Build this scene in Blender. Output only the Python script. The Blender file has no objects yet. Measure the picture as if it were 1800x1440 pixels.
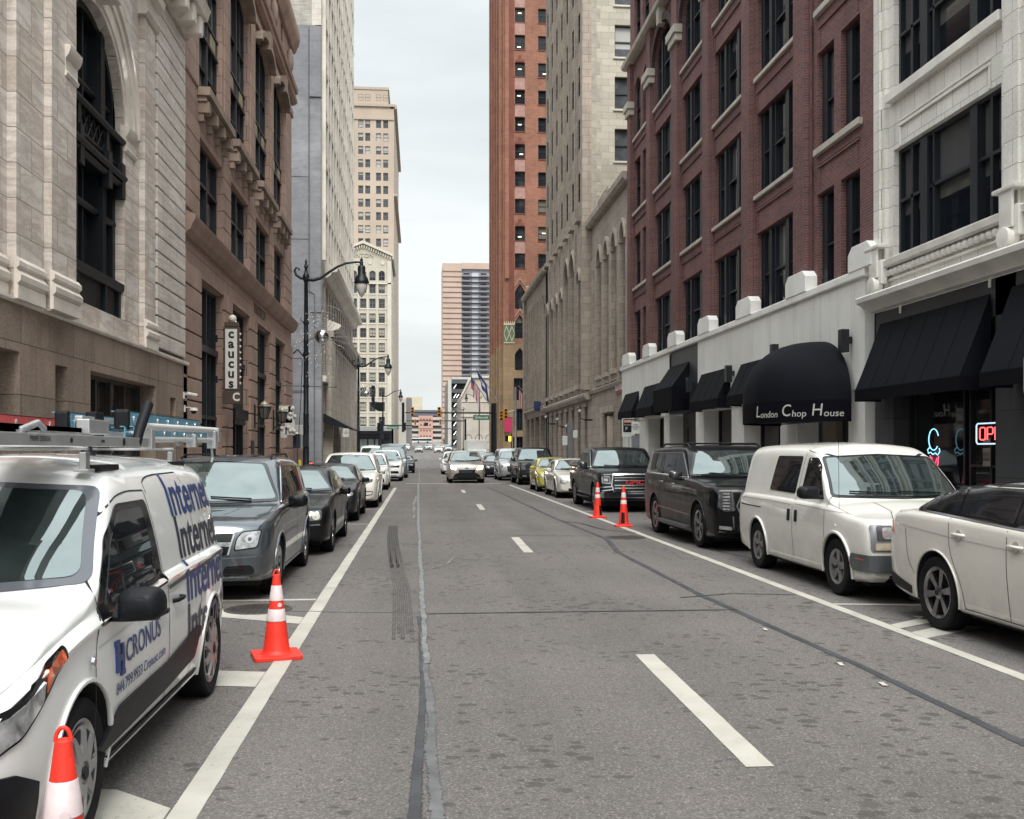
import bpy, bmesh, math, random
from math import sin, cos, pi, radians, sqrt, atan2
from mathutils import Vector, Matrix
from mathutils.bvhtree import BVHTree
from mathutils.geometry import tessellate_polygon, delaunay_2d_cdt
import numpy as np
random.seed(11)
SC = bpy.context.scene
COL = SC.collection

# ---------------------------------------------------------------- camera
cam = bpy.data.objects.new('camera', bpy.data.cameras.new('camera'))
COL.objects.link(cam)
cam.location = (0, 0, 1.75)
PSI = math.atan(163 / 1750)
cam.rotation_euler = (radians(90), 0, -PSI)
cam.data.sensor_width = 36
cam.data.lens = 35.0
cam.data.shift_y = 73 / 1800
cam.data.clip_end = 6000
cam.data.clip_start = 0.05
SC.camera = cam

# ---------------------------------------------------------------- sky and sun (overcast)
W = bpy.data.worlds.new('World')
SC.world = W
W.use_nodes = True
wn, wl = W.node_tree.nodes, W.node_tree.links
wn.clear()
SUN_EL, SUN_AZ = radians(48), radians(176)
wo = wn.new('ShaderNodeOutputWorld')
wb = wn.new('ShaderNodeBackground')
sky = wn.new('ShaderNodeTexSky')
sky.sky_type = 'NISHITA'
sky.sun_disc = False
sky.sun_elevation = SUN_EL
sky.sun_rotation = SUN_AZ
sky.air_density = 2.0
sky.dust_density = 4.0
tc = wn.new('ShaderNodeTexCoord')
mp = wn.new('ShaderNodeMapping')
mp.inputs['Scale'].default_value = (1.0, 1.0, 2.6)
nz = wn.new('ShaderNodeTexNoise')
nz.inputs['Scale'].default_value = 3.0
nz.inputs['Detail'].default_value = 7
nz.inputs['Roughness'].default_value = .55
nz.inputs['Distortion'].default_value = .35
cr = wn.new('ShaderNodeValToRGB')
cr.color_ramp.elements[0].position = .34
cr.color_ramp.elements[0].color = (4.2, 4.5, 4.6, 1)
cr.color_ramp.elements[1].position = .62
cr.color_ramp.elements[1].color = (5.25, 5.5, 5.55, 1)
mx = wn.new('ShaderNodeMix')
mx.data_type = 'RGBA'
mx.inputs['Factor'].default_value = .93      # the cloud deck over the Nishita sky
wb.inputs['Strength'].default_value = .10
wl.new(tc.outputs['Generated'], mp.inputs['Vector'])
wl.new(mp.outputs['Vector'], nz.inputs['Vector'])
wl.new(nz.outputs['Fac'], cr.inputs['Fac'])
wl.new(sky.outputs['Color'], mx.inputs['A'])
wl.new(cr.outputs['Color'], mx.inputs['B'])
# an overcast sky is about three times brighter overhead than at the horizon
sz = wn.new('ShaderNodeSeparateXYZ')
wl.new(tc.outputs['Generated'], sz.inputs[0])
gr = wn.new('ShaderNodeMapRange')
gr.inputs['From Min'].default_value = .40
gr.inputs['From Max'].default_value = .95
gr.inputs['To Min'].default_value = 1.0
gr.inputs['To Max'].default_value = 3.2
wl.new(sz.outputs[2], gr.inputs['Value'])
ml = wn.new('ShaderNodeVectorMath')
ml.operation = 'SCALE'
wl.new(mx.outputs['Result'], ml.inputs[0])
wl.new(gr.outputs['Result'], ml.inputs['Scale'])
wl.new(ml.outputs[0], wb.inputs['Color'])
wl.new(wb.outputs['Background'], wo.inputs['Surface'])
sl = bpy.data.lights.new('sun', 'SUN')
sl.energy = 1.5
sl.angle = radians(25)
sl.color = (1, .96, .9)
so = bpy.data.objects.new('sun', sl)
COL.objects.link(so)
_d = Vector((sin(SUN_AZ) * cos(SUN_EL), cos(SUN_AZ) * cos(SUN_EL), sin(SUN_EL)))
so.rotation_euler = _d.to_track_quat('Z', 'Y').to_euler()
so.location = (0, 0, 90)
SC.view_settings.view_transform = 'Standard'
SC.view_settings.look = 'None'
SC.view_settings.gamma = 1
SC.view_settings.exposure = 0.9
try:
 SC.cycles.max_bounces = 6
 SC.cycles.diffuse_bounces = 3
 SC.cycles.glossy_bounces = 3
 SC.cycles.use_denoising = True
except Exception:
 pass

# ---------------------------------------------------------------- mesh helpers
def V(*a): return Vector(a)

class MB:
 def __init__(s): s.v = []; s.f = []; s.m = []
 def face(s, pts, mi=0):
  n = len(s.v); s.v.extend([tuple(p) for p in pts]); s.f.append(tuple(range(n, n + len(pts)))); s.m.append(mi)
 def box(s, x0, x1, y0, y1, z0, z1, mi=0):
  n = len(s.v)
  for z in (z0, z1):
   for x, y in ((x0, y0), (x1, y0), (x1, y1), (x0, y1)): s.v.append((x, y, z))
  for q in ((3, 2, 1, 0), (4, 5, 6, 7), (0, 1, 5, 4), (1, 2, 6, 5), (2, 3, 7, 6), (3, 0, 4, 7)):
   s.f.append(tuple(n + i for i in q)); s.m.append(mi)
  return s
 def obox(s, M, sx, sy, sz, mi=0):
  n0 = len(s.v); s.box(-sx/2, sx/2, -sy/2, sy/2, -sz/2, sz/2, mi)
  for i in range(n0, len(s.v)): s.v[i] = tuple(M @ Vector(s.v[i]))
  return s
 def prism(s, poly, fn, d0, d1, mi=0):
  """poly: 2D outline; fn(u, v, d) -> 3D"""
  n = len(poly); k = len(s.v)
  for d in (d0, d1):
   for (u, v) in poly: s.v.append(tuple(fn(u, v, d)))
  s.f.append(tuple(k + i for i in range(n))); s.m.append(mi)
  s.f.append(tuple(k + n + i for i in range(n))[::-1]); s.m.append(mi)
  for i in range(n):
   j = (i + 1) % n
   s.f.append((k + j, k + i, k + n + i, k + n + j)); s.m.append(mi)
  return s
 def tube(s, pts, r, n=8, mi=0, cap=True):
  pts = [Vector(p) for p in pts]
  rs = r if isinstance(r, (list, tuple)) else [r] * len(pts)
  k = len(s.v); up = None
  for i, p in enumerate(pts):
   a = pts[max(i - 1, 0)]; b = pts[min(i + 1, len(pts) - 1)]
   t = (b - a).normalized()
   if up is None:
    up = Vector((0, 0, 1)) if abs(t.z) < .9 else Vector((1, 0, 0))
   x = t.cross(up).normalized(); y = x.cross(t).normalized(); up = y
   for j in range(n):
    an = 2 * pi * j / n
    s.v.append(tuple(p + (x * cos(an) + y * sin(an)) * rs[i]))
  for i in range(len(pts) - 1):
   for j in range(n):
    a = k + i * n + j; b = k + i * n + (j + 1) % n
    s.f.append((a, b, b + n, a + n)); s.m.append(mi)
  if cap:
   s.f.append(tuple(k + j for j in range(n))[::-1]); s.m.append(mi)
   s.f.append(tuple(k + (len(pts) - 1) * n + j for j in range(n))); s.m.append(mi)
  return s
 def lathe(s, prof, n=24, M=None, mi=0):
  """prof: (r, h); axis local z"""
  M = M or Matrix()
  k = len(s.v)
  for r, h in prof:
   for j in range(n):
    a = 2 * pi * j / n
    s.v.append(tuple(M @ Vector((r * cos(a), r * sin(a), h))))
  for i in range(len(prof) - 1):
   for j in range(n):
    a = k + i * n + j; b = k + i * n + (j + 1) % n
    s.f.append((a, b, b + n, a + n)); s.m.append(mi)
  return s
 def ball(s, c, r, n=12, mi=0, sc=(1, 1, 1)):
  k = len(s.v); h = n // 2
  for i in range(h + 1):
   th = pi * i / h
   for j in range(n):
    a = 2 * pi * j / n
    s.v.append((c[0] + r * sc[0] * sin(th) * cos(a), c[1] + r * sc[1] * sin(th) * sin(a), c[2] + r * sc[2] * cos(th)))
  for i in range(h):
   for j in range(n):
    a = k + i * n + j; b = k + i * n + (j + 1) % n
    s.f.append((a, b, b + n, a + n)); s.m.append(mi)
  return s
 def add(s, o, M=None, mi=None):
  k = len(s.v)
  s.v.extend([tuple(M @ Vector(p)) for p in o.v] if M else o.v)
  s.f.extend([tuple(k + i for i in f) for f in o.f]); s.m.extend(o.m if mi is None else [mi] * len(o.m))
  return s
 def mesh(s, name, mats, smooth=None, bev=0, weld=True, recalc=True):
  me = bpy.data.meshes.new(name)
  bm = bmesh.new()
  vs = [bm.verts.new(p) for p in s.v]
  for f, mi in zip(s.f, s.m):
   if len(set(f)) < 3: continue
   try:
    bf = bm.faces.new([vs[i] for i in f]); bf.material_index = mi
   except ValueError: pass
  if weld or bev or smooth is not None:
   bmesh.ops.remove_doubles(bm, verts=bm.verts, dist=1e-5)
  if recalc: bmesh.ops.recalc_face_normals(bm, faces=bm.faces)
  if bev:
   ed = [e for e in bm.edges if len(e.link_faces) == 2 and e.calc_face_angle(0) > .5]
   bmesh.ops.bevel(bm, geom=ed, offset=bev, segments=2, affect='EDGES', profile=.6, clamp_overlap=True)
  bm.to_mesh(me); bm.free()
  for m in (mats if isinstance(mats, (list, tuple)) else [mats]): me.materials.append(m)
  if smooth is not None:
   me.polygons.foreach_set('use_smooth', [True] * len(me.polygons))
   me.set_sharp_from_angle(angle=radians(smooth))
  return me
 def obj(s, name, mats, parent=None, loc=(0, 0, 0), **k):
  return put(s.mesh(name, mats, **k), name, parent, loc)

def put(me, name, parent=None, loc=(0, 0, 0), rz=0):
 o = bpy.data.objects.new(name, me)
 COL.objects.link(o)
 o.location = loc
 if rz: o.rotation_euler = (0, 0, rz)
 if parent: o.parent = parent
 return o
def tag(o, label=None, cat=None, group=None, kind=None):
 if label: o['label'] = label
 if cat: o['category'] = cat
 if group: o['group'] = group
 if kind: o['kind'] = kind
 return o
def thing(name, label, cat, loc, group=None, rz=0):
 return tag(put(None, name, None, loc, rz), label, cat, group)
def struct(name, mb, m, **k):
 return tag(mb.obj(name, m, **k), kind='structure')
def copy_tree(o, parent=None):
 c = o.copy(); COL.objects.link(c); c.parent = parent
 for ch in list(o.children): copy_tree(ch, c)
 return c
def gz(y):   # the street climbs gently beyond the first intersection
 return 0 if y < 112 else .0135 * (min(y, 720) - 112)
def text_poly(txt, size=1, font_sx=1, ext=.004, shear=0, align='CENTER', bold=0):
 cu = bpy.data.curves.new('lettering', 'FONT')
 cu.body = txt; cu.size = size; cu.align_x = align; cu.align_y = 'CENTER'
 cu.shear = shear; cu.extrude = ext; cu.offset = bold; cu.resolution_u = 3
 o = bpy.data.objects.new('lettering', cu)
 COL.objects.link(o)
 dg = bpy.context.evaluated_depsgraph_get()
 me = bpy.data.meshes.new_from_object(o.evaluated_get(dg))
 bpy.data.objects.remove(o); bpy.data.curves.remove(cu)
 for v in me.vertices: v.co.x *= font_sx
 bm = bmesh.new(); bm.from_mesh(me)
 for _ in range(4):
  le = [e for e in bm.edges if e.calc_length() > .05]
  if not le or size > .45 or len(bm.faces) > 9000: break
  bmesh.ops.subdivide_edges(bm, edges=le, cuts=1, use_grid_fill=True)
 bmesh.ops.triangulate(bm, faces=bm.faces); bm.to_mesh(me); bm.free()
 return me
def warp(me, fn):
 for v in me.vertices: v.co = fn(v.co)
 return me

# ---------------------------------------------------------------- materials
def nodes(name):
 m = bpy.data.materials.new(name); m.use_nodes = True
 nt = m.node_tree; b = nt.nodes['Principled BSDF']
 return m, nt, b
def N(nt, t, **k):
 n = nt.nodes.new(t)
 for a, v in k.items():
  if a.startswith('_'): setattr(n, a[1:], v)
  else: n.inputs[a.replace('__', ' ')].default_value = v
 return n
def mixc(nt, a, b, fac, mode='MIX'):
 n = nt.nodes.new('ShaderNodeMix'); n.data_type = 'RGBA'; n.blend_type = mode
 for sock, val in (('A', a), ('B', b), ('Factor', fac)):
  if hasattr(val, 'is_output') or hasattr(val, 'links'): nt.links.new(val, n.inputs[sock])
  else: n.inputs[sock].default_value = val if sock == 'Factor' else (*val[:3], 1)
 return n.outputs['Result']
def ramp(nt, fac, stops):
 n = nt.nodes.new('ShaderNodeValToRGB'); e = n.color_ramp.elements
 while len(e) < len(stops): e.new(.5)
 for q, (p, c) in zip(e, stops):
  q.position = p; q.color = (*c, 1) if isinstance(c, tuple) else (c, c, c, 1)
 nt.links.new(fac, n.inputs['Fac']); return n.outputs['Color']
def noise(nt, vec, scale, detail=4, rough=.55, dist=0):
 n = N(nt, 'ShaderNodeTexNoise', Scale=scale, Detail=detail, Roughness=rough, Distortion=dist)
 nt.links.new(vec, n.inputs['Vector']); return n.outputs['Fac']
def bump(nt, b, h, st=.3, dist=.01, prev=None):
 n = N(nt, 'ShaderNodeBump', Strength=st, Distance=dist)
 nt.links.new(h, n.inputs['Height'])
 if prev: nt.links.new(prev, n.inputs['Normal'])
 nt.links.new(n.outputs['Normal'], b.inputs['Normal']); return n.outputs['Normal']
MC = {}
def mat(name, col, rough=.5, metal=0, var=.12, vs=3.0, coat=0, bmp=0, spec=.5, grime=0, emis=0, ior=None):
 if name in MC: return MC[name]
 m, nt, b = nodes(name)
 b.inputs['Roughness'].default_value = rough; b.inputs['Metallic'].default_value = metal
 b.inputs['Specular IOR Level'].default_value = spec
 if ior: b.inputs['IOR'].default_value = ior
 if coat:
  b.inputs['Coat Weight'].default_value = coat; b.inputs['Coat Roughness'].default_value = .03
 co = nt.nodes.new('ShaderNodeTexCoord').outputs['Object']
 c = (*col, 1)
 if var:
  f = noise(nt, co, vs, 5)
  d = tuple(x * (1 - var) for x in col); e = tuple(min(1, x * (1 + var)) for x in col)
  o = ramp(nt, f, [(.3, d), (.7, e)])
  if grime:
   g = noise(nt, co, vs * .35, 6, .65, .4)
   gm = ramp(nt, g, [(.45, 1.0), (.75, 1 - grime)])
   o = mixc(nt, o, gm, 1.0, 'MULTIPLY')
  nt.links.new(o, b.inputs['Base Color'])
 else: b.inputs['Base Color'].default_value = c
 if bmp: bump(nt, b, noise(nt, co, vs * 12, 4), bmp, .01)
 if emis:
  b.inputs['Emission Color'].default_value = c; b.inputs['Emission Strength'].default_value = emis
 MC[name] = m; return m

def blockmat(name, c1, c2, mortar, bw, rh, ms=.012, rough=.75, var=.25, bst=.5, vein=None, offset=.5, grime=.25, vs=.6, bias=0, fine=.2):
 if name in MC: return MC[name]
 m, nt, b = nodes(name); L = nt.links.new
 co = nt.nodes.new('ShaderNodeTexCoord').outputs['Object']
 sp = nt.nodes.new('ShaderNodeSeparateXYZ'); L(co, sp.inputs[0])
 ad = N(nt, 'ShaderNodeMath', _operation='ADD'); L(sp.outputs[0], ad.inputs[0]); L(sp.outputs[1], ad.inputs[1])
 cb = nt.nodes.new('ShaderNodeCombineXYZ'); L(ad.outputs[0], cb.inputs[0]); L(sp.outputs[2], cb.inputs[1])
 bt = N(nt, 'ShaderNodeTexBrick', Scale=1.0, _offset=offset)
 bt.inputs['Mortar Size'].default_value = ms; bt.inputs['Brick Width'].default_value = bw
 bt.inputs['Row Height'].default_value = rh; bt.inputs['Bias'].default_value = bias
 bt.inputs['Mortar Smooth'].default_value = .15
 bt.inputs['Color1'].default_value = (*c1, 1); bt.inputs['Color2'].default_value = (*c2, 1)
 bt.inputs['Mortar'].default_value = (*mortar, 1)
 L(cb.outputs[0], bt.inputs['Vector'])
 col = bt.outputs['Color']
 if vein:
  mp_ = N(nt, 'ShaderNodeMapping'); mp_.inputs['Rotation'].default_value = (0, 0, .9); mp_.inputs['Scale'].default_value = (.55, 3.4, 1)
  # shift the vein pattern from block to block
  sh = N(nt, 'ShaderNodeMix', _data_type='VECTOR')
  off = N(nt, 'ShaderNodeVectorMath', _operation='SCALE', Scale=9.0)
  L(bt.outputs['Color'], off.inputs[0])
  av = N(nt, 'ShaderNodeVectorMath', _operation='ADD'); L(cb.outputs[0], av.inputs[0]); L(off.outputs[0], av.inputs[1])
  L(av.outputs[0], mp_.inputs['Vector'])
  vn = noise(nt, mp_.outputs[0], 1.0, 5, .6, .7)
  vc = ramp(nt, vn, [(.38, (1, 1, 1)), (.5, vein), (.6, (1, 1, 1))])
  col = mixc(nt, col, vc, 1.0, 'MULTIPLY')
 big = noise(nt, co, vs, 6, .6, .3)
 col = mixc(nt, col, ramp(nt, big, [(.3, 1 - var), (.7, 1.0 + var * .3)]), 1.0, 'MULTIPLY')
 if grime:
  mg = N(nt, 'ShaderNodeMapping'); mg.inputs['Scale'].default_value = (2.2, 2.2, .28); L(co, mg.inputs['Vector'])
  g = noise(nt, mg.outputs[0], 1.3, 6, .65)
  col = mixc(nt, col, ramp(nt, g, [(.5, 1.0), (.78, 1 - grime)]), 1.0, 'MULTIPLY')
 fi = noise(nt, co, 22, 3)
 col = mixc(nt, col, ramp(nt, fi, [(.3, 1 - fine * .5), (.7, 1 + fine * .5)]), 1.0, 'MULTIPLY')
 L(col, b.inputs['Base Color'])
 b.inputs['Roughness'].default_value = rough
 iv = N(nt, 'ShaderNodeMath', _operation='SUBTRACT'); iv.inputs[0].default_value = 1; L(bt.outputs['Fac'], iv.inputs[1])
 p = bump(nt, b, iv.outputs[0], bst, .02)
 bump(nt, b, fi, .12, .01, p)
 MC[name] = m; return m

def glassmat(name, blind=.35, dark=(.010, .012, .016), pale=(.34, .34, .32), rough=.04, ior=1.5, drapes=0):
 """a window pane with the dark room behind it and, in some panes, a lowered blind"""
 if name in MC: return MC[name]
 m, nt, b = nodes(name); L = nt.links.new
 oi = nt.nodes.new('ShaderNodeObjectInfo').outputs['Random']
 tcg = nt.nodes.new('ShaderNodeTexCoord')
 sp = nt.nodes.new('ShaderNodeSeparateXYZ'); L(tcg.outputs['Generated'], sp.inputs[0])
 r2 = N(nt, 'ShaderNodeMath', _operation='MULTIPLY'); L(oi, r2.inputs[0]); r2.inputs[1].default_value = 7.31
 fr = N(nt, 'ShaderNodeMath', _operation='FRACT'); L(r2.outputs[0], fr.inputs[0])
 lt = N(nt, 'ShaderNodeMath', _operation='LESS_THAN'); L(oi, lt.inputs[0]); lt.inputs[1].default_value = blind
 gt = N(nt, 'ShaderNodeMath', _operation='GREATER_THAN'); L(sp.outputs[2], gt.inputs[0]); L(fr.outputs[0], gt.inputs[1])
 mu = N(nt, 'ShaderNodeMath', _operation='MULTIPLY'); L(lt.outputs[0], mu.inputs[0]); L(gt.outputs[0], mu.inputs[1])
 f = noise(nt, tcg.outputs['Object'], .9, 4, .6, .8)
 dk = ramp(nt, f, [(.35, dark), (.75, tuple(x * 2.6 for x in dark))])
 c = mixc(nt, dk, pale, mu.outputs[0])
 L(c, b.inputs['Base Color'])
 b.inputs['Roughness'].default_value = rough; b.inputs['IOR'].default_value = ior
 wv = noise(nt, tcg.outputs['Object'], 1.1, 2)
 bump(nt, b, wv, .06, .02)
 MC[name] = m; return m
# ---------------------------------------------------------------- ground, street, sidewalks
def asphalt(name, base, dark=.55, spots=True):
 m, nt, b = nodes(name); L = nt.links.new
 co = nt.nodes.new('ShaderNodeTexCoord').outputs['Object']
 big = noise(nt, co, .35, 6, .6, .3)
 c = ramp(nt, big, [(.3, tuple(x * .86 for x in base)), (.7, tuple(x * 1.1 for x in base))])
 # lengthwise wear of the wheel paths
 mp_ = N(nt, 'ShaderNodeMapping'); mp_.inputs['Scale'].default_value = (1.1, .06, 1); L(co, mp_.inputs['Vector'])
 c = mixc(nt, c, ramp(nt, noise(nt, mp_.outputs[0], 1.0, 5), [(.35, .88), (.65, 1.08)]), 1.0, 'MULTIPLY')
 ag = N(nt, 'ShaderNodeTexVoronoi', Scale=110.0); L(co, ag.inputs['Vector'])
 c = mixc(nt, c, ramp(nt, ag.outputs['Color'], [(0, .60), (.7, 1.0), (1, 1.8)]), 1.0, 'MULTIPLY')
 fine = noise(nt, co, 42, 4, .7)
 c = mixc(nt, c, ramp(nt, fine, [(.3, .76), (.7, 1.22)]), 1.0, 'MULTIPLY')
 if spots:
  wob = noise(nt, co, 15, 5, .7); den = noise(nt, co, .5, 4, .6)
  cbw = nt.nodes.new('ShaderNodeCombineXYZ'); L(wob, cbw.inputs[0]); L(wob, cbw.inputs[1])
  for sx, lo, hi, st, wb_ in ((8.5, .10, .80, .7, .10), (3.4, -.16, .52, .5, .25)):      # pitting and old oil spots at two sizes
   ms_ = N(nt, 'ShaderNodeMapping'); ms_.inputs['Scale'].default_value = (1, 1.12, 1); L(co, ms_.inputs['Vector'])
   wv = N(nt, 'ShaderNodeVectorMath', _operation='MULTIPLY_ADD')
   L(cbw.outputs[0], wv.inputs[0]); wv.inputs[1].default_value = (wb_, -wb_, 0); L(ms_.outputs[0], wv.inputs[2])
   v = N(nt, 'ShaderNodeTexVoronoi', Scale=sx, Randomness=1.0); L(wv.outputs[0], v.inputs['Vector'])
   mr = N(nt, 'ShaderNodeMapRange'); mr.inputs['From Min'].default_value = .34; mr.inputs['From Max'].default_value = .68
   mr.inputs['To Min'].default_value = lo; mr.inputs['To Max'].default_value = hi; L(den, mr.inputs['Value'])
   vr = N(nt, 'ShaderNodeMath', _operation='MULTIPLY'); L(v.outputs['Color'], vr.inputs[0]); L(mr.outputs[0], vr.inputs[1])
   lt = N(nt, 'ShaderNodeMath', _operation='SUBTRACT'); L(vr.outputs[0], lt.inputs[0]); L(v.outputs['Distance'], lt.inputs[1])
   sc = N(nt, 'ShaderNodeMath', _operation='MULTIPLY', _use_clamp=True); L(lt.outputs[0], sc.inputs[0]); sc.inputs[1].default_value = 12
   s2 = N(nt, 'ShaderNodeMath', _operation='MULTIPLY'); L(sc.outputs[0], s2.inputs[0]); s2.inputs[1].default_value = st
   c = mixc(nt, c, tuple(x * .36 for x in base), s2.outputs[0])
  # hairline cracks
  vc = N(nt, 'ShaderNodeTexVoronoi', Scale=.42, _feature='DISTANCE_TO_EDGE'); wv = N(nt, 'ShaderNodeVectorMath', _operation='MULTIPLY_ADD')
  L(cbw.outputs[0], wv.inputs[0]); wv.inputs[1].default_value = (.5, .5, 0); L(co, wv.inputs[2]); L(wv.outputs[0], vc.inputs['Vector'])
  n3 = noise(nt, co, .3, 3); ck = ramp(nt, vc.outputs['Distance'], [(.0, 1.0), (.006, 0.0)])
  ckm = N(nt, 'ShaderNodeMath', _operation='MULTIPLY'); L(ck, ckm.inputs[0]); L(ramp(nt, n3, [(.5, 0.0), (.62, .45)]), ckm.inputs[1])
  c = mixc(nt, c, tuple(x * .3 for x in base), ckm.outputs[0])
 L(c, b.inputs['Base Color'])
 b.inputs['Roughness'].default_value = .88
 b.inputs['Specular IOR Level'].default_value = .35
 p = bump(nt, b, ag.outputs['Distance'], .35, .006)
 bump(nt, b, fine, .25, .01, p)
 return m
ASPH = asphalt('asphalt', (.150, .139, .133))
CONC = blockmat('sidewalk_concrete', (.25, .235, .22), (.21, .2, .19), (.12, .11, .10), 1.5, 1.5, .012, .85, .2, .4, offset=0, grime=.2)
mb = MB()
rows = [-80, 0, 60, 112] + [112 + 38 * i for i in range(1, 17)] + [3000]
xs = [-900, -60, -20, 20, 60, 900]
for i in range(len(rows) - 1):
 for j in range(len(xs) - 1):
  a, c = rows[i], rows[i + 1]
  mb.face([(xs[j], a, gz(a)), (xs[j + 1], a, gz(a)), (xs[j + 1], c, gz(c)), (xs[j], c, gz(c))])
struct('ground', mb, ASPH)

# sidewalk slabs with a stone kerb, on both sides, block after block
def walk(x0, x1, kx, y0, y1):
 mb = MB(); kb = MB()
 ys = [y0] + [r for r in rows if y0 < r < y1] + [y1]
 for a, c in zip(ys, ys[1:]):
  za, zc = gz(a) + .15, gz(c) + .15
  mb.face([(x0, a, za), (x1, a, za), (x1, c, zc), (x0, c, zc)])
  mb.face([(x0, a, za - .3), (x1, a, za - .3), (x1, a, za), (x0, a, za)])
  k1 = kx + (.16 if kx > x0 and abs(kx - x1) < .01 else -.16)
  lo, hi = min(kx, k1), max(kx, k1)
  kb.face([(lo, a, za + .004), (hi, a, za + .004), (hi, c, zc + .004), (lo, c, zc + .004)])
  for q in (lo, hi): kb.face([(q, a, za - .3), (q, c, zc - .3), (q, c, zc + .004), (q, a, za + .004)])
  kb.face([(lo, a, za - .3), (hi, a, za - .3), (hi, a, za + .004), (lo, a, za + .004)])
 struct('sidewalk', mb, CONC)
 struct('kerb', kb, mat('kerb_granite', (.36, .34, .31), .8, var=.2, vs=4, bmp=.3))
for (a, c) in ((-60, 60.5), (68.5, 106), (132, 230), (250, 420), (440, 700)):
 walk(-7.6, -3.62, -3.62, a, c)
for (a, c) in ((-60, 101), (128, 230), (250, 420), (440, 700)):
 walk(7.12, 11.2, 7.12, a, c)

# painted markings
def ragged(m, lo=.40, soft=.25, sc=24):
 nt = m.node_tree; L = nt.links.new; b = nt.nodes['Principled BSDF']; m['ragged'] = True
 at = nt.nodes.new('ShaderNodeAttribute'); at.attribute_name = 'mid'
 co = nt.nodes.new('ShaderNodeTexCoord').outputs['Object']; n1 = noise(nt, co, sc, 5, .7)
 ad = N(nt, 'ShaderNodeMath', _operation='MULTIPLY_ADD'); L(n1, ad.inputs[0]); ad.inputs[1].default_value = 1.1; L(at.outputs['Fac'], ad.inputs[2])
 mr = N(nt, 'ShaderNodeMapRange'); L(ad.outputs[0], mr.inputs['Value']); mr.inputs['From Min'].default_value = lo + .3; mr.inputs['From Max'].default_value = lo + .3 + soft
 L(mr.outputs[0], b.inputs['Alpha']); return m
def paintmat():
 m, nt, b = nodes('road_paint'); L = nt.links.new
 co = nt.nodes.new('ShaderNodeTexCoord').outputs['Object']
 n1 = noise(nt, co, 34, 5, .75); n2 = noise(nt, co, 2.2, 5, .6)
 c = ramp(nt, n2, [(.3, (.38, .365, .32)), (.7, (.50, .485, .43))])
 a = N(nt, 'ShaderNodeMath', _operation='MULTIPLY'); L(n1, a.inputs[0]); L(ramp(nt, n2, [(.25, .78), (.6, 1.1)]), a.inputs[1])
 w = ramp(nt, a.outputs[0], [(.30, 1.0), (.37, 0.0)])
 L(mixc(nt, c, (.12, .11, .10), w), b.inputs['Base Color'])
 b.inputs['Roughness'].default_value = .7
 bump(nt, b, n1, .2, .004)
 return m
def strip_ground(name, pts, w, m, z=.004, kind='structure', wob=0, seed=0):
 """a ribbon lying on the road along pts [(x, y)]; w one width or one per point"""
 rnd = random.Random(seed); out = []
 P = []
 for (a, c) in zip(pts, pts[1:]):
  d = sqrt((c[0] - a[0]) ** 2 + (c[1] - a[1]) ** 2); n = max(1, int(d / (.07 if wob > .02 else .12 if wob else 2)))
  for i in range(n): P.append((a[0] + (c[0] - a[0]) * i / n, a[1] + (c[1] - a[1]) * i / n))
 P.append(pts[-1]); n = len(P); mb = MB(); L_ = []; R_ = []
 o1 = o2 = 0
 for i, p in enumerate(P):
  a = Vector(P[max(0, i - 1)]); c = Vector(P[min(n - 1, i + 1)]); t = (c - a).normalized(); q = Vector((-t.y, t.x))
  k = i / (n - 1)
  ww = w if not isinstance(w, (list, tuple)) else w[0] + (w[-1] - w[0]) * k
  o1 = o1 * .86 + rnd.uniform(-1, 1) * wob * .28; o2 = o2 * .86 + rnd.uniform(-1, 1) * wob * .28
  v = Vector(p); l = v + q * (ww / 2 + o1); r = v - q * (ww / 2 + o2)
  L_.append((l.x, l.y, gz(p[1]) + z)); R_.append((r.x, r.y, gz(p[1]) + z))
 for i in range(n - 1): mb.face([L_[i], R_[i], R_[i + 1], L_[i + 1]])
 if not m.get('ragged'): return tag(mb.obj(name, m), kind=kind)
 mb = MB()      # three vertices across: 0 at the edges, 1 along the middle, for the ragged edge
 for l, r in zip(L_, R_): mb.v += [l, tuple((a + b) / 2 for a, b in zip(l, r)), r]
 for i in range(n - 1):
  for k in (0, 1): mb.f.append((3 * i + k, 3 * i + k + 1, 3 * i + k + 4, 3 * i + k + 3)); mb.m.append(0)
 o = mb.obj(name, m, weld=False, recalc=False); at = o.data.attributes.new('mid', 'FLOAT', 'POINT')
 for i in range(len(mb.v)): at.data[i].value = 1.0 if i % 3 == 1 else 0.0
 return tag(o, kind=kind)
PAINT = ragged(paintmat(), .02, .10, 40)
strip_ground('road_marking', [(-1.13, -5), (-1.13, 47.6)], .145, PAINT, wob=.006, seed=1)
strip_ground('road_marking', [(4.65, -5), (4.64, 51)], .13, PAINT, wob=.006, seed=2)
for i, y in enumerate([5.36 + 12.1 * k for k in range(-1, 5)]):
 y0 = y if i != 2 else 17.05
 strip_ground('road_marking', [(1.88, y0), (1.93, y0 + 3.05)], .165, PAINT, wob=.008, seed=3 + i)
strip_ground('road_marking', [(-.75, 53.8), (4.4, 53.6)], .42, PAINT, wob=.02, seed=20)
strip_ground('road_marking', [(-1.05, 60), (-1.0, 100)], .12, PAINT)
for k in range(9):     # the dashed crosswalk edge and the one beyond the crossing
 strip_ground('road_marking', [(.1 + 1.02 * k, 104.5), (.65 + 1.02 * k, 104.5)], .9, PAINT)
 strip_ground('road_marking', [(-2.9 + 1.3 * k, 148), (-2.3 + 1.3 * k, 148)], 1.1, PAINT)
for x in (2.1, 2.2): strip_ground('road_marking', [(x, 66 + 12 * (x > 2.15)), (x, 69 + 12 * (x > 2.15))], .16, PAINT)
strip_ground('road_marking', [(-3.3, 160), (7, 160)], 1.0, PAINT)
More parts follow.
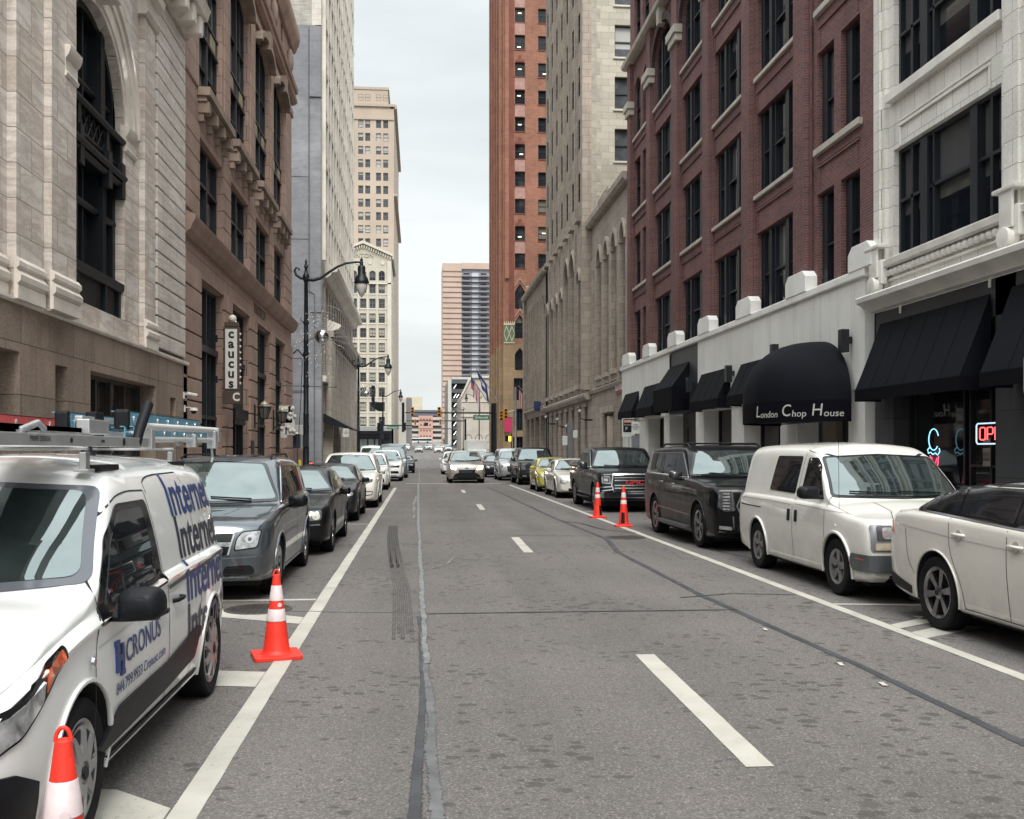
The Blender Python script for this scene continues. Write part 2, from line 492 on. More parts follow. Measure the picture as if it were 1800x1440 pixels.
def ground_poly(pts, z=.004, m=None, name='road_marking'):
 mb = MB(); mb.face([(x, y, z) for x, y in pts]); return struct(name, mb, m or PAINT)
ground_poly([(-3.4, 11.82), (-1.21, 11.82), (-1.21, 11.94), (-3.4, 11.94)])
ground_poly([(-3.4, 11.62), (-2.2, 11.3), (-1.21, 10.62), (-1.21, 10.22), (-2.1, 10.72), (-3.4, 11.3)])
ground_poly([(-3.4, 8.5), (-1.21, 8.02), (-1.21, 7.52), (-3.4, 7.95)])
ground_poly([(-3.4, 5.75), (-1.55, 5.3), (-1.21, 5.0), (-1.21, 4.55), (-3.4, 4.9)])
ground_poly([(-3.4, 24.0), (-1.21, 24.0), (-1.21, 24.1), (-3.4, 24.1)])
ground_poly([(-3.4, 30.2), (-1.21, 30.2), (-1.21, 30.32), (-3.4, 30.32)])
ground_poly([(4.72, 10.93), (7.0, 10.55), (7.0, 10.65), (4.72, 11.03)])
ground_poly([(4.72, 9.42), (5.22, 9.72), (5.3, 10.02), (4.72, 9.62)])
ground_poly([(4.72, 9.2), (5.35, 9.6), (5.6, 9.4), (4.72, 8.9)])
ground_poly([(5.2, 10.1), (6.4, 10.02), (6.4, 9.85), (5.2, 9.9)])
ground_poly([(4.72, 28.3), (6.9, 28.2), (6.9, 28.32), (4.72, 28.42)])
# tar seams, cracks, patches
TAR = mat('tar_seam', (.045, .047, .052), .6, var=.35, vs=3, bmp=.4)
TARL = mat('worn_seam_filler', (.175, .18, .178), .7, var=.3, vs=5, bmp=.4)
TARM = mat('faded_seam', (.11, .105, .10), .75, var=.3, vs=5, bmp=.3)
MIDS = mat('mid_seam_filler', (.12, .122, .125), .7, var=.35, vs=5, bmp=.4)
for q in (TAR, TARL, TARM, MIDS): ragged(q)
for q in (TARL,): ragged(q, .55, .3, 14)
strip_ground('road_seam', [(.0, -4), (-.03, 4.75), (.03, 7.5), (.0, 10.6)], [.12, .06], TAR, .004, wob=.02, seed=31)
strip_ground('road_seam', [(.07, 3.0), (.075, 5), (.06, 7.4), (.04, 9.6)], [.09, .07], MIDS, .008, wob=.03, seed=30)
strip_ground('road_seam', [(.06, 8.2), (.04, 10.8), (.02, 16), (-.02, 24), (-.03, 33), (-.04, 47), (-.05, 53)], [.10, .22], TARL, .011, wob=.03, seed=32)
strip_ground('road_seam', [(-.12, 26), (-.2, 33), (-.02, 40)], [.08, .3], TARL, .010, wob=.10, seed=33)
strip_ground('road_seam', [(0, 55), (0, 106)], .12, TARL, .008, wob=.03, seed=34)
strip_ground('road_seam', [(3.63, -4), (3.6, 5.6), (3.57, 7.94), (3.40, 11.65), (3.42, 17), (3.7, 19.5), (3.5, 26), (3.4, 40), (3.3, 52)], [.11, .13], TAR, .004, wob=.018, seed=35)
strip_ground('road_seam', [(.05, 10.72), (1.6, 10.72), (3.5, 10.68)], .05, TAR, .008, wob=.008, seed=36)
strip_ground('road_seam', [(-3.4, 11.5), (-1.6, 11.1), (-1.0, 10.95), (0, 10.8)], .03, TARM, .008, wob=.008, seed=37)
strip_ground('road_seam', [(3.1, 11.62), (3.8, 11.9), (4.55, 11.72)], .05, TAR, .008, wob=.008, seed=38)
strip_ground('road_seam', [(1.9, 20.6), (3.6, 20.2), (4.5, 20.3)], .07, TARM, .008, wob=.012, seed=39)
strip_ground('road_seam', [(3.55, 24.6), (3.9, 23.6), (4.1, 21.8), (4.6, 20.9)], .07, TAR, .010, wob=.03, seed=40)
strip_ground('road_seam', [(5.1, 17.5), (5.6, 14.5), (5.4, 12.2), (6.2, 9.9)], .04, TAR, .008, wob=.012, seed=41)
for i, (x, y) in enumerate([(3.44, 9.4), (3.5, 7.8), (3.53, 7.1)]):
 strip_ground('road_marking', [(x - .08, y), (x - .06, y + .12)], .04, PAINT, .010, wob=.02, seed=50 + i)
rnd = random.Random(5)
# the skid mark: five thin tread lines
SK = mat('tyre_rubber_mark', (.055, .052, .052), .8, var=.4, vs=8)
SKF = ragged(mat('faint_rubber_mark', (.085, .08, .078), .8, var=.4, vs=8), .42, .5, 9); ragged(SK, .15, .5, 12)
for k in range(5):
 o = (k - 2) * .044
 strip_ground('road_skid_mark', [(-.60 + o, 23.4), (-.56 + o, 21), (-.46 + o, 18), (-.36 + o, 15.6 - .6 * (k % 2))], .046, SK, .006, wob=.002, seed=90 + k)
 strip_ground('road_skid_mark', [(-.36 + o, 15.5), (-.22 + o, 12.6), (-.17 + o, 10.4), (-.15 + o, 9.3 + .3 * (k % 2))], .046, SKF, .006, wob=.002, seed=95 + k)
strip_ground('road_scuff', [(.15, 14.8), (.42, 15.4), (.6, 16.6)], .05, TARL, .007, wob=.02, seed=80)
strip_ground('road_scuff', [(.1, 16.6), (.45, 16.4)], .03, TARL, .007, wob=.01, seed=81)
# manhole covers
def manhole(x, y, r, label):
 t = thing('manhole_cover', label, 'manhole cover', (x, y, 0))
 MB().lathe([(r * 1.12, 0), (r * 1.12, .010), (r, .012), (r, 0)], 32).obj('frame_ring', mat('iron_ring', (.09, .085, .08), .6, .5), t, smooth=30)
 mb = MB().lathe([(r, .002), (r, .009), (0, .009)], 32)
 for i in range(-4, 5):
  for j in range(-4, 5):
   if (i * i + j * j) * (r / 5) ** 2 < (r * .85) ** 2:
    mb.box(i * r / 5 - r * .06, i * r / 5 + r * .06, j * r / 5 - r * .06, j * r / 5 + r * .06, .009, .014)
 mb.obj('lid', mat('cast_iron', (.07, .062, .058), .55, .5, var=.3), t)
manhole(-1.77, 11.2, .33, 'round iron manhole cover between painted stall marks by the left traffic cone')
manhole(4.15, 19.8, .36, 'round iron manhole cover beside the right edge line near the far cones')
# ---------------------------------------------------------------- facade kit
class Fac:
 """kind 'R': face on plane x=p looking -x (s = world y); 'L': looking +x (s = world y); 'F': face on y=p looking -y (s = world x)"""
 def __init__(s, root, kind, p):
  s.root = root; s.R = Vector(root.location); s.kind = kind; s.p = p
  s.rz = {'R': -pi / 2, 'L': pi / 2, 'F': 0}[kind]
  s.wins = []
 def __call__(s, a, z, d=0):
  if s.kind == 'R': w = (s.p - d, a, z)
  elif s.kind == 'L': w = (s.p + d, a, z)
  else: w = (a, s.p - d, z)
  return (w[0] - s.R.x, w[1] - s.R.y, w[2] - s.R.z)
 def box(s, mb, s0, s1, z0, z1, d0, d1, mi=0):
  P = [s(a, z, d) for z in (z0, z1) for (a, d) in ((s0, d0), (s1, d0), (s1, d1), (s0, d1))]
  n = len(mb.v); mb.v.extend(P)
  for q in ((3, 2, 1, 0), (4, 5, 6, 7), (0, 1, 5, 4), (1, 2, 6, 5), (2, 3, 7, 6), (3, 0, 4, 7)):
   mb.f.append(tuple(n + i for i in q)); mb.m.append(mi)
 def prism(s, mb, poly, d0, d1, mi=0): mb.prism(poly, lambda u, v, d: s(u, v, d), d0, d1, mi)
 def cornice(s, mb, s0, s1, prof, mi=0):
  """prof: [(z, d)] closed outline swept along s"""
  n = len(prof); k = len(mb.v)
  for a in (s0, s1):
   for (z, d) in prof: mb.v.append(s(a, z, d))
  mb.f.append(tuple(k + i for i in range(n))); mb.m.append(mi)
  mb.f.append(tuple(k + n + i for i in range(n))); mb.m.append(mi)
  for i in range(n):
   j = (i + 1) % n; mb.f.append((k + i, k + j, k + n + j, k + n + i)); mb.m.append(mi)
 def wall(s, mb, s0, s1, z0, z1, holes=(), r=.3, d=0, mi=0):
  if not holes: mb.face([s(a, z, d) for a, z in ((s0, z0), (s1, z0), (s1, z1), (s0, z1))], mi); return
  R = lambda a, b, c, e: mb.face([s(a, c, d), s(b, c, d), s(b, e, d), s(a, e, d)], mi) if b - a > 1e-4 and e - c > 1e-4 else None
  hb = sorted(([min(p[1] for p in h), max(p[1] for p in h), h] for h in holes), key=lambda q: q[0])
  bands = []
  for q in hb:
   if bands and q[0] < bands[-1][1] - 1e-4: bands[-1][1] = max(bands[-1][1], q[1]); bands[-1][2].append(q[2])
   else: bands.append([q[0], q[1], [q[2]]])
  z = z0
  for lo, hi, hs in bands:
   R(s0, s1, z, lo); a = s0
   for h in sorted(hs, key=lambda h: h[0][0]):
    R(a, h[0][0], lo, hi); R(h[0][0], h[1][0], lo, h[0][1]); a = h[1][0]
    ch = h[2:]
    for p, q in zip(ch, ch[1:]):
     if hi - min(p[1], q[1]) > 1e-4 and abs(p[0] - q[0]) > 1e-5:
      mb.face([s(*p, d), s(*q, d), s(q[0], hi, d), s(p[0], hi, d)] if hi - q[1] > 1e-5 and hi - p[1] > 1e-5 else
        ([s(*p, d), s(*q, d), s(q[0], hi, d)] if hi - p[1] <= 1e-5 else [s(*p, d), s(*q, d), s(p[0], hi, d)]), mi)
   R(a, s1, lo, hi); z = hi
  R(s0, s1, z, z1)
  for h in holes:
   for i in range(len(h)):
    a, c = h[i], h[(i + 1) % len(h)]
    mb.face([s(*a, d), s(*c, d), s(*c, d - r), s(*a, d - r)], mi)

def rect(s0, s1, z0, z1): return [(s0, z0), (s1, z0), (s1, z1), (s0, z1)]
def arch(s0, s1, z0, zs, rise=None, n=12, point=0):
 c, r = (s0 + s1) / 2, (s1 - s0) / 2; rise = r if rise is None else rise
 out = [(s0, z0), (s1, z0)]
 for i in range(n + 1):
  a = pi * i / n
  k = sin(a); x = cos(a)
  if point: k = k * (1 - point) + point * (1 - abs(x))
  out.append((c + r * x, zs + rise * k))
 return out
WM = {}
def win_mesh(style, w, h, frame, glass, fw=.07, mull=(), trans=(), dep=.10, zs=None, rise=None, point=0):
 """a window centred on x, sill at z=0: (frame mesh, pane mesh)"""
 key = (style, round(w, 2), round(h, 2), frame.name, glass.name, fw, mull, trans, zs, rise, point)
 if key in WM: return WM[key]
 f = MB(); W2 = w / 2
 if zs is None:
  f.box(-W2, W2, 0, dep, 0, fw); f.box(-W2, W2, 0, dep, h - fw, h)
  f.box(-W2, -W2 + fw, 0, dep, fw, h - fw); f.box(W2 - fw, W2, 0, dep, fw, h - fw)
  shape = rect(-W2 + fw * .5, W2 - fw * .5, fw * .5, h - fw * .5); top = lambda x: h - fw
 else:
  o = arch(-W2, W2, 0, zs, rise, 14, point); ri = (W2 if rise is None else rise)
  i_ = arch(-W2 + fw, W2 - fw, fw, zs, ri - fw, 14, point)
  n = len(o)
  for k in range(n):
   j = (k + 1) % n
   for (y0, y1) in ((0, 0),): f.face([(o[k][0], 0, o[k][1]), (o[j][0], 0, o[j][1]), (i_[j][0], 0, i_[j][1]), (i_[k][0], 0, i_[k][1])])
   f.face([(i_[k][0], 0, i_[k][1]), (i_[j][0], 0, i_[j][1]), (i_[j][0], dep, i_[j][1]), (i_[k][0], dep, i_[k][1])])
   f.face([(o[k][0], 0, o[k][1]), (o[j][0], 0, o[j][1]), (o[j][0], dep, o[j][1]), (o[k][0], dep, o[k][1])])
  shape = arch(-W2 + fw * .5, W2 - fw * .5, fw * .5, zs, ri - fw * .5, 14, point)
  def top(x):
   q = min(1, abs(x) / W2); k = sqrt(max(0, 1 - q * q)); k = k * (1 - point) + point * (1 - q)
   return zs + (ri - fw) * k
 for (x, mw, pr) in mull: f.box(x * W2 - mw / 2, x * W2 + mw / 2, -pr, dep * .9, fw * .9, top(x * W2) + .01)
 for (z, tw, pr) in trans:
  f.box(-W2 + fw * .8, W2 - fw * .8, -pr, dep * .8, z * h - tw / 2, z * h + tw / 2)
 p = MB(); p.prism(shape, lambda u, v, d: (u, d, v), dep * .72, dep * .72 + .02)
 WM[key] = (f.mesh('window', frame, weld=False, recalc=False), p.mesh('pane', glass), f, p, frame, glass)
 return WM[key]
def put_windows(F, items, cap=100):
 """items: (style_args, s_centre, z0, recess[, sill]) nearest first"""
 rest = MB(); pane = MB(); last = None
 for i, (wm, sc, z0, rec, *sill) in enumerate(items):
  loc = F(sc, z0, -rec)
  if i < cap:
   o = put(wm[0], 'window', F.root, loc, F.rz); put(wm[1], 'pane', o)
   if sill and sill[0]: put(sill[0], 'sill', o)
  else:
   M = Matrix.Translation(loc) @ Matrix.Rotation(F.rz, 4, 'Z')
   rest.add(wm[2], M, 0); rest.add(wm[3], M, 1)
   if sill and sill[0] and len(sill) > 1: rest.add(sill[1], M, 2)
   last = (wm, sill[2] if len(sill) > 2 else None)
 if last:
  ms = [last[0][4], last[0][5]] + ([last[1]] if last[1] else [])
  tag(rest.obj('windows', ms, F.root, weld=False, recalc=False), kind='stuff')
def building(name, label, cat, loc): return thing(name, label, cat, loc)
DKF = mat('dark_window_frame', (.010, .013, .019), .45, var=.2)
GL_DARK = glassmat('glass_dark', .42, (.004, .0055, .009), (.085, .085, .085))
GL_MIX = glassmat('glass_blinds', .62, (.05, .055, .06), (.42, .42, .40))
GL_MIX2 = glassmat('glass_half_blinds', .35, (.03, .034, .04), (.26, .26, .25))

def split_pieces(o, tol=.13, cap=60):
 """give every separate piece of a part an object of its own"""
 me = o.data; n = len(me.vertices)
 if n > 60000: return
 par = list(range(n))
 def find(i):
  while par[i] != i: par[i] = par[par[i]]; i = par[i]
  return i
 for p in me.polygons:
  v = p.vertices; r = find(v[0])
  for k in v[1:]: par[find(k)] = r
 co = np.empty(n * 3); me.vertices.foreach_get('co', co); co = co.reshape(-1, 3)
 isl = {}
 for i in range(n): isl.setdefault(find(i), []).append(i)
 ks = list(isl)
 if len(ks) < 2 or len(ks) > 900: return
 bb = np.array([[*co[isl[k]].min(0), *co[isl[k]].max(0)] for k in ks]); g = list(range(len(ks)))
 def f2(i):
  while g[i] != i: g[i] = g[g[i]]; i = g[i]
  return i
 for i in range(len(ks)):
  ov = np.all((bb[:, :3] <= bb[i, 3:] + tol) & (bb[:, 3:] >= bb[i, :3] - tol), axis=1)
  for j in np.nonzero(ov)[0]: g[f2(int(j))] = f2(i)
 gs = {}
 for i in range(len(ks)): gs.setdefault(f2(i), []).append(i)
 if len(gs) < 2 or len(gs) > cap: return
 lab = {find(isl[ks[i]][0]): gi for gi, m in enumerate(gs.values()) for i in m}
 for gi in range(len(gs)):
  m2 = me.copy() if gi else me
  bm = bmesh.new(); bm.from_mesh(me if gi == 0 else src)
  if gi == 0: src = me.copy()
  bm.verts.ensure_lookup_table()
  bmesh.ops.delete(bm, geom=[v for v in bm.verts if lab[find(v.index)] != gi], context='VERTS')
  bm.to_mesh(m2); bm.free()
  if gi: q = put(m2, o.name.split('.')[0], o.parent, o.location); q.rotation_euler = o.rotation_euler
XR, XL = 10.8, -7.2
# ================================================================ white terracotta building, near right
TERRA = blockmat('white_terracotta', (.80, .78, .725), (.72, .70, .645), (.28, .27, .25), .62, .46, .007, .38, .14, .35, grime=.22, vs=.8)
TERRAP = mat('terracotta_trim', (.78, .76, .705), .4, var=.12, vs=1.5, grime=.2, bmp=.1)
DSTONE = blockmat('dark_stone_tile', (.040, .043, .048), (.055, .058, .063), (.02, .02, .022), .95, 1.25, .01, .45, .3, .3, grime=.1)
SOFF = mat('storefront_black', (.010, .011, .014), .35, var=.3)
SGL = glassmat('storefront_glass', .0, (.006, .007, .009))
wt = building('terracotta_building', 'white glazed terracotta building at the right edge with big dark windows over black awnings', 'building', (XR, 15, 0))
F = Fac(wt, 'R', XR)
wall = MB(); its = []
bays = [(17.6, 21.88), (12.3, 16.5), (7.0, 11.2)]
fl = [(6.15, 8.62), (9.92, 12.4), (13.7, 16.2), (17.45, 20)]
for (a, c) in bays: F.wall(wall, a, c, 5.3, 24, [rect(a, c, z0, z1) for z0, z1 in []] or [rect(a + .02, c - .02, z0, z1) for z0, z1 in fl], .55)
for (a, c) in [(21.88, 22.82), (16.5, 17.6), (11.2, 12.3)]:
 F.wall(wall, a, c, 5.3, 24, d=.0)
 F.box(wall, a + .22, c - .16, 5.3, 24, 0, .10)
 F.box(wall, a + .36, c - .30, 5.3, 24, .10, .16)
F.wall(wall, -2, 7.0, 0, 24)
wall.face([F(22.82, 0, 0), F(22.82, 24, 0), F(22.82, 24, -12), F(22.82, 0, -12)])
wall.face([F(-2, 24, 0), F(22.82, 24, 0), F(22.82, 24, -12), F(-2, 24, -12)])
wall.obj('wall', TERRA, wt, weld=False, recalc=False)
tr = MB()
for (a, c) in bays:
 for z0, z1 in fl:
  F.box(tr, a - .12, c + .1, z0 - .20, z0 - .003, -.3, .16)         # sill
  F.box(tr, a + .35, c - .35, z0 - .86, z0 - .80, 0, .05); F.box(tr, a + .35, c - .35, z0 - .74, z0 - .70, 0, .03)
  F.box(tr, a + .35, a + .40, z0 - 1.3, z0 - .86, 0, .04); F.box(tr, c - .40, c - .35, z0 - 1.3, z0 - .86, 0, .04)
tr.obj('panel_moulding', TERRAP, wt, bev=.008)
cn = MB()
F.cornice(cn, -2, 22.95, [(5.02, 0), (5.06, .12), (5.12, .16), (5.22, .32), (5.26, .40), (5.36, .42), (5.40, .38), (5.50, .06), (5.50, 0)])
F.cornice(cn, -2, 22.9, [(5.98, 0), (5.98, .20), (6.10, .22), (6.14, .0)])
F.box(cn, -2, 22.86, 5.66, 5.70, 0, .06)
cn.obj('cornice', TERRAP, wt, smooth=30)
rp = MB()
for i in range(84):      # rope moulding under the sill course
 y = 22.6 - i * .205
 rp.ball((0, 0, 0), .1, 8, sc=(1, 1, 1)); n = 8 * 5
 for k in range(len(rp.v) - n, len(rp.v)):
  p = rp.v[k]; rp.v[k] = F(y + p[1] * 1.05, 5.84 + p[2] * .85, .06 + p[0])
rp.obj('rope_moulding', TERRAP, wt, smooth=60)
for sc in (22.25, 17.0, 11.7):
 b = MB(); F.box(b, sc - .30, sc + .30, 5.60, 6.15, .10, .26); F.box(b, sc - .2, sc + .2, 5.75, 6.45, .26, .32)
 F.prism(b, [(sc + .20 * cos(t * pi / 8), 5.58 + .19 * sin(t * pi / 8)) for t in range(16)], .15, .38)
 F.box(b, sc - .36, sc + .36, 6.42, 6.5, .10, .36)
 b.obj('corbel', TERRAP, wt, bev=.02, smooth=40)
for (a, c) in bays:
 for z0, z1 in fl:
  wm = win_mesh('chi', c - a - .04, z1 - z0, DKF, GL_DARK, .09, ((-.42, .30, .06), (.50, .26, .06), (-.70, .10, .02), (.76, .09, .02), (-.26, .07, .02)), ((.52, .07, .02),), .16)
  its.append((wm, (a + c) / 2, z0, .13))
put_windows(F, its)
# storefront zone
sf = MB()
for (a, c) in [(21.9, 22.82), (16.35, 17.85), (11.4, 12.2)]: F.box(sf, a, c, 0, 5.02, -.4, -.02)
for (a, c) in [(17.2, 21.9), (12.2, 16.35), (-2, 11.4)]: F.box(sf, a, c, 4.3, 5.02, -.4, -.02)
F.box(sf, 19.6, 21.9, 0, .75, -.4, -.04)
sf.obj('storefront_wall', DSTONE, wt, weld=False, recalc=False)
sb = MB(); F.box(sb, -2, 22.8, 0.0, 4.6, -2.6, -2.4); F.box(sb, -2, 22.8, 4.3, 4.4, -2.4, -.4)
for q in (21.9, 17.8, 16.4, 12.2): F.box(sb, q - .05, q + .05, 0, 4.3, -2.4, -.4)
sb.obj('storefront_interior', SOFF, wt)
for (a, c) in ((17.9, 19.5), (12.25, 16.3)):
 w = c - a; wm = win_mesh('shop', w, 3.4, SOFF, SGL, .07, ((0, .07, .01),), ((.28, .06, .01),), .08)
 o = put(wm[0], 'shop_window', wt, F((a + c) / 2, .5, -.45), F.rz); put(wm[1], 'pane', o)
wm = win_mesh('shop2', 2.2, 3.5, SOFF, SGL, .07, (), (), .08)
o = put(wm[0], 'shop_window', wt, F(20.75, .75, -.45), F.rz); put(wm[1], 'pane', o)
# shelving seen through the shop glass
sh = MB()
for z in (.95, 1.15, 1.35, 1.55): F.box(sh, 17.7, 18.6, z, z + .025, -.9, -.6)
for q in (17.7, 18.15, 18.6): F.box(sh, q, q + .03, .3, 1.6, -.9, -.6)

# ---------------------------------------------------------------- awnings
AWN = None
def awnmat():
 m, nt, b = nodes('awning_canvas'); L = nt.links.new
 co = nt.nodes.new('ShaderNodeTexCoord').outputs['Object']
 n1 = noise(nt, co, 1.2, 5)
 L(ramp(nt, n1, [(.3, (.0030, .0036, .0066)), (.7, (.0046, .0054, .009))]), b.inputs['Base Color'])
 b.inputs['Roughness'].default_value = .72
 b.inputs['Specular IOR Level'].default_value = .12
 bump(nt, b, noise(nt, co, 300, 2), .15, .002)
 return m
AWN = awnmat()
VAL = mat('awning_valance', (.003, .0033, .006), .8, var=.15, spec=.1)
def awning(y0, y1, zt, proj, zf, vb, label, x=XR, name='awning', group='black shed awnings along the facade', flare=0):
 t = thing(name, label, 'awning', (x, (y0 + y1) / 2, vb), group)
 h = (y1 - y0) / 2; mb = MB(); T = .03
 n = 8
 prev = None
 zt_, zf_ = zt - vb, zf - vb
 top = [(-.06 - (proj - .06) * i / n, zt_ + (zf_ - zt_) * i / n - .035 * sin(pi * i / n)) for i in range(n + 1)]
 for (a, c) in zip(top, top[1:]): mb.face([(a[0], -h, a[1]), (c[0], -h, c[1]), (c[0], h, c[1]), (a[0], h, a[1])])
 for s_ in (-h, h): mb.face([(-.04, s_, zt_)] + [(p[0], s_, p[1]) for p in top] + [(-.04, s_, zf_)])
 c = mb.obj('canopy', AWN, t, weld=True)
 for q in range(1, int(2 * h / .9) + 1):      # stitched seams of the cloth panels
  y_ = -h + q * 2 * h / (int(2 * h / .9) + 1); MB().tube([(p[0], y_, p[1] + .004) for p in top], .006, 4).obj('seam', VAL, c)
 v = MB()
 v.box(-proj - .004, -proj + .012, -h - .01, h + .01, 0, zf_ - .002)
 for s_ in (-h, h): v.box(-proj + .012, -.04, s_ - .006, s_ + .006, 0, zf_ - .002)
 v.obj('valance', VAL, t)
 fr = MB()
 for s_ in (-h + .04, 0, h - .04):
  fr.tube([(-.05, s_, zt_ - .06), (-proj + .04, s_, zf_ - .03)], .014, 6); fr.tube([(-.05, s_, .05), (-proj + .04, s_, .05)], .014, 6)
 fr.tube([(-proj + .03, -h + .03, .05), (-proj + .03, h - .03, .05)], .014, 6)
 fr.obj('frame', mat('awning_frame', (.05, .05, .055), .5, .6), t)
 return t
aws = [(17.9, 22.4, 4.72, .67, 3.17, 2.90, 'wide black awning over the neon ice cream shop window'),
       (12.9, 17.2, 4.74, .67, 3.17, 2.90, 'black awning cut by the right edge of the view, past the neon shop awning'),
       (28.64, 31.98, 5.03, .72, 3.55, 3.22, 'black shed awning directly beyond the domed canopy'),
       (33.1, 36.6, 5.07, .70, 3.56, 3.22, 'black shed awning before the taller dark panelled entrance'),
       (38.46, 41.55, 5.5, .90, 4.30, 3.36, 'tall black awning with deep side and valance over the dark panelled entrance'),
       (42.9, 46.1, 5.25, .66, 3.72, 3.32, 'black shed awning just beyond the tall deep awning'),
       (47.26, 50.5, 5.14, .62, 3.72, 3.36, 'farthest black shed awning, beside the red letters on the stone wall')]
for a in aws: awning(*a)
# domed canopy with lettering
def dome(cx, cy, a, b_, zb, h, vb):
 t = thing('dome_canopy', 'large black domed entrance canopy with white script on its skirt', 'canopy', (cx, cy, vb))
 mb = MB(); na, nr = 36, 12; k = 0
 def P(th, f):
  # f 0 rim .. 1 apex
  r = cos(f * pi / 2) ** .80; z = zb - vb + h * sin(f * pi / 2) ** .92
  rib = 1 - .012 * abs(sin(th * 7))
  return (-a * r * sin(th) * rib, b_ * r * cos(th) * rib, z)
 for i in range(na):
  for j in range(nr):
   t0, t1, f0, f1 = pi * i / na, pi * (i + 1) / na, j / nr, (j + 1) / nr
   mb.face([P(t0, f0), P(t1, f0), P(t1, f1), P(t0, f1)])
 mb.obj('canopy', AWN, t, smooth=50)
 sk = MB(); H_ = zb - vb
 for i in range(na):
  t0, t1 = pi * i / na, pi * (i + 1) / na
  p, q = P(t0, 0), P(t1, 0)
  sk.face([(p[0], p[1], 0), (q[0], q[1], 0), (q[0], q[1], H_), (p[0], p[1], H_)])
  sk.face([(p[0] * .985, p[1] * .985, 0), (q[0] * .985, q[1] * .985, 0), (q[0] * .985, q[1] * .985, H_), (p[0] * .985, p[1] * .985, H_)])
  sk.face([(p[0], p[1], 0), (q[0], q[1], 0), (q[0] * .985, q[1] * .985, 0), (p[0] * .985, p[1] * .985, 0)])
 val = sk.obj('valance', VAL, t, smooth=40)
 # lettering wraps the near quarter of the rim
 arc = [(0.0, 0)]; N_ = 200; s_ = 0; last = None; tab = []
 for i in range(N_ + 1):
  th = pi * i / N_; p = Vector((-a * sin(th), b_ * cos(th), 0))
  if last is not None: s_ += (p - last).length
  last = p; tab.append((s_, th))
 tot = s_
 def th_at(s):
  for (s0, t0), (s1, t1) in zip(tab, tab[1:]):
   if s0 <= s <= s1: return t0 + (t1 - t0) * (s - s0) / (s1 - s0 + 1e-9)
  return tab[-1][1]
 LM = mat('white_script', (.50, .49, .47), .5, var=0)
 s_end = tot - .22; x0 = s_end - 2.52
 for w_, big, rest, off in (('London', 'L', 'ondon', 0.0), ('Chop', 'C', 'hop', .98), ('House', 'H', 'ouse', 1.78)):
  me = text_poly(big, .42, .92, .003, .12, 'LEFT')
  m2 = text_poly(rest, .235, 1.08, .003, .10, 'LEFT')
  wbig = max(v.co.x for v in me.vertices)
  for mm, dx, dz in ((me, 0, .03), (m2, wbig + .012, -.045)):
   def fn(c, dx=dx, dz=dz):
    th = th_at(x0 + off + dx + c.x)
    p = P(th, 0); k = 1.006 + c.z * .4
    return Vector((p[0] * k, p[1] * k, H_ * .46 + dz + c.y))
   warp(mm, fn); mm.materials.append(LM)
   put(mm, 'lettering', val)
 fr = MB()
 fr.tube([(-.02, b_ * .98, .05), (-.02, -b_ * .98, .05)], .02, 6)
 for th in (.5, 1.1, pi / 2, 2.0, 2.6):
  fr.tube([(0, 0, .06 + .0)] + [(P(th, 0)[0] * .97, P(th, 0)[1] * .97, .06)], .015, 6)
 fr.obj('frame', MC['awning_frame'], t)
dome(XR - .38, 25.6, 1.78, 2.36, 3.00, 1.62, 2.47)

# ================================================================ red brick building with white ground floor
BRICK = blockmat('red_brick', (.205, .080, .072), (.120, .055, .056), (.21, .155, .145), .215, .075, .009, .85, .3, .6, grime=.15, fine=.3, bias=-.1)
BRICKD = blockmat('dark_brick', (.080, .042, .043), (.058, .034, .036), (.07, .055, .055), .215, .075, .009, .85, .3, .6, grime=.1, fine=.3)
CREAM = mat('cream_stone', (.50, .46, .395), .7, var=.15, vs=1.5, grime=.3, bmp=.15)
PANEL = blockmat('white_panel', (.82, .81, .775), (.78, .77, .735), (.42, .41, .40), 1.9, 3.2, .008, .5, .1, .15, grime=.2, offset=0, vs=.5, fine=.06)
PANELP = mat('white_stucco', (.82, .81, .775), .6, var=.08, vs=1.2, grime=.2)
rb = building('brick_building', 'long red brick building with white ground floor band above the black awnings', 'building', (XR, 36.6, 0))
F = Fac(rb, 'R', XR)
bays = [(27.75, 31.1), (32.32, 35.7), (36.89, 40.2), (41.55, 45.0), (46.18, 49.4)]
fl = [(6.02, 8.72), (9.93, 12.55), (13.70, 16.3), (17.42, 19.3), (21.95, 24.6), (25.7, 28.3)]
wall = MB(); its = []; sl_ = MB(); led = MB()
def bayholes(a, c, k):
 z0, z1 = fl[k]
 if k == 3: return arch(a, c, z0, z1, min(1.35, (c - a) / 2), 14)
 return rect(a, c, z0, z1)
for bi, (a, c) in enumerate(bays):
 if bi == 4:
  m_ = (a + c) / 2
  hs = []
  for k in range(6):
   z0, z1 = fl[k]
   for (p, q) in ((a, m_ - .25), (m_ + .25, c)): hs.append(rect(p, q, z0, z1) if k != 3 else arch(p, q, z0, z1 + .4, .6, 8))
  F.wall(wall, a, c, 5.9, 30.5, hs, .5)
 else: F.wall(wall, a, c, 5.9, 30.5, [bayholes(a, c, k) for k in range(6)], .5)
pair = [(23.6, 24.72), (25.14, 26.25)]
F.wall(wall, 23.3, 26.4, 5.9, 30.5, [rect(p, q, z0, (z1 if z1 - z0 > 2 else z0 + 2.6)) for p, q in pair for z0, z1 in fl], .5)
for (a, c) in [(22.82, 23.3), (26.4, 27.75), (31.1, 32.32), (35.7, 36.89), (40.2, 41.55), (45.0, 46.18), (49.4, 50.4)]:
 F.wall(wall, a, c, 5.9, 30.5)
 if a > 23:
  e = min(.26, (c - a) * .18)
  F.box(wall, a + e, c - e, 5.9, 21.3, 0, .20)
  F.box(wall, a + e - .11, c - e + .11, 5.9, 18.7, 0, .07)
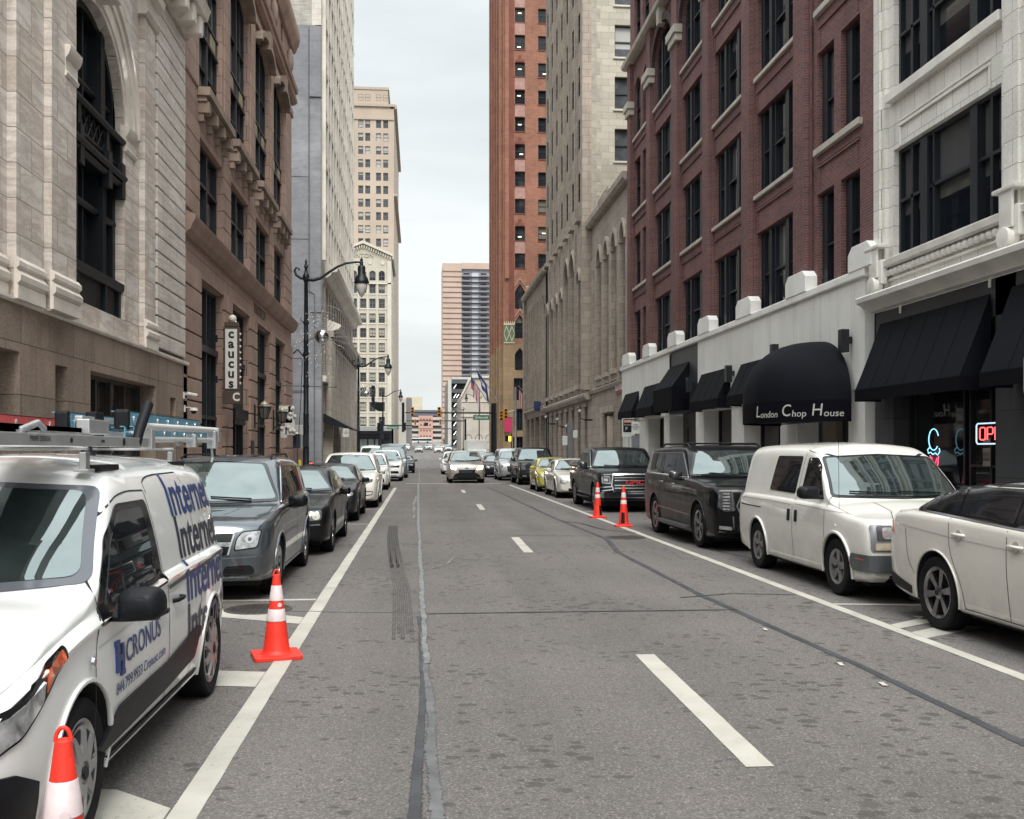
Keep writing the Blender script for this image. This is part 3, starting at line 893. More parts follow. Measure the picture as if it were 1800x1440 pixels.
wall.face([F(50.4, 0, 0), F(50.4, 30.5, 0), F(50.4, 30.5, -14), F(50.4, 0, -14)])
wall.face([F(22.82, 24, 0), F(22.82, 30.5, 0), F(22.82, 30.5, -14), F(22.82, 24, -14)])
wall.face([F(22.82, 30.5, 0), F(50.4, 30.5, 0), F(50.4, 30.5, -14), F(22.82, 30.5, -14)])
wall.obj('wall', BRICK, rb, weld=False, recalc=False)
for (a, c) in bays + [(23.6, 26.11)]:
 for k, (z0, z1) in enumerate(fl):
  if k == 0: continue
  e = .12
  F.box(led, a - e + .1, c + e - .1, z0 - .52, z0 - .47, 0, .05); F.box(led, a, c, z0 - .43, z0 - .40, 0, .03)
  if k < 5:
   F.box(led, a + .08, a + .12, z0 - 1.05, z0 - .52, 0, .03); F.box(led, c - .12, c - .08, z0 - 1.05, z0 - .52, 0, .03)
led.obj('brick_ledges', BRICK, rb, weld=False)
for bi, (a, c) in enumerate(bays):
 if bi < 4:   # arch hood over the arched row
  hd = MB(); rr = (c - a) / 2; zc = fl[3][1]
  o = [( (a + c) / 2 + (rr + .38) * cos(pi * i / 14), zc + (1.35 + .38) * sin(pi * i / 14)) for i in range(15)]
  n_ = [( (a + c) / 2 + (rr + .05) * cos(pi * i / 14), zc + (1.35 + .05) * sin(pi * i / 14)) for i in range(15)]
  for i in range(14): F.prism(hd, [o[i], o[i + 1], n_[i + 1], n_[i]], 0, .16)
  hd.obj('arch_hood', BRICKD, rb, weld=False)
  m_ = (a + c) / 2
  ks = MB(); F.prism(ks, [(m_ - .17, zc + 1.30), (m_ + .17, zc + 1.30), (m_ + .26, zc + 2.05), (m_ - .26, zc + 2.05)], 0, .32)
  ks.obj('keystone', CREAM, rb, bev=.02)
for (a, c) in [(26.4, 27.75), (31.1, 32.32), (35.7, 36.89), (40.2, 41.55), (45.0, 46.18), (49.4, 50.4)]:
 im = MB(); F.box(im, a + .06, c - .06, 18.72, 19.02, 0, .30); F.box(im, a - .02, c + .02, 19.02, 19.36, 0, .38)
 im.obj('impost', CREAM, rb, bev=.02)
cn = MB(); F.cornice(cn, 22.82, 50.6, [(21.30, 0), (21.30, .28), (21.36, .42), (21.52, .46), (21.58, .40), (21.62, 0)])
cn.obj('string_course', CREAM, rb)
for bi, (a, c) in sorted(enumerate(bays), key=lambda q: q[0]):
 for k, (z0, z1) in enumerate(fl):
  sm = MB(); w = c - a; sm.box(-w / 2 - .1, w / 2 + .1, -.25, .0, -.125, -.002)
  key = ('sill', bi);
  if key not in WM: WM[key] = sm.mesh('sill', CREAM, bev=.012)
  if bi == 4:
   m_ = (a + c) / 2; w2 = m_ - .25 - a
   for q, cc in enumerate((a + w2 / 2, c - w2 / 2)):
    wm = win_mesh('b1', w2, z1 - z0 + (.4 if k == 3 else 0) + (.6 if k == 3 else 0), DKF, GL_DARK, .07, (), ((.5, .06, .02),), .1) if k != 3 else \
     win_mesh('b1a', w2, 2.9, DKF, GL_DARK, .07, (), ((.5, .06, .02),), .1, zs=z1 - z0 + .4, rise=.6)
    its.append((wm, cc, z0, .15))
   o_ = put(WM[key], 'sill', rb, F((a + c) / 2, z0, -.15), F.rz)
  else:
   mull = ((-.40, .22, .07), (.46, .22, .07), (-.83, .12, .03), (.88, .12, .03), (-.23, .06, .02), (.30, .06, .02))
   wm = win_mesh('b3', w, z1 - z0, DKF, GL_DARK, .08, mull, ((.49, .06, .015),), .14) if k != 3 else \
    win_mesh('b3a', w, 3.2, DKF, GL_DARK, .08, mull, ((.5, .06, .015),), .14, zs=z1 - z0, rise=min(1.35, w / 2))
   its.append((wm, (a + c) / 2, z0, .15, WM[key] if k else None))
for k, (z0, z1) in enumerate(fl):
 for (p, q) in pair:
  wm = win_mesh('b2', q - p, 2.6 if k else 2.7, DKF, GL_DARK, .08, ((-.55, .3, .03),), ((.47, .06, .02),), .12)
  its.append((wm, (p + q) / 2, z0, .15))
 if k:
  sm = MB(); F.box(sm, 23.45, 26.26, z0 - .17, z0 - .003, -.3, .12); sm.obj('sill', CREAM, rb, bev=.012)
put_windows(F, its)
pi_ = MB(); pi_.tube([F(26.52, 6.2, .06), F(26.52, 21.2, .06)], .035, 8); pi_.obj('downpipe', mat('rust_pipe', (.10, .05, .045), .7, var=.3), rb)
# white ground floor
gf = MB()
F.wall(gf, 22.82, 37.1, 3.25, 5.95, d=.24); F.wall(gf, 41.4, 51.35, 3.25, 5.95, d=.24)
for (a, c) in ((22.82, 37.1), (41.4, 51.35)): gf.face([F(a, 3.25, .24), F(c, 3.25, .24), F(c, 3.25, -.6), F(a, 3.25, -.6)])
gf.face([F(22.82, 3.25, .24), F(22.82, 5.95, .24), F(22.82, 5.95, -.2), F(22.82, 3.25, -.2)])
gf.face([F(51.35, 3.25, .24), F(51.35, 5.95, .24), F(51.35, 5.95, 0), F(51.35, 3.25, 0)])
gf.obj('ground_floor_band', PANEL, rb, weld=False, recalc=False)
cp = MB(); F.cornice(cp, 22.7, 51.42, [(5.90, .0), (5.90, .30), (5.93, .32), (6.10, .32), (6.13, .28), (6.13, 0)])
for (a, c) in [(22.3, 23.55), (26.25, 27.75), (30.75, 32.25), (35.3, 36.8), (39.9, 41.4), (44.7, 46.15), (49.1, 50.9)]:
 F.prism(cp, [(a, 6.1), (c, 6.1), (c, 6.52), (c - .22, 6.70), (a + .22, 6.70), (a, 6.52)], -.02, .34)
cp.obj('coping', PANELP, rb, bev=.02)
pr = MB()
for (a, c) in [(45.49, 47.38), (41.55, 42.5), (36.4, 37.5), (31.8, 33.1), (27.24, 28.5), (22.9, 23.82), (49.8, 51.35)]:
 F.box(pr, a, c, .0, 3.3, -.45, .20)
 for z in (1.05, 2.1): F.box(pr, a - .004, c + .004, z, z + .012, -.46, .198)
pr.obj('pier', PANELP, rb, bev=.015)
dk = MB(); F.box(dk, 37.1, 41.4, 3.3, 5.9, -.4, .19); F.box(dk, 37.5, 41.55, 0, 3.3, -.5, -.40)
for a, c in ((47.38, 49.8), (42.5, 45.49), (33.1, 36.4), (28.5, 31.8)): F.box(dk, a, c, 0, .85, -.5, .16)
dk.obj('dark_panel_wall', DSTONE, rb, weld=False)
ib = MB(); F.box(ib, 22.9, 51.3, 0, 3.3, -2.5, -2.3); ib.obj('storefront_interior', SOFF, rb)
for a, c in ((47.38, 49.8), (42.5, 45.49), (33.1, 36.4), (28.5, 31.8), (38.2, 40.8)):
 wm = win_mesh('rshop', c - a, 2.45, DKF, SGL, .07, ((0, .06, .01),), (), .08)
 o = put(wm[0], 'shop_window', rb, F((a + c) / 2, .85 if c != 40.8 else .3, -.36), F.rz); put(wm[1], 'pane', o)
en = MB()
F.box(en, 26.3, 27.2, .15, 3.0, -.9, -.55)
en.obj('entry_panel', mat('tan_entry_panel', (.24, .19, .15), .6, var=.1), rb)
dr = MB(); F.box(dr, 24.0, 26.2, .15, 3.0, -.9, -.7); dr.obj('door', SOFF, rb)
df = MB()
for (a, c, z0, z1) in ((24.3, 25.3, 2.35, 2.95), (24.3, 25.3, .3, 2.25)):
 F.box(df, a, c, z1 - .05, z1, -.7, -.66); F.box(df, a, c, z0, z0 + .05, -.7, -.66); F.box(df, a, a + .05, z0 + .05, z1 - .05, -.7, -.66); F.box(df, c - .05, c, z0 + .05, z1 - .05, -.7, -.66)
df.obj('door_frame', mat('aged_brass', (.20, .17, .12), .4, .5), rb)
# wall lamps on the white band
for y, z, lab in ((23.55, 4.45, 'black box wall lamp at the near end of the white band'), (32.7, 4.35, 'black box wall lamp above the gap between the two nearest shed awnings'), (28.35, 4.6, 'black box wall lamp between the dome and the next awning'), (37.6, 4.3, 'black box wall lamp on the dark panelled wall')):
 t = thing('wall_lamp', lab, 'wall lamp', (XR - .24, y, z), 'black box lamps on the white band')
 MB().box(-.30, -.10, -.11, .11, -.28, .28).obj('lamp_housing', SOFF, t, bev=.008)
 MB().box(-.10, 0, -.05, .05, -.06, .10).obj('bracket', SOFF, t)

# neon signs
NB = mat('neon_blue', (.25, .62, .80), .4, var=0, emis=1.0); NP = mat('neon_pink', (1.0, .10, .20), .4, var=0, emis=1.0)
NR = mat('neon_red', (1.0, .12, .12), .4, var=0, emis=1.1)
t = thing('neon_ice_cream_sign', 'neon ice cream cone sign with blue scoop and red cone in the shop window', 'neon sign', (XR + .2, 20.45, 1.3))
a_ = MB(); pts = []
for i in range(20):
 th = radians(20 + i * 300 / 19); pts.append((0, -.24 * cos(th) , .82 + .27 * sin(th)))
a_.tube(pts, .014, 6)
a_.tube([(0, .20, .62), (0, .30, .56), (0, .26, .47), (0, .14, .50), (0, .05, .44), (0, -.08, .48), (0, -.2, .43), (0, -.30, .52), (0, -.27, .60)], .014, 6)
t.scale = (.85, .85, .85)
a_.obj('scoop_tube', NB, t)
c_ = MB(); c_.tube([(0, .17, .42), (0, -.02, -.28), (0, -.10, -.28), (0, -.24, .40)], .014, 6)
c_.tube([(0, .10, .38), (0, -.04, .0), (0, .03, .0)], .010, 6); c_.tube([(0, -.15, .36), (0, -.04, .1), (0, -.12, .16), (0, 0, .26)], .010, 6)
c_.obj('cone_tube', NP, t)
k_ = MB(); k_.prism([(.16, .40), (-.23, .40), (-.09, -.28), (-.03, -.28)], lambda u, v, d: (d, u, v), .03, .04)
k_.obj('back_panel', mat('neon_red_backing', (.20, .012, .03), .5, var=0), t)
t = thing('neon_open_sign', 'neon OPEN sign with red letters in a pale blue frame behind the shop glass', 'neon sign', (XR + .2, 18.2, 1.95))
fr = MB(); fr.tube([(0, .60, .30), (0, .60, -.02), (0, .56, -.06), (0, -.56, -.06), (0, -.60, -.02), (0, -.60, .30), (0, -.56, .34), (0, .56, .34), (0, .60, .30)], .014, 6)
fr.obj('frame_tube', mat('neon_pale_blue', (.45, .62, .80), .4, var=0, emis=.8), t)
lt = MB(); x = .48
for ch in 'OPEN':
 w_ = .19
 P_ = lambda u, v: (0, x - u * w_, v * .24 + .02)
 seqs = {'O': [[(0, .1), (0, .9), (.2, 1), (.8, 1), (1, .9), (1, .1), (.8, 0), (.2, 0), (0, .1)]], 'P': [[(0, 0), (0, 1), (.8, 1), (1, .9), (1, .55), (.8, .45), (0.05, .45)]],
   'E': [[(1, 1), (0, 1), (0, 0), (1, 0)], [(0, .5), (.8, .5)]], 'N': [[(0, 0), (0, 1), (1, 0), (1, 1)]]}[ch]
 for q in seqs: lt.tube([P_(*p) for p in q], .013, 6)
 x -= .26
lt.obj('letter_tubes', NR, t)
t = thing('window_notice', 'small pale notice taped inside the shop glass under the OPEN sign', 'notice', (XR + .38, 18.75, 1.45))
MB().box(0, .01, -.13, .13, 0, .36).obj('sheet', mat('notice_paper', (.22, .215, .19), .8, var=.1), t)
MB().box(0, .01, -.13, .13, .42, .55).obj('sheet', MC['notice_paper'], t)
me = text_poly('SOLD\nHERE', .10, 1.1, .001); warp(me, lambda c: Vector((-.004, -c.x, .18 + c.y))); me.materials.append(SOFF); put(me, 'lettering', t)
for (y, z, s_, lab) in ((21.35, 6.45, .16, 'round sticker with a triangle mark low on the far pane of the first floor'), (19.9, 6.35, .11, 'small triangle sticker low in the middle pane of the first floor')):
 t = thing('window_sticker', lab, 'sticker', (XR + .29, y, z))
 MB().prism([(s_ * cos(k * pi / 12), s_ * 1.1 * sin(k * pi / 12)) for k in range(24)], lambda u, v, d: (d, u, v), 0, .004).obj('disc', mat('sticker_tan', (.26, .21, .10), .6, var=0), t)
 MB().prism([(-s_ * .5, -s_ * .4), (s_ * .5, -s_ * .4), (0, s_ * .55)], lambda u, v, d: (d, u, v), -.004, -.001).obj('triangle_mark', SOFF, t)

# ================================================================ grey limestone skyscraper with low wings
LIME = blockmat('grey_limestone', (.42, .355, .295), (.345, .29, .24), (.17, .145, .125), .72, .46, .010, .8, .22, .4, grime=.3, vs=.35)
LIMEP = mat('limestone_trim', (.39, .335, .28), .8, var=.2, vs=1.2, grime=.3, bmp=.2)
LIMEW = blockmat('pale_limestone', (.52, .485, .41), (.40, .37, .305), (.27, .245, .20), .95, .42, .010, .75, .12, .3, grime=.1, vs=.4)
GRAN = blockmat('grey_granite', (.14, .135, .13), (.12, .115, .11), (.07, .07, .07), 1.2, 1.4, .01, .5, .3, .2, grime=.1)
lw = building('limestone_wing', 'low grey limestone wing with tall arched niches next to the brick building', 'building', (XR, 56, 0))
F = Fac(lw, 'R', XR)
wall = MB(); its = []
nc = [51.9, 54.2, 56.5, 58.8]
doors = [(55.0, 57.4)]
F.wall(wall, 50.4, 61.9, 5.0, 16.0, [arch(c - .72, c + .72, 6.2, 12.9, .95, 10, .25) for c in nc], .35)
F.wall(wall, 50.4, 61.9, 0, 5.0, [rect(50.7, 53.0, .1, 4.1), rect(54.9, 57.5, .1, 3.9)], .7)
wall.face([F(50.4, 0, 0), F(50.4, 16, 0), F(50.4, 16, -6), F(50.4, 0, -6)])
wall.face([F(50.4, 16, 0), F(61.9, 16, 0), F(61.9, 16, -12), F(50.4, 16, -12)])
for c in nc: F.box(wall, c - .72, c + .72, 6.2, 14.2, -.4, -.35)
for a, c in ((50.5, 51.15), (52.65, 53.45), (54.95, 55.75), (57.25, 58.05), (59.55, 60.3), (60.9, 61.9)): F.box(wall, a, c, 5.6, 13.6, 0, .10)
wall.obj('wall', LIME, lw, weld=False, recalc=False)
tr = MB()
F.cornice(tr, 50.4, 61.95, [(15.7, 0), (15.7, .25), (15.85, .4), (16.15, .42), (16.15, -.2)])
F.cornice(tr, 50.4, 61.95, [(5.3, 0), (5.3, .12), (5.5, .2), (5.6, .05), (5.6, 0)])
for c in nc:
 F.box(tr, c - .85, c + .85, 6.0, 6.2, -.2, .24); F.box(tr, c - .75, c + .75, 5.65, 6.0, -.2, .1)
F.box(tr, 54.6, 57.8, 3.95, 4.3, 0, .25)
for q in (55.1, 57.3): F.prism(tr, [(q + .18 * cos(t_ * pi / 6), 0) for t_ in range(1)] * 0 or [(q - .18, 0.1), (q + .18, .1), (q + .15, 3.7), (q - .15, 3.7)], 0, .3)
tr.obj('moulding', LIMEP, lw, bev=0)
hd = MB()
for c in nc:
 o = arch(c - .84, c + .84, 12.9, 12.9, 1.2, 10, .25)[2:]; n_ = arch(c - .64, c + .64, 12.9, 12.9, .97, 10, .25)[2:]
 for i in range(len(o) - 1): F.prism(hd, [o[i], o[i + 1], n_[i + 1], n_[i]], 0, .18)
hd.obj('arch_moulding', LIMEP, lw, weld=False)
for c in nc:
 for (z0, h) in ((6.3, 3.0), (9.8, 3.1)):
  wm = win_mesh('pn', .62, h, DKF, GL_DARK, .05, (), ((.5, .05, .01),), .08); its.append((wm, c, z0, .28))
put_windows(F, its)
ib = MB(); F.box(ib, 50.7, 53.0, .1, 4.1, -1.2, -.72); F.box(ib, 54.9, 57.5, .1, 3.9, -1.2, -.72); ib.obj('doorway', SOFF, lw)
rd = mat('sign_letter_pale', (.62, .50, .48), .5, var=0)
t = thing('wall_sign', 'red sign with white letters on the limestone wall above the farthest awning', 'sign', (XR - .02, 52.9, 5.2))
me = text_poly('ECFOR', .62, .86, .05, 0, 'CENTER', .004); warp(me, lambda c: Vector((-.06 - c.z, -c.x, c.y))); me.materials.append(rd); put(me, 'letters', t)
MB().box(-.05, 0, -1.0, 1.0, -.34, .34).obj('back_plate', mat('red_sign_plate', (.42, .06, .055), .6), t)

tw = building('limestone_tower', 'very tall grey limestone tower with continuous vertical piers and a pale side wall', 'building', (XR, 72.5, 0))
F = Fac(tw, 'R', XR); wall = MB(); its = []
ys = [63.0 + 1.0 + i * 2.75 for i in range(8)]      # bay centres, near to far
HT = 66
for c in ys:
 big = c in (ys[2], ys[3])
 w_ = 1.22 if big else .62
 F.wall(wall, c - 1.375, c + 1.375, 5.3, 17.6, [arch(c - w_, c + w_, 6.3, 14.2 if big else 13.2, 1.5 if big else .8, 10, .3)], .42 if big else .3)
 F.box(wall, c - w_, c + w_, 6.3, 16, -.46, -.42)
 F.wall(wall, c - 1.375, c + 1.375, 17.6, HT, [rect(c - .5, c + .5, z, z + 2.0) for z in [18.6 + 3.6 * k for k in range(13)]], .35)
 F.wall(wall, c - 1.375, c + 1.375, 0, 5.3, [rect(c - .55, c + .55, .9, 4.6)], .5)
 for q, d_ in ((-1.375, .11), (-.80, .05), (.80, .05)):
  F.box(wall, c + q - .14, c + q + .14, (17.6 if abs(q) < 1 else 5.6), HT, 0, d_)
F.wall(wall, 61.9, 62.625, 0, HT)
F.box(wall, 61.9, 62.9, 5.6, HT, 0, .34); F.box(wall, 61.9, 62.5, 5.6, 40, .34, .6)
wall.face([F(61.9, HT, 0), F(84.7, HT, 0), F(84.7, HT, -20), F(61.9, HT, -20)])
wall.obj('wall', LIME, tw, weld=False, recalc=False)
tr = MB()
F.cornice(tr, 61.9, 84.7, [(5.0, 0), (5.0, .3), (5.2, .48), (5.35, .5), (5.5, .2), (5.5, 0)])
for c in ys:
 F.box(tr, c - .95, c + .95, 5.9, 6.2, 0, .26); F.box(tr, c - .6, c + .6, 17.2, 17.5, 0, .3)
 F.box(tr, c - .75, c + .75, 4.62, 4.8, 0, .15)
tr.obj('moulding', LIMEP, tw)
cv = MB()
for c in ys:
 big = c in (ys[2], ys[3]); w_ = 1.22 if big else .62; zz, ri = (14.2, 1.5) if big else (13.2, .8)
 for (q, dd) in ((.10, .16), (.2, .08)):
  o = arch(c - w_ - q, c + w_ + q, zz, zz, ri + q * 1.2, 12, .3)[2:]; n_ = arch(c - w_ - q + .14, c + w_ + q - .14, zz, zz, ri + q * 1.2 - .18, 12, .3)[2:]
  for i in range(len(o) - 1): F.prism(cv, [o[i], o[i + 1], n_[i + 1], n_[i]], 0, dd)
cv.obj('arch_moulding', LIMEP, tw, weld=False)
dd_ = MB()
F.box(dd_, 61.9, 84.7, 0, 1.05, .0, .06)
dd_.obj('granite_base', GRAN, tw)
for c in ys:
 big = c in (ys[2], ys[3])
 for (z0, h) in ((6.5, 3.3), (10.3, 3.6)):
  its.append((win_mesh('pt', 2.0 if big else .9, h, DKF, GL_DARK, .06, ((0, .06, .01),) if big else (), ((.5, .06, .01),), .08), c, z0, .34 if big else .22))
 its.append((win_mesh('pd', 1.1, 3.7, DKF, SGL, .06, (), ((.75, .06, .01),), .08), c, .9, .45))
for c in ys:
 for k in range(9): its.append((win_mesh('ps', 1.0, 2.0, DKF, GL_MIX2, .05, (), ((.5, .05, .01),), .07), c, 18.6 + 3.6 * k, .03))
for c in ys:
 for k in range(9, 13): its.append((win_mesh('ps', 1.0, 2.0, DKF, GL_MIX2, .05, (), ((.5, .05, .01),), .07), c, 18.6 + 3.6 * k, .03))
# the side wall that rises over the low wing, facing the camera
F2 = Fac(tw, 'F', 61.9); w2 = MB()
cols = [12.95, 16.6, 20.2]; zs = [16.75 + 3.28 * k for k in range(15)]
for i, c in enumerate(cols):
 F2.wall(w2, c - 1.82 if i else XR, c + 1.82, 15.5, HT, [rect(c - .68, c + .68, z, z + 2.05) for z in zs], .28)
F2.wall(w2, 22.02, 30.8, 0, HT)
w2.obj('side_wall', LIMEW, tw, weld=False, recalc=False)
sm = MB(); sm.box(-.78, .78, -.32, 0, -.12, -.002); SM = sm.mesh('sill', mat('pale_sill', (.55, .52, .46), .7), bev=.01)
its2 = []
for c in cols:
 for z in zs[:(12 if c < 16 else 4)]: its2.append((win_mesh('pf', 1.36, 2.05, DKF, GL_MIX, .07, (), ((.5, .07, .02),), .08), c, z, .22, SM))
nF = len(its)
put_windows(F, its, 72); put_windows(F2, its2, 28)
qn = MB()
for k in range(60): F2.box(qn, XR - .02, XR + (.55 if k % 2 else .32), 16.2 + k * .84, 16.2 + k * .84 + .8, 0, .012)
qn.obj('quoins', mat('quoin_stone', (.36, .33, .28), .8, var=.2, vs=2), tw)
ar = MB(); F2.box(ar, 11.0, 11.15, 16, 17.6, .1, .2); pts = [(11.0 + .75 + .75 * cos(pi - pi * i / 12), 16.9 + 1.5 * (1 - abs(cos(pi * i / 12))) ** .7) for i in range(13)]
ar.tube([F2(a, z, .15) for a, z in pts], .05, 6); ar.obj('carved_moulding', LIMEP, tw)

fw = building('limestone_wing', 'low grey limestone wing at the far street corner with narrow piers over dark doorways', 'building', (XR, 92, 0))
F = Fac(fw, 'R', XR); wall = MB(); its = []
cs = [85.6 + 1.72 * i for i in range(9)]
for c in cs: F.wall(wall, c - .86, c + .86, 5.6, 17.2, [arch(c - .45, c + .45, 6.4, 14.0, .6, 8, .3)], .3); F.box(wall, c - .45, c + .45, 6.4, 15, -.34, -.3); F.box(wall, c + .60, c + 1.12, 5.9, 15.3, 0, .16)
F.wall(wall, 83.4, 84.74, 0, 17.2); F.wall(wall, 100.22, 101, 0, 17.2); F.box(wall, 100.1, 101, 0, 17.2, 0, .3)
F.wall(wall, 84.74, 100.22, 0, 5.6, [rect(85.2, 88.6, .1, 4.9), rect(89.3, 93.0, .1, 4.9), rect(93.7, 96.6, .1, 4.9), rect(97.3, 99.6, .1, 4.9)], .7)
wall.face([F(83.4, 17.2, 0), F(101, 17.2, 0), F(101, 17.2, -12), F(83.4, 17.2, -12)])
wall.obj('wall', LIME, fw, weld=False, recalc=False)
tr = MB(); F.cornice(tr, 83.6, 101.1, [(16.9, 0), (16.9, .25), (17.05, .42), (17.35, .44), (17.35, -.2)]); F.cornice(tr, 84.7, 101.1, [(5.4, 0), (5.4, .1), (5.6, .25), (5.75, .05), (5.75, 0)])
tr.obj('cornice', LIMEP, fw)
ib = MB()
for a, c in ((85.2, 88.6), (89.3, 93.0), (93.7, 96.6), (97.3, 99.6)): F.box(ib, a, c, .1, 4.9, -1, -.72)
ib.obj('doorway', SOFF, fw)
for c in cs: its.append((win_mesh('pw', .7, 7.4, DKF, GL_DARK, .05, (), ((.5, .1, .01),), .08), c, 6.5, .22))
put_windows(F, its)
t = thing('hanging_sign', 'small dark blue projecting sign over the far dark doorways', 'sign', (XR, 87.2, 5.3))
MB().box(-.75, -.1, -.08, .08, 0, .8).obj('board', mat('navy_sign', (.02, .03, .10), .5), t, bev=.02)
MB().tube([(0, 0, .7), (-.4, 0, .85), (-.7, 0, .82)], .03, 6).obj('bracket', DKF, t)

# ================================================================ orange brick skyscraper
ORB = blockmat('orange_brick', (.34, .145, .085), (.25, .102, .064), (.27, .145, .105), .5, .16, .02, .8, .3, .2, grime=.25, vs=.35)
ORD = mat('dark_orange_trim', (.17, .055, .038), .8, var=.25, vs=.8)
TANST = blockmat('tan_stone', (.34, .235, .135), (.28, .19, .11), (.2, .14, .09), 1.2, .6, .012, .8, .25, .2, grime=.3, vs=.3)
PINKC = mat('pink_spandrel', (.34, .20, .17), .7, var=.2, vs=2)
ob = building('orange_brick_tower', 'very tall orange brick skyscraper on a tan stone base with patterned tile bands', 'building', (XR, 128, 0))
F = Fac(ob, 'F', 128); wall = MB(); low = MB(); its = []
cols = [12.95, 15.98, 19.0, 22.0, 25.0]; zs = [25.4 + 3.53 * k for k in range(14)]
for c in cols: F.wall(wall, c - 1.5, c + 1.53, 15.6, 76, [rect(c - .66, c + .66, z, z + 1.85) for z in zs] + [arch(c - .66, c + .66, 20.1, 22.2, 1.2, 8, .8), arch(c - .66, c + .66, 16.3, 18.2, 1.2, 8, .8)], .35)
F.wall(wall, XR, 11.45, 15.6, 76); F.wall(wall, 26.53, 34, 15.6, 76)
F.box(wall, 11.0, 11.5, 24, 76, 0, .35)
FL = Fac(ob, 'R', XR);
for c in (131.5, 136, 140.5, 145): FL.wall(wall, c - 2.25 - (1.25 if c < 132 else 0), c + 2.25 + (2.5 if c > 144 else 0), 15.6, 76, [rect(c - .7, c + .7, z, z + 1.9) for z in zs], .35)
for c in (129.3, 133.7, 138.2, 142.7, 147.5): FL.box(wall, c - .4, c + .4, 15.6, 76, 0, .45)
wall.obj('wall', ORB, ob, weld=False, recalc=False)
for c in cols: F.wall(low, c - 1.5, c + 1.53, -1, 15.6, [arch(c - .66, c + .66, 12.2, 14.2, .9, 8, .8), rect(c - .8, c + .8, 8.3, 11.2), rect(c - .8, c + .8, 4.4, 7.2), rect(c - .9, c + .9, .3, 3.6)], .5)
F.wall(low, XR, 11.45, -1, 15.6); F.wall(low, 26.53, 34, -1, 15.6)
FL.wall(low, 128, 149.8, -1, 15.6, [rect(c - .9, c + .9, z, z + 2.6) for c in (131.5, 136, 140.5, 145) for z in (.6, 4.6, 8.4, 12)], .5)
for c in (129.3, 133.7, 138.2, 142.7, 147.5): FL.box(low, c - .4, c + .4, 0, 15.6, 0, .45)
low.obj('stone_base', TANST, ob, weld=False, recalc=False)
sp = MB(); tr = MB()
for k in range(12):
 if k % 3 != 1: F.box(sp, 12.3, 13.6, zs[k] + 1.9, zs[k + 1] - .08, 0, .04)
 else: F.box(tr, 12.4, 13.5, zs[k] + 1.9, zs[k] + 2.25, 0, .12); F.box(tr, 12.75, 13.15, zs[k] + 2.25, zs[k] + 2.75, 0, .12)
for c in cols:
 for z in zs: F.box(tr, c - .72, c + .72, z - .12, z, 0, .08)
F.box(tr, 11.5, 12.2, 15.6, 76, 0, .02);
sp.obj('spandrel', PINKC, ob); tr.obj('sill_band', ORD, ob)
# tile bands: a zigzag of cream, orange and green
CRM = mat('cream_tile', (.50, .42, .30), .6, var=.1); GRN = mat('green_tile', (.09, .16, .09), .5, var=.1)
tb = MB(); tg = MB()
def band(F_, a, c, z0, z1, mb2, mb3):
 F_.box(mb3, a, c, z0, z1, 0, .05)
 n = max(1, int((c - a) / .47)); w_ = (c - a) / n; m_ = (z0 + z1) / 2
 for i in range(n):
  x0 = a + i * w_
  for s_ in (1, -1):
   p = [(x0, m_), (x0 + w_ / 2, m_ + s_ * (z1 - z0) * .42), (x0 + w_, m_)]
   for (u, v) in zip(p, p[1:]): F_.prism(mb2, [(u[0], u[1] - .13), (v[0], v[1] - .13), (v[0], v[1] + .13), (u[0], u[1] + .13)], .05, .09)
 F_.box(mb2, a, c, z0 - .15, z0, 0, .1); F_.box(mb2, a, c, z1, z1 + .15, 0, .1)
band(F, 10.85, 12.25, 15.8, 18.0, tb, tg)
og = MB(); band(F, 13.65, 15.3, 20.6, 22.9, tb, og); band(F, 16.7, 18.3, 20.6, 22.9, tb, og); band(FL, 130, 147, 19.5, 22.5, tb, og)
tr2 = MB()
for c in cols:
 for (zb_, hh) in ((23.0, .9), (19.0, .9)): F.prism(tr2, [(c - .8, zb_), (c, zb_ + hh + .35), (c + .8, zb_), (c + .66, zb_), (c, zb_ + hh), (c - .66, zb_)], 0, .1)
tr2.obj('pointed_hood', PINKC, ob, weld=False); tb.obj('tile_pattern', CRM, ob, weld=False); tg.obj('tile_band', GRN, ob); og.obj('tile_band', mat('orange_tile', (.42, .16, .08), .6), ob)
cr_ = MB()
for i in range(34):
 x = 10.85 + i * .25; cr_.v and None
 F.prism(cr_, [(x, 18.15), (x + .12, 18.55), (x + .24, 18.15)], 0, .06) if x < 12.2 else None
cr_.obj('tile_crest', CRM, ob)
lit = glassmat('glass_office', .25, (.012, .014, .018), (.16, .15, .13))
for c in cols:
 for z in zs: its.append((win_mesh('ow', 1.32, 1.85, DKF, lit, .09, (), ((.55, .06, .01),), .08), c, z, .3))
 for zz in (20.1, 16.3): its.append((win_mesh('owa', 1.32, 3.3, DKF, lit, .09, (), ((.45, .06, .01),), .08, zs=2.1 if zz > 20 else 1.9, rise=1.2, point=.8), c, zz, .3))
 its.append((win_mesh('owb', 1.32, 2.9, DKF, lit, .09, (), (), .08, zs=2.0, rise=.9, point=.8), c, 12.2, .4))
 for zz in (8.3, 4.4): its.append((win_mesh('owc', 1.6, 2.85, DKF, lit, .09, ((0, .08, .02),), (), .08), c, zz, .4))
 its.append((win_mesh('owd', 1.8, 3.3, DKF, SGL, .09, ((0, .08, .02),), (), .08), c, .3, .4))
put_windows(F, its, 60)
i2 = []
for c in (131.5, 136, 140.5, 145):
 for z in zs[:8]: i2.append((win_mesh('ox', 1.4, 1.9, DKF, lit, .09, (), ((.5, .06, .01),), .08), c, z, .3))
 for z in (.6, 4.6, 8.4, 12): i2.append((win_mesh('oy', 1.8, 2.6, DKF, lit, .09, ((0, .08, .01),), (), .08), c, z, .4))
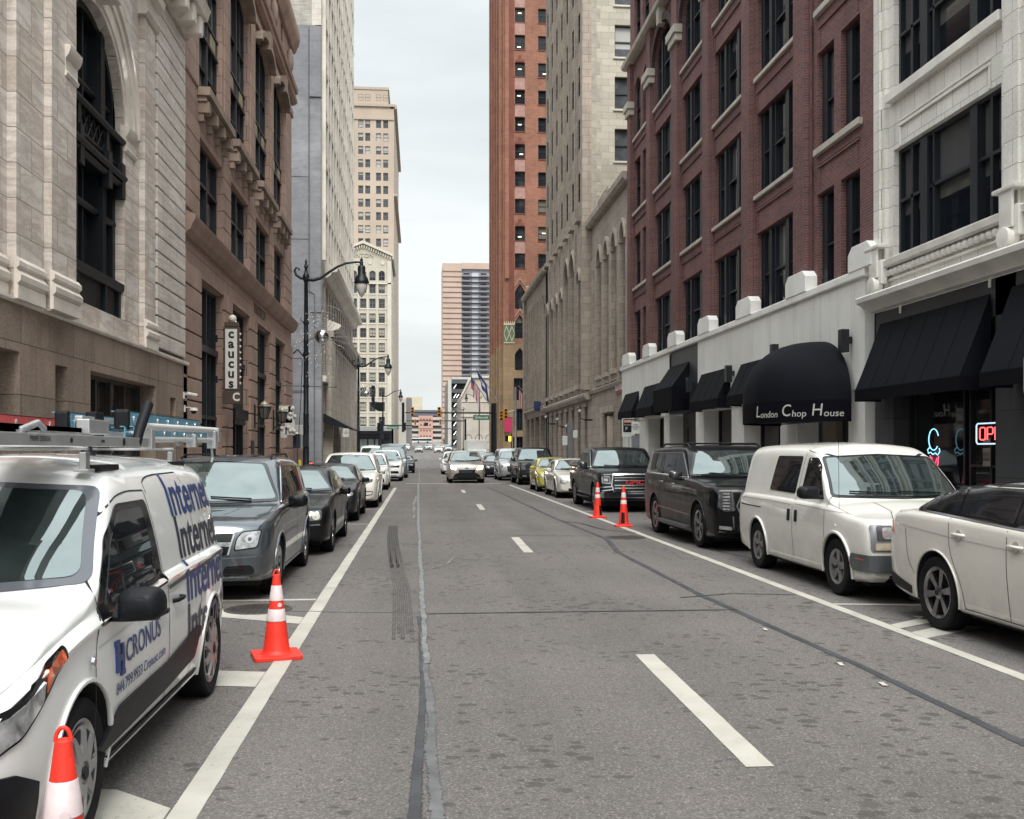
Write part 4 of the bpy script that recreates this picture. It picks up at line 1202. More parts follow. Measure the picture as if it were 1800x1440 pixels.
put_windows(FL, i2, 40)
# ceiling lights glowing behind some panes
gl = mat('office_light', (1, .86, .55), .5, var=0, emis=1.6); lm = MB()
for (c, k, dx, dz) in ((12.95, 9, 0, 1.2), (12.95, 10, 0, .9), (12.95, 8, -.1, .35), (12.95, 7, 0, 1.0), (15.98, 7, .2, .5), (12.95, 6, -.1, 1.1), (12.95, 5, 0, .9), (12.95, 4, .2, .6), (12.95, 1, 0, .5), (15.98, 1, .1, 1.0)):
 F.box(lm, c + dx - .22, c + dx + .22, zs[k] + dz, zs[k] + dz + .10, -.215, -.20)
lm.obj('lit_ceiling_light', gl, ob)
t = thing('pink_banner', 'magenta banner on the tan stone corner behind the orange traffic signals', 'banner', (11.4, 127.6, 4.2))
MB().box(-.5, .5, -.02, .02, 0, 1.85).obj('cloth', mat('magenta_cloth', (.50, .03, .10), .7, var=.1), t)
MB().tube([(-.6, 0, 1.9), (.6, 0, 1.9)], .05, 6).obj('rod', DKF, t)

# ================================================================ gabled hall, garage, slab tower
gh = building('gabled_hall', 'pale stone hall with sloping parapet between the parking garage and the orange tower', 'building', (13, 228, gz(228)))
F = Fac(gh, 'F', 228); w_ = MB(); zb = -1
PALE = mat('pale_stone', (.42, .385, .335), .8, var=.15, vs=.3, grime=.2)
F.prism(w_, [(9.6, zb), (24, zb), (24, 18.5), (12.2, 18.5), (11.4, 17.7), (9.6, 14.2)], -30, 0); w_.obj('wall', PALE, gh)
c_ = MB(); F.prism(c_, [(9.4, 14.2), (9.7, 14.2), (11.5, 17.8), (12.2, 18.5), (24, 18.5), (24, 19.0), (12.0, 19.0), (11.2, 18.3)], 0, .5)
F.box(c_, 9.6, 24, 9.6, 9.9, 0, .3); F.box(c_, 9.6, 24, 13, 13.2, 0, .2); c_.obj('coping', mat('pale_coping', (.50, .47, .42), .7), gh)
for x in (11.2, 13.6, 16.0):
 wm = win_mesh('gh', 1.7, 3.6, DKF, GL_DARK, .1, (), ((.5, .08, .01),), .1, zs=2.7, rise=.85); put_windows(F, [(wm, x, 2.0, -.05)])
pg = building('parking_garage', 'dark open parking garage with slanting tube lights on every deck', 'building', (9.6, 290, gz(290)))
F = Fac(pg, 'F', 290); z0 = gz(290); w_ = MB(); d_ = MB(); l_ = MB()
for k in range(8):
 z = z0 + k * 2.72
 F.box(w_, 9.3, 16, z, z + 1.05, -20, 0)
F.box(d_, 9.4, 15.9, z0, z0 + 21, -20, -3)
for k in range(7):
 z = z0 + k * 2.72 + 1.3
 for j in range(2 if k % 2 else 1):
  x = 9.9 + j * .8
  F.prism(l_, [(x, z), (x + .22, z), (x + .95, z + 1.1), (x + .73, z + 1.1)], -.9, -.7)
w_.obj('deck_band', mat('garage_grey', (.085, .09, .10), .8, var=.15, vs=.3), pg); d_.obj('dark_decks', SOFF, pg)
l_.obj('tube_lights', mat('garage_tube', (1, .98, .92), .5, var=0, emis=1.2), pg)
s_ = MB(); F.box(s_, 8.3, 9.3, z0, z0 + 20.2, -40, .1); F.box(s_, 9.3, 16, z0 + 20.2, z0 + 20.9, -20, .1); s_.obj('side_wall', mat('garage_white', (.50, .50, .48), .7, var=.1, vs=.3), pg)
at = building('apartment_tower', 'tall slab apartment tower with salmon panelled flank and grey balconies', 'building', (12.6, 540, gz(540)))
F = Fac(at, 'F', 540); w_ = MB(); b_ = MB(); ln = MB(); rl = MB()
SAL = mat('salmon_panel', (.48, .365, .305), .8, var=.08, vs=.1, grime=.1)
F.box(w_, 12.6, 22.9, 3, 103.5, -30, 0); F.box(w_, 22.9, 48, 100.5, 103.8, -30, .3)
w_.obj('flank_wall', SAL, at)
nfl = 33
for k in range(nfl):
 z = 99 - 2.83 * k
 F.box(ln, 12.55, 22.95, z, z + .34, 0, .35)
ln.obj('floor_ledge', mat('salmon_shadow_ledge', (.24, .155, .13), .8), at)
F.box(b_, 22.9, 48, 3, 100.5, -30, -1.6); b_.obj('balcony_wall', mat('balcony_back_wall', (.40, .42, .46), .6, var=.2, vs=.4), at)
bk = MB(); wh = MB(); pn = MB()
for k in range(nfl):
 z = 99 - 2.83 * (k + 1)
 if z < 6: break
 for (a, c, dd) in ((23.0, 28.2, .8), (28.2, 32.4, .2), (32.4, 37.4, .8), (37.4, 40, .2), (40, 45, .8)):
  F.box(bk, a, c, z, z + .30, -1.6, dd)
  F.box(rl, a, c, z + .35, z + 1.15, dd - .08, dd - .02) if dd > .5 else F.box(wh, a + .3, c - .3, z + .3, z + 2.6, -1.6, -1.2)
  q = MB() if k < 20 else pn; F.box(q, a + .9, c - .9, z + .4, z + 2.4, -1.6, -1.5)
  if q is not pn: q.obj('window', GL_DARK, at)
bk.obj('slab_edges', mat('balcony_slab', (.10, .095, .11), .8), at); wh.obj('white_infill', mat('white_infill_panel', (.52, .55, .60), .6), at)
rl.obj('balcony_rails', mat('grey_balcony_rail', (.20, .195, .22), .7), at, weld=False); tag(pn.obj('windows', GL_DARK, at, weld=False), kind='stuff')
# ================================================================ veined marble bank, near left
MARB = blockmat('veined_marble', (.80, .735, .675), (.70, .615, .54), (.34, .29, .245), 1.05, .62, .010, .5, .12, .3, vein=(.74, .71, .70), grime=.25, vs=.5)
MARBR = blockmat('marble_rustication', (.80, .745, .685), (.72, .665, .605), (.40, .355, .315), 1.3, .87, .004, .45, .12, .2, vein=(.82, .80, .79), grime=.25, vs=.5)
MARBP = mat('marble_trim', (.76, .69, .615), .5, var=.16, vs=1.2, grime=.25, bmp=.1)
PGR = blockmat('brown_granite', (.34, .26, .205), (.275, .21, .168), (.09, .07, .055), 1.35, .92, .010, .6, .22, .25, grime=.35, vs=.9, fine=.5)
IRON = mat('black_iron', (.006, .009, .013), .5, .3, var=.3, vs=2)
mk = building('marble_bank', 'veined white marble building on a brown granite base with a tall black arched window', 'building', (XL, 18, 0))
F = Fac(mk, 'L', XL); wall = MB()
AW = (20.95, 25.2); R_ = 2.125; ZS = 9.6
def stepped(a, c, z0, z1, d, holes=()): F.wall(wall, a, c, z0, z1, holes, .3, d)
F.wall(wall, 20.85, 25.4, 4.4, 17.6, [arch(AW[0], AW[1], 4.95, ZS, R_, 20)], .55, .0)
# stepped pilasters left of the window and the mirrored, plainer side right of it
for (a, c, d) in ((-4, 14.6, 0), (16.4, 18.2, 0)): F.wall(wall, a, c, 4.4, 17.6, d=d)
for (a, c, d) in ((14.6, 16.4, .16), (18.2, 19.5, .16), (19.5, 20.85, .30), (26.5, 27.5, .14)):
 F.box(wall, a, c, 4.4, 17.6 if d != .14 else 13.2, -.3, d)
F.wall(wall, 25.4, 26.5, 4.4, 17.6); F.wall(wall, 27.5, 30.86, 4.4, 17.6)
wall.face([F(30.86, 0, 0), F(30.86, 17.6, 0), F(30.86, 17.6, -12), F(30.86, 0, -12)]); wall.face([F(-4, 17.6, 0), F(30.86, 17.6, 0), F(30.86, 17.6, -12), F(-4, 17.6, -12)])
wall.obj('wall', MARB, mk, weld=False, recalc=False)
rs = MB(); k = 0; z = 4.55
while z < 13.9:
 zz = z + .405
 F.prism(rs, [(27.62, z + .02), (30.86, z + .02), (30.86, zz), (27.62, zz)], -.05, .17)
 z += .435
rs.obj('rusticated_pier', MARBR, mk, bev=.018)
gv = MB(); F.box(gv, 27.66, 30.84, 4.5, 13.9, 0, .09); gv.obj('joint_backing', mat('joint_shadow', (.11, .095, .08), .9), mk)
bs = MB()
prof = lambda o: [(4.42, o), (4.42, o + .07), (4.66, o + .07), (4.68, o + .05), (4.74, o + .11), (4.84, o + .12), (4.9, o + .07), (4.95, o + .04), (5.0, o + .09), (5.08, o + .09), (5.16, o + .03), (5.16, o)]
for (a, c, o) in ((14.5, 16.5, .16), (16.5, 18.1, 0), (18.1, 19.4, .16), (19.4, 20.9, .30), (26.4, 27.6, .14)): F.cornice(bs, a, c, prof(o))
bs.obj('base_moulding', MARBP, mk, smooth=35)
# archivolt rings and imposts
av = MB()
yc = (AW[0] + AW[1]) / 2
for (r0, r1, d) in ((R_, R_ + .13, .02), (R_ + .13, R_ + .5, .06), (R_ + .5, R_ + .72, .11), (R_ + .72, R_ + .86, .17)):
 for i in range(24):
  t0, t1 = pi * i / 24, pi * (i + 1) / 24
  F.prism(av, [(yc + r0 * cos(t0), ZS + r0 * sin(t0)), (yc + r1 * cos(t0), ZS + r1 * sin(t0)), (yc + r1 * cos(t1), ZS + r1 * sin(t1)), (yc + r0 * cos(t1), ZS + r0 * sin(t1))], -.02, d)
av.obj('archivolt', MARBP, mk, smooth=30)
im = MB()
for (a, c) in ((20.2, 20.9), (25.18, 26.1)):
 o = .30 if a < 22 else .02
 F.cornice(im, a, c, [(9.10, -.1), (9.10, o + .02), (9.17, o + .05), (9.23, o + .01), (9.45, o + .01), (9.51, o + .06), (9.61, o + .10), (9.71, o + .11), (9.75, -.1)])
im.obj('impost', MARBP, mk, smooth=30)
ks = MB(); F.prism(ks, [(yc - .2, ZS + R_ + .1), (yc + .2, ZS + R_ + .1), (yc + .34, ZS + R_ + 1.1), (yc - .34, ZS + R_ + 1.1)], 0, .5); F.prism(ks, [(yc + .26 * cos(t * pi / 8), ZS + R_ + .7 + .3 * sin(t * pi / 8)) for t in range(16)], .3, .62)
ks.obj('keystone', MARBP, mk, bev=.04, smooth=40)
cp = MB(); F.cornice(cp, 26.35, 27.65, [(13.0, 0), (13.0, .2), (13.1, .26), (13.2, .18), (13.5, .2), (13.62, .34), (13.8, .38), (13.8, 0)])
F.cornice(cp, 18, 31.0, [(14.2, 0), (14.2, .22), (14.35, .3), (14.42, .5), (14.75, .55), (14.8, .8), (15.0, .86), (15.1, .9), (15.1, 0)])
cp.obj('cornice', MARBP, mk, smooth=30)
cs_ = MB()
for i in range(4): F.prism(cs_, [(30.6 - i * .9 - .18, 14.2), (30.6 - i * .9 + .18, 14.2), (30.6 - i * .9 + .18, 14.75), (30.6 - i * .9 - .18, 14.75)], .2, .72)
cs_.obj('modillions', MARBP, mk, bev=.05)
# the black window wall
fr = MB(); DX = .20; A0, A1 = AW
def topz(y): return ZS + sqrt(max(0, R_ ** 2 - (y - yc) ** 2))
for y, w_, d in ((A0 + .10, .2, -.42), (A1 - .10, .2, -.42), (A0 + .7, .10, -.46), (A0 + 1.15, .26, -.36), (A1 - 1.15, .26, -.36), (A1 - .7, .10, -.46), (yc, .08, -.5)):
 F.box(fr, y - w_ / 2, y + w_ / 2, 4.95, topz(y), -.54, d + DX)
 if w_ > .2:
  for o in (-.09, 0, .09): F.box(fr, y + o - .02, y + o + .02, 5.8, 8.1, d + DX, d + DX + .04)
n = 20
for i in range(n):
 t0, t1 = pi * i / n, pi * (i + 1) / n
 F.prism(fr, [(yc + R_ * cos(t0), ZS + R_ * sin(t0)), (yc + R_ * cos(t1), ZS + R_ * sin(t1)), (yc + (R_ - .17) * cos(t1), ZS + (R_ - .17) * sin(t1)), (yc + (R_ - .17) * cos(t0), ZS + (R_ - .17) * sin(t0))], -.54, -.22)
F.box(fr, A0, A1, 4.95, 5.65, -.54, -.15)
F.cornice(fr, A0, A1, [(5.62, -.5), (5.62, -.06), (5.70, .0), (5.82, .0), (5.88, -.12), (5.88, -.5)])
for y in (A0 + 1.15, A1 - 1.15, A0 + .1, A1 - .1): F.box(fr, y - .08, y + .08, 4.97, 5.62, -.16, -.08)
for (z, d) in ((8.15, -.20), (8.32, -.12), (8.62, -.3), (9.22, -.16), (7.2, -.4), (9.9, -.48)): d += DX; F.cornice(fr, A0, A1, [(z, -.5), (z, d - .06), (z + .06, d), (z + .12, d), (z + .15, d - .1), (z + .15, -.5)])
F.box(fr, A0, A1, 8.3, 9.3, -.54, -.18)
for y in (A0 + .1, A0 + 1.15, A1 - 1.15, A1 - .1): F.box(fr, y - .13, y + .13, 7.9, 8.75, -.2, .02); F.box(fr, y - .09, y + .09, 8.7, 9.35, -.2, -.04)
for i in range(9):
 y = A0 + .2 + i * .34
 F.tube if 0 else fr.tube([F(y, 8.72, -.13), F(y + .3, 9.2, -.10)], .022, 5); fr.tube([F(y + .3, 8.72, -.13), F(y, 9.2, -.10)], .022, 5)
aw = fr.obj('arched_window', IRON, mk, weld=False)
pn = MB(); F.prism(pn, arch(A0 + .05, A1 - .05, 5.0, ZS, R_ - .05, 20), -.5, -.48); pn.obj('pane', glassmat('arch_glass', 0, (.010, .014, .018)), aw)
# granite base
gb = MB()
F.wall(gb, -4, 18.6, -.1, 4.42, [rect(15.2, 18.5, .15, 3.52)], .8, .10)
F.wall(gb, 18.6, 31.37, -.1, 4.42, [rect(20.25, 20.93, .9, 3.45), rect(22.35, 27.7, 1.25, 3.5), rect(29.3, 29.95, 1.2, 3.3)], .45, .10)
gb.face([F(-4, 4.42, .10), F(31.37, 4.42, .10), F(31.37, 4.42, -.5), F(-4, 4.42, -.5)])
gb.face([F(31.37, 0, .10), F(31.37, 4.42, .10), F(31.37, 4.42, -.5), F(31.37, 0, -.5)])
gb.obj('granite_base', PGR, mk, weld=False, recalc=False)
ct = MB(); F.cornice(ct, -4, 31.37, [(4.36, 0), (4.36, .14), (4.40, .17), (4.46, .17), (4.46, 0)]); ct.obj('base_coping', MARBP, mk)
BRZ = mat('bronze_frame', (.055, .047, .042), .4, .5, var=.2)
wm = win_mesh('low', 5.35, 2.25, BRZ, glassmat('low_glass', 0, (.018, .017, .017)), .10, ((-.42, .10, .03), (0, .10, .03), (.42, .10, .03)), (), .14)
put_windows(F, [(wm, 25.03, 1.25, .3)])
wm = win_mesh('slot', .68, 2.55, BRZ, MC['low_glass'], .06, (), ((.45, .06, .02),), .1); put_windows(F, [(wm, 20.59, .9, .22)])
wm = win_mesh('slot2', .65, 2.1, BRZ, MC['low_glass'], .06, (), (), .1); put_windows(F, [(wm, 29.62, 1.2, .1)])
dr = MB(); F.box(dr, 15.2, 18.5, .15, 3.52, -.9, -.72); dr.obj('recessed_door', mat('bronze_door', (.06, .05, .045), .4, .4, var=.3), mk)

# ================================================================ brown sandstone office block
BRS = blockmat('brown_sandstone', (.42, .290, .235), (.35, .243, .197), (.13, .095, .075), 2.2, .62, .014, .8, .2, .5, grime=.35, vs=.5)
BRSP = mat('sandstone_trim', (.37, .255, .205), .8, var=.16, vs=1.1, grime=.35, bmp=.2)
BRK = mat('sandstone_bracket', (.28, .215, .17), .8, var=.2, vs=1.5, grime=.3)
bo = building('sandstone_building', 'brown sandstone office building with rusticated piers, bracketed sills and a heavy cornice', 'building', (XL, 44, 0))
F = Fac(bo, 'L', XL); wall = MB()
wb_ = [(33.5, 37.35), (38.95, 43.0), (44.8, 48.85), (50.3, 54.1)]
HT = 25.6
for (a, c) in wb_:
 F.wall(wall, a, c, 0, HT, [rect(a + .02, c - .02, .3, 7.4), rect(a + .02, c - .02, 9.2, 12.12), arch(a + .02, c - .02, 13.65, 19.9, .55, 10), rect(a + .5, a + 1.25, 23.0, 24.3), rect(c - 1.25, c - .5, 23.0, 24.3)], .5)
piers = [(30.86, 33.5), (37.35, 38.95), (43.0, 44.8), (48.85, 50.3), (54.1, 57.16)]
for (a, c) in piers: F.wall(wall, a, c, 0, HT)
wall.face([F(57.16, 0, 0), F(57.16, HT, 0), F(57.16, HT, -14), F(57.16, 0, -14)]); wall.face([F(31, 14, 0), F(31, HT, 0), F(31, HT, -14), F(31, 14, -14)]); wall.face([F(31, HT, 0), F(57.16, HT, 0), F(57.16, HT, -14), F(31, HT, -14)])
wall.obj('wall', BRS, bo, weld=False, recalc=False)
rs = MB()
for (a, c) in piers:
 z = .5
 while z < 7.35:      # deep grooved blocks beside the tall ground floor openings
  F.prism(rs, [(a + .03, z), (c - .03, z), (c - .03, z + .66), (a + .03, z + .66)], -.02, .10); z += .715
 z = 9.35
 while z < 12.1: F.prism(rs, [(a + .06, z), (c - .06, z), (c - .06, z + .585), (a + .06, z + .585)], -.02, .045); z += .62
rs.obj('rustication', BRSP, bo, bev=.02)
for (a, c) in piers:
 pl = MB(); F.box(pl, a + .3, c - .3, 13.6, 20.6, 0, .05); pl.obj('pilaster', BRS, bo)
cn = MB()
F.cornice(cn, 31.2, 57.35, [(8.42, 0), (8.42, .10), (8.50, .14), (8.56, .24), (8.72, .30), (8.86, .38), (8.98, .40), (9.02, .36), (9.10, .10), (9.14, 0)])
F.cornice(cn, 31.2, 57.3, [(21.3, 0), (21.3, .12), (21.42, .3), (21.55, .34), (21.62, .16), (21.9, .16), (21.95, .34), (22.15, .38), (22.2, .1), (22.2, 0)])
F.cornice(cn, 31.2, 57.5, [(24.3, 0), (24.3, .15), (24.45, .25), (24.62, .30), (24.7, .36), (24.95, .42), (25.1, .45), (25.6, .40), (25.7, .2), (25.7, 0)])
F.box(cn, 31.1, 57.2, 7.45, 7.6, 0, .06)
cn.obj('cornice', BRSP, bo, smooth=30)
pp = MB(); F.box(pp, 31.2, 57.2, 20.55, 20.9, 0, .12); F.box(pp, 31.2, 57.2, 25.6, 26.2, -.4, .1); pp.obj('frieze', BRSP, bo)
for (a, c) in piers:
 m_ = (a + c) / 2
 o = MB(); b0 = len(o.v); o.ball((0, 0, 0), .5, 14, sc=(.42, .62, 1.35))
 for k in range(b0, len(o.v)): p = o.v[k]; o.v[k] = F(m_ + p[1], 23.2 + p[2], .12 + p[0])
 o.obj('carved_shield', BRK, bo, smooth=60)
for (a, c) in wb_:
 sb = MB(); F.box(sb, a - .3, c + .35, 13.35, 13.62, -.3, .42); F.box(sb, a - .22, c + .27, 13.18, 13.35, 0, .30)
 for q in (a + .0, (a * 2 + c) / 3, (a + c * 2) / 3, c + .05):
  for s_ in ((.0, .36, .16), (.36, .62, .12)):
   F.box(sb, q - s_[2], q + s_[2], 13.18 - s_[1], 13.18 - s_[0], 0, .36 - s_[0] * .5)
  n0 = len(sb.v); sb.ball((0, 0, 0), .13, 8)
  for k in range(n0, len(sb.v)): p = sb.v[k]; sb.v[k] = F(q + p[1], 12.86 + p[2], .26 + p[0])
 sb.obj('bracketed_sill', BRK, bo)
 hd = MB(); m_ = (a + c) / 2
 for i in range(10):
  t0, t1 = pi * i / 10, pi * (i + 1) / 10
  f_ = lambda t, r, q: (m_ + (1.9 + r) * cos(t), 19.9 + (.55 + q) * sin(t))
  F.prism(hd, [f_(t0, .3, .34), f_(t1, .3, .34), f_(t1, .02, .06), f_(t0, .02, .06)], 0, .34)
 F.prism(hd, [(m_ - .25, 20.2), (m_ + .25, 20.2), (m_ + .32, 21.0), (m_ - .32, 21.0)], 0, .42)
 hd.obj('arched_hood', BRK, bo)
BFR = mat('blue_black_frame', (.012, .017, .024), .45, var=.2)
its = []
for (a, c) in wb_:
 m_ = (a + c) / 2
 its.append((win_mesh('g1', c - a - .04, 7.1, BFR, glassmat('glass_tall', .2, (.012, .015, .018), (.25, .24, .19)), .12, ((0, .14, .06), (-.5, .05, .0), (.5, .05, .0)), ((.70, .22, .10), (.37, .12, .05)), .2), m_, .3, .22))
for (a, c) in wb_: its.append((win_mesh('g2', c - a - .04, 2.92, BFR, MC['glass_tall'], .12, ((0, .16, .05),), ((.55, .10, .04),), .16), (a + c) / 2, 9.2, .20))
for (a, c) in wb_: its.append((win_mesh('g3', c - a - .04, 6.8, BFR, MC['glass_tall'], .12, ((0, .18, .06), (-.52, .05, 0), (.52, .05, 0)), ((.385, .75, .03), (.335, .10, .09), (.435, .10, .09), (.17, .06, .02), (.66, .06, .02)), .16, zs=6.25, rise=.55), (a + c) / 2, 13.65, .20))
put_windows(F, its)
sp = MB()
for (a, c) in wb_:
 for q in (a + .55, c - 1.35): F.box(sp, q, q + .8, 15.98, 16.5, -.17, -.14)
sp.obj('spandrel_panel', mat('yellow_panel', (.30, .27, .17), .7), bo)
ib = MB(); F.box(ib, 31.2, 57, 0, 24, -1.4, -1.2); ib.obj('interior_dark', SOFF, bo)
me = text_poly('PENOBSCOT', .62, .92, .01); me.materials.append(mat('engraved_shadow', (.14, .10, .08), .8)); warp(me, lambda c: Vector(F(46 + c.x, 8.0 + c.y, .012 + c.z))); put(me, 'engraved_lettering', bo)
vt = MB(); F.box(vt, 43.0, 43.8, .9, 2.2, .1, .12); vt.obj('vent_grille', IRON, bo)
ag = MB()   # shallow iron balcony boxes over the entrances
for (a, c) in ((39.0, 42.0),):
 F.box(ag, a + .05, c - .05, 3.0, 3.4, -.2, .18); F.box(ag, a + .3, c - .3, 2.8, 3.0, -.2, .1); F.box(ag, a + .1, c - .1, 3.4, 4.6, -.2, -.05)
ag.obj('entrance_box', IRON, bo)

# hanging sign
sg = thing('blade_sign', 'tall white hanging sign with black vertical letters and a globe on top', 'sign', (-6.66, 36.3, 3.55))
z = lambda py: 1.75 + (793 - py) / 1750 * 36.35 - 3.55
MB().box(-.28, .28, -.12, .12, z(688) - .02, z(582) + .03).obj('case', mat('brown_sign_case', (.07, .045, .035), .5, var=.2), sg, bev=.015)
for s_ in (-1, 1): MB().box(-.205, .205, min(s_ * .125, s_ * .135), max(s_ * .125, s_ * .135), z(686), z(584)).obj('face_panel', mat('sign_white', (.66, .64, .60), .5, var=.05), sg)
MB().box(-.30, .30, -.16, .16, z(712), z(690)).obj('base_box', MC['brown_sign_case'], sg, bev=.015)
MB().box(-.24, .24, -.14, .14, z(580), z(572)).obj('cap', MC['brown_sign_case'], sg, bev=.01)
MB().ball((0.02, 0, z(566)), .15, 16).obj('globe', mat('globe_white', (.62, .58, .50), .35, var=.05), sg, smooth=180)
MB().tube([(.05, -.02, z(566)), (.16, -.05, z(572)), (.2, -.05, z(578))], .03, 6).obj('globe_arm', MC['globe_white'], sg)
INK = mat('black_ink', (.012, .011, .011), .5, var=0)
zt = z(584); hh = (z(584) - z(686)) / 6
for i, ch in enumerate('caucus'):
 me = text_poly(ch, .46, 1.0, .004, 0, 'CENTER', .016); me.materials.append(INK)
 warp(me, lambda c: Vector((c.x, -.137 - c.z, zt - hh * (i + .50) + c.y))); put(me, 'lettering', sg)
me = text_poly('C', .40, .9, .004, 0, 'CENTER', .012); me.materials.append(MC['sign_white']); warp(me, lambda c: Vector((.18 + c.x, -.165 - c.z, z(701) + c.y))); put(me, 'lettering', sg)
br = MB()
for zz in (z(600), z(670)): br.tube([(-.54, 0, zz), (-.26, 0, zz)], .02, 6); br.box(-.56, -.50, -.06, .06, zz - .12, zz + .12)
for i in range(9): MB().ball((.285, 0, z(592) - i * .22), .05, 8).obj('bulb', MC['globe_white'], sg)
br.obj('bracket', IRON, sg)
# wall lanterns
def lantern(y, zc, lab, box=False):
 t = thing('wall_lantern', lab, 'lantern', (XL + .10, y, zc), 'wall lanterns on the sandstone piers')
 b = MB(); k = .0
 b.lathe([(.16, -.40), (.28, .10), (.30, .12), (.06, .26), (.0, .26)], 8, Matrix.Translation((.42, 0, 0)))
 b.obj('glass_body', mat('lantern_glass', (.10, .095, .085), .2, var=.2), t)
 f = MB()
 for i in range(8):
  a = 2 * pi * i / 8; f.tube([(.42 + .165 * cos(a), .165 * sin(a), -.4), (.42 + .285 * cos(a), .285 * sin(a), .1)], .012, 4)
 f.lathe([(.0, -.42), (.17, -.42), (.17, -.38)], 8, Matrix.Translation((.42, 0, 0))); f.lathe([(.31, .09), (.31, .12), (.26, .14)], 8, Matrix.Translation((.42, 0, 0)))
 f.tube([(0, 0, -.6), (.25, 0, -.62), (.42, 0, -.42)], .03, 6); f.box(0, .05, -.08, .08, -.8, .2)
 f.obj('frame', IRON, t)
 MB().lathe([(.15, .15), (.17, .22), (.09, .32), (.03, .34), (.0, .42)], 8, Matrix.Translation((.42, 0, 0))).obj('crown', mat('gilded_crown', (.48, .42, .28), .4, .4, var=.2), t, smooth=40)
lantern(43.9, 3.55, 'iron and glass wall lantern just beyond the hanging vertical sign')
lantern(49.5, 3.55, 'iron wall lantern beside the carved white panel near the far end of the sandstone wall')
t = thing('carved_panel', 'white ornamental carved panel fixed to the sandstone wall beside the far lantern', 'sculpture', (XL + .15, 51.5, 2.7))
b = MB()
for (x, z_, w_, h_) in ((.3, .9, .7, .9), (.5, .3, .5, .9), (.2, 0, .35, .6), (.55, 1.1, .3, .5)): b.box(x - w_ / 2, x + w_ / 2, -.12, .12, z_ - h_ / 2, z_ + h_ / 2)
for i in range(14): b.ball((.1 + rnd.random() * .7, -.13, -.1 + rnd.random() * 1.4), .11, 8)
b.obj('carving', mat('white_plaster', (.55, .53, .50), .7, var=.15, vs=5), t, bev=.03)
for (y, z_, lab, dome_) in ((30.9, 3.42, 'white bullet security camera at the top of the granite corner', 0), (31.0, 3.02, 'white dome security camera below the bullet one on the granite corner', 1), (33.0, 2.2, 'white security camera low on the first sandstone pier', 1), (56.6, 2.75, 'white security camera at the far end of the sandstone building', 1)):
 t = thing('security_camera', lab, 'security camera', (XL + .1, y, z_), 'security cameras on the left facades')
 MB().box(0, .04, -.05, .05, -.08, .12).tube([(.02, 0, .05), (.18, 0, .05), (.25, 0, .0)], .02, 6).obj('bracket', MC['sign_white'], t)
 if dome_: MB().lathe([(.0, .05), (.10, .04), (.13, -.02), (.13, -.05)], 14, Matrix.Translation((.28, 0, 0))).obj('housing', MC['sign_white'], t, smooth=40); MB().ball((.28, 0, -.05), .095, 12).obj('lens', IRON, t, smooth=180)
 else: MB().tube([(.12, -.12, .06), (.36, .12, .02)], .055, 10).obj('housing', MC['sign_white'], t, smooth=40); MB().tube([(.36, .12, .02), (.38, .14, .016)], .045, 10).obj('lens', IRON, t)

# ================================================================ pale office tower with painted flank
DIM = blockmat('white_glazed_brick', (.64, .61, .55), (.56, .53, .475), (.30, .28, .25), .8, .4, .008, .6, .2, .2, grime=.3, vs=.3)
DIMP = mat('pale_terracotta_trim', (.68, .65, .585), .6, var=.15, vs=.5, grime=.25)
DIML = blockmat('grey_cut_stone', (.42, .38, .33), (.36, .325, .285), (.17, .15, .13), 1.4, .7, .01, .75, .22, .3, grime=.3, vs=.3)
def painted():
 m, nt, b = nodes('painted_flank'); L = nt.links.new
 co = nt.nodes.new('ShaderNodeTexCoord').outputs['Object']
 n1 = noise(nt, co, .16, 8, .6, .9); n2 = noise(nt, co, 1.1, 6, .7, .4)
 c = ramp(nt, n1, [(.32, (.185, .192, .212)), (.5, (.225, .232, .25)), (.66, (.29, .298, .315))])
 c = mixc(nt, c, ramp(nt, n2, [(.35, .86), (.7, 1.08)]), 1.0, 'MULTIPLY')
 mp_ = N(nt, 'ShaderNodeMapping'); mp_.inputs['Scale'].default_value = (.3, .3, 1.6); L(co, mp_.inputs['Vector'])
 c = mixc(nt, c, ramp(nt, noise(nt, mp_.outputs[0], .8, 7, .65, .6), [(.46, 1.0), (.5, .86), (.54, 1.0)]), 1.0, 'MULTIPLY')
 L(c, b.inputs['Base Color']); b.inputs['Roughness'].default_value = .8; bump(nt, b, n2, .5, .05); return m
dm = building('pale_office_tower', 'very tall pale office tower with a blank blue grey painted flank above the alley', 'building', (XL, 92, 0))
F = Fac(dm, 'L', XL); wall = MB(); low = MB()
cs = [76.6 + 2.44 * i for i in range(13)]
zs = [17.2 + 3.55 * k for k in range(12)]
for c in cs: F.wall(wall, c - 1.22, c + 1.22, 15.9, 60, [rect(c - .72, c + .72, z, z + 2.15) for z in zs], .3)
F.wall(wall, 74.56, 75.38, 15.9, 60); F.wall(wall, 107.1, 109.3, 15.9, 60)
F2 = Fac(dm, 'F', 74.56)
F2.wall(wall, -7.9, XL, 33.2, 60); F2.box(wall, -7.62, XL, 33.2, 60, 0, .06)
wall.obj('wall', DIM, dm, weld=False, recalc=False)
pb = MB(); F2.wall(pb, -30, -7.9, 33.2, 60); pb.obj('rough_brick_flank', blockmat('whitewashed_brick', (.50, .485, .44), (.38, .36, .32), (.42, .40, .36), .5, .14, .02, .9, .35, .6, grime=.3, vs=.8), dm)
pf = MB(); F2.wall(pf, -30, XL, 0, 33.2)
F2.box(pf, -8.05, XL - .02, 27.9, 33.1, 0, .12); F2.box(pf, -8.0, XL - .04, 12, 27.6, 0, .07)
for z in (8.6, 17.4, 22.0): F2.box(pf, -30, -8.1, z, z + .10, 0, .04)
pf.obj('painted_flank', painted(), dm, weld=False)
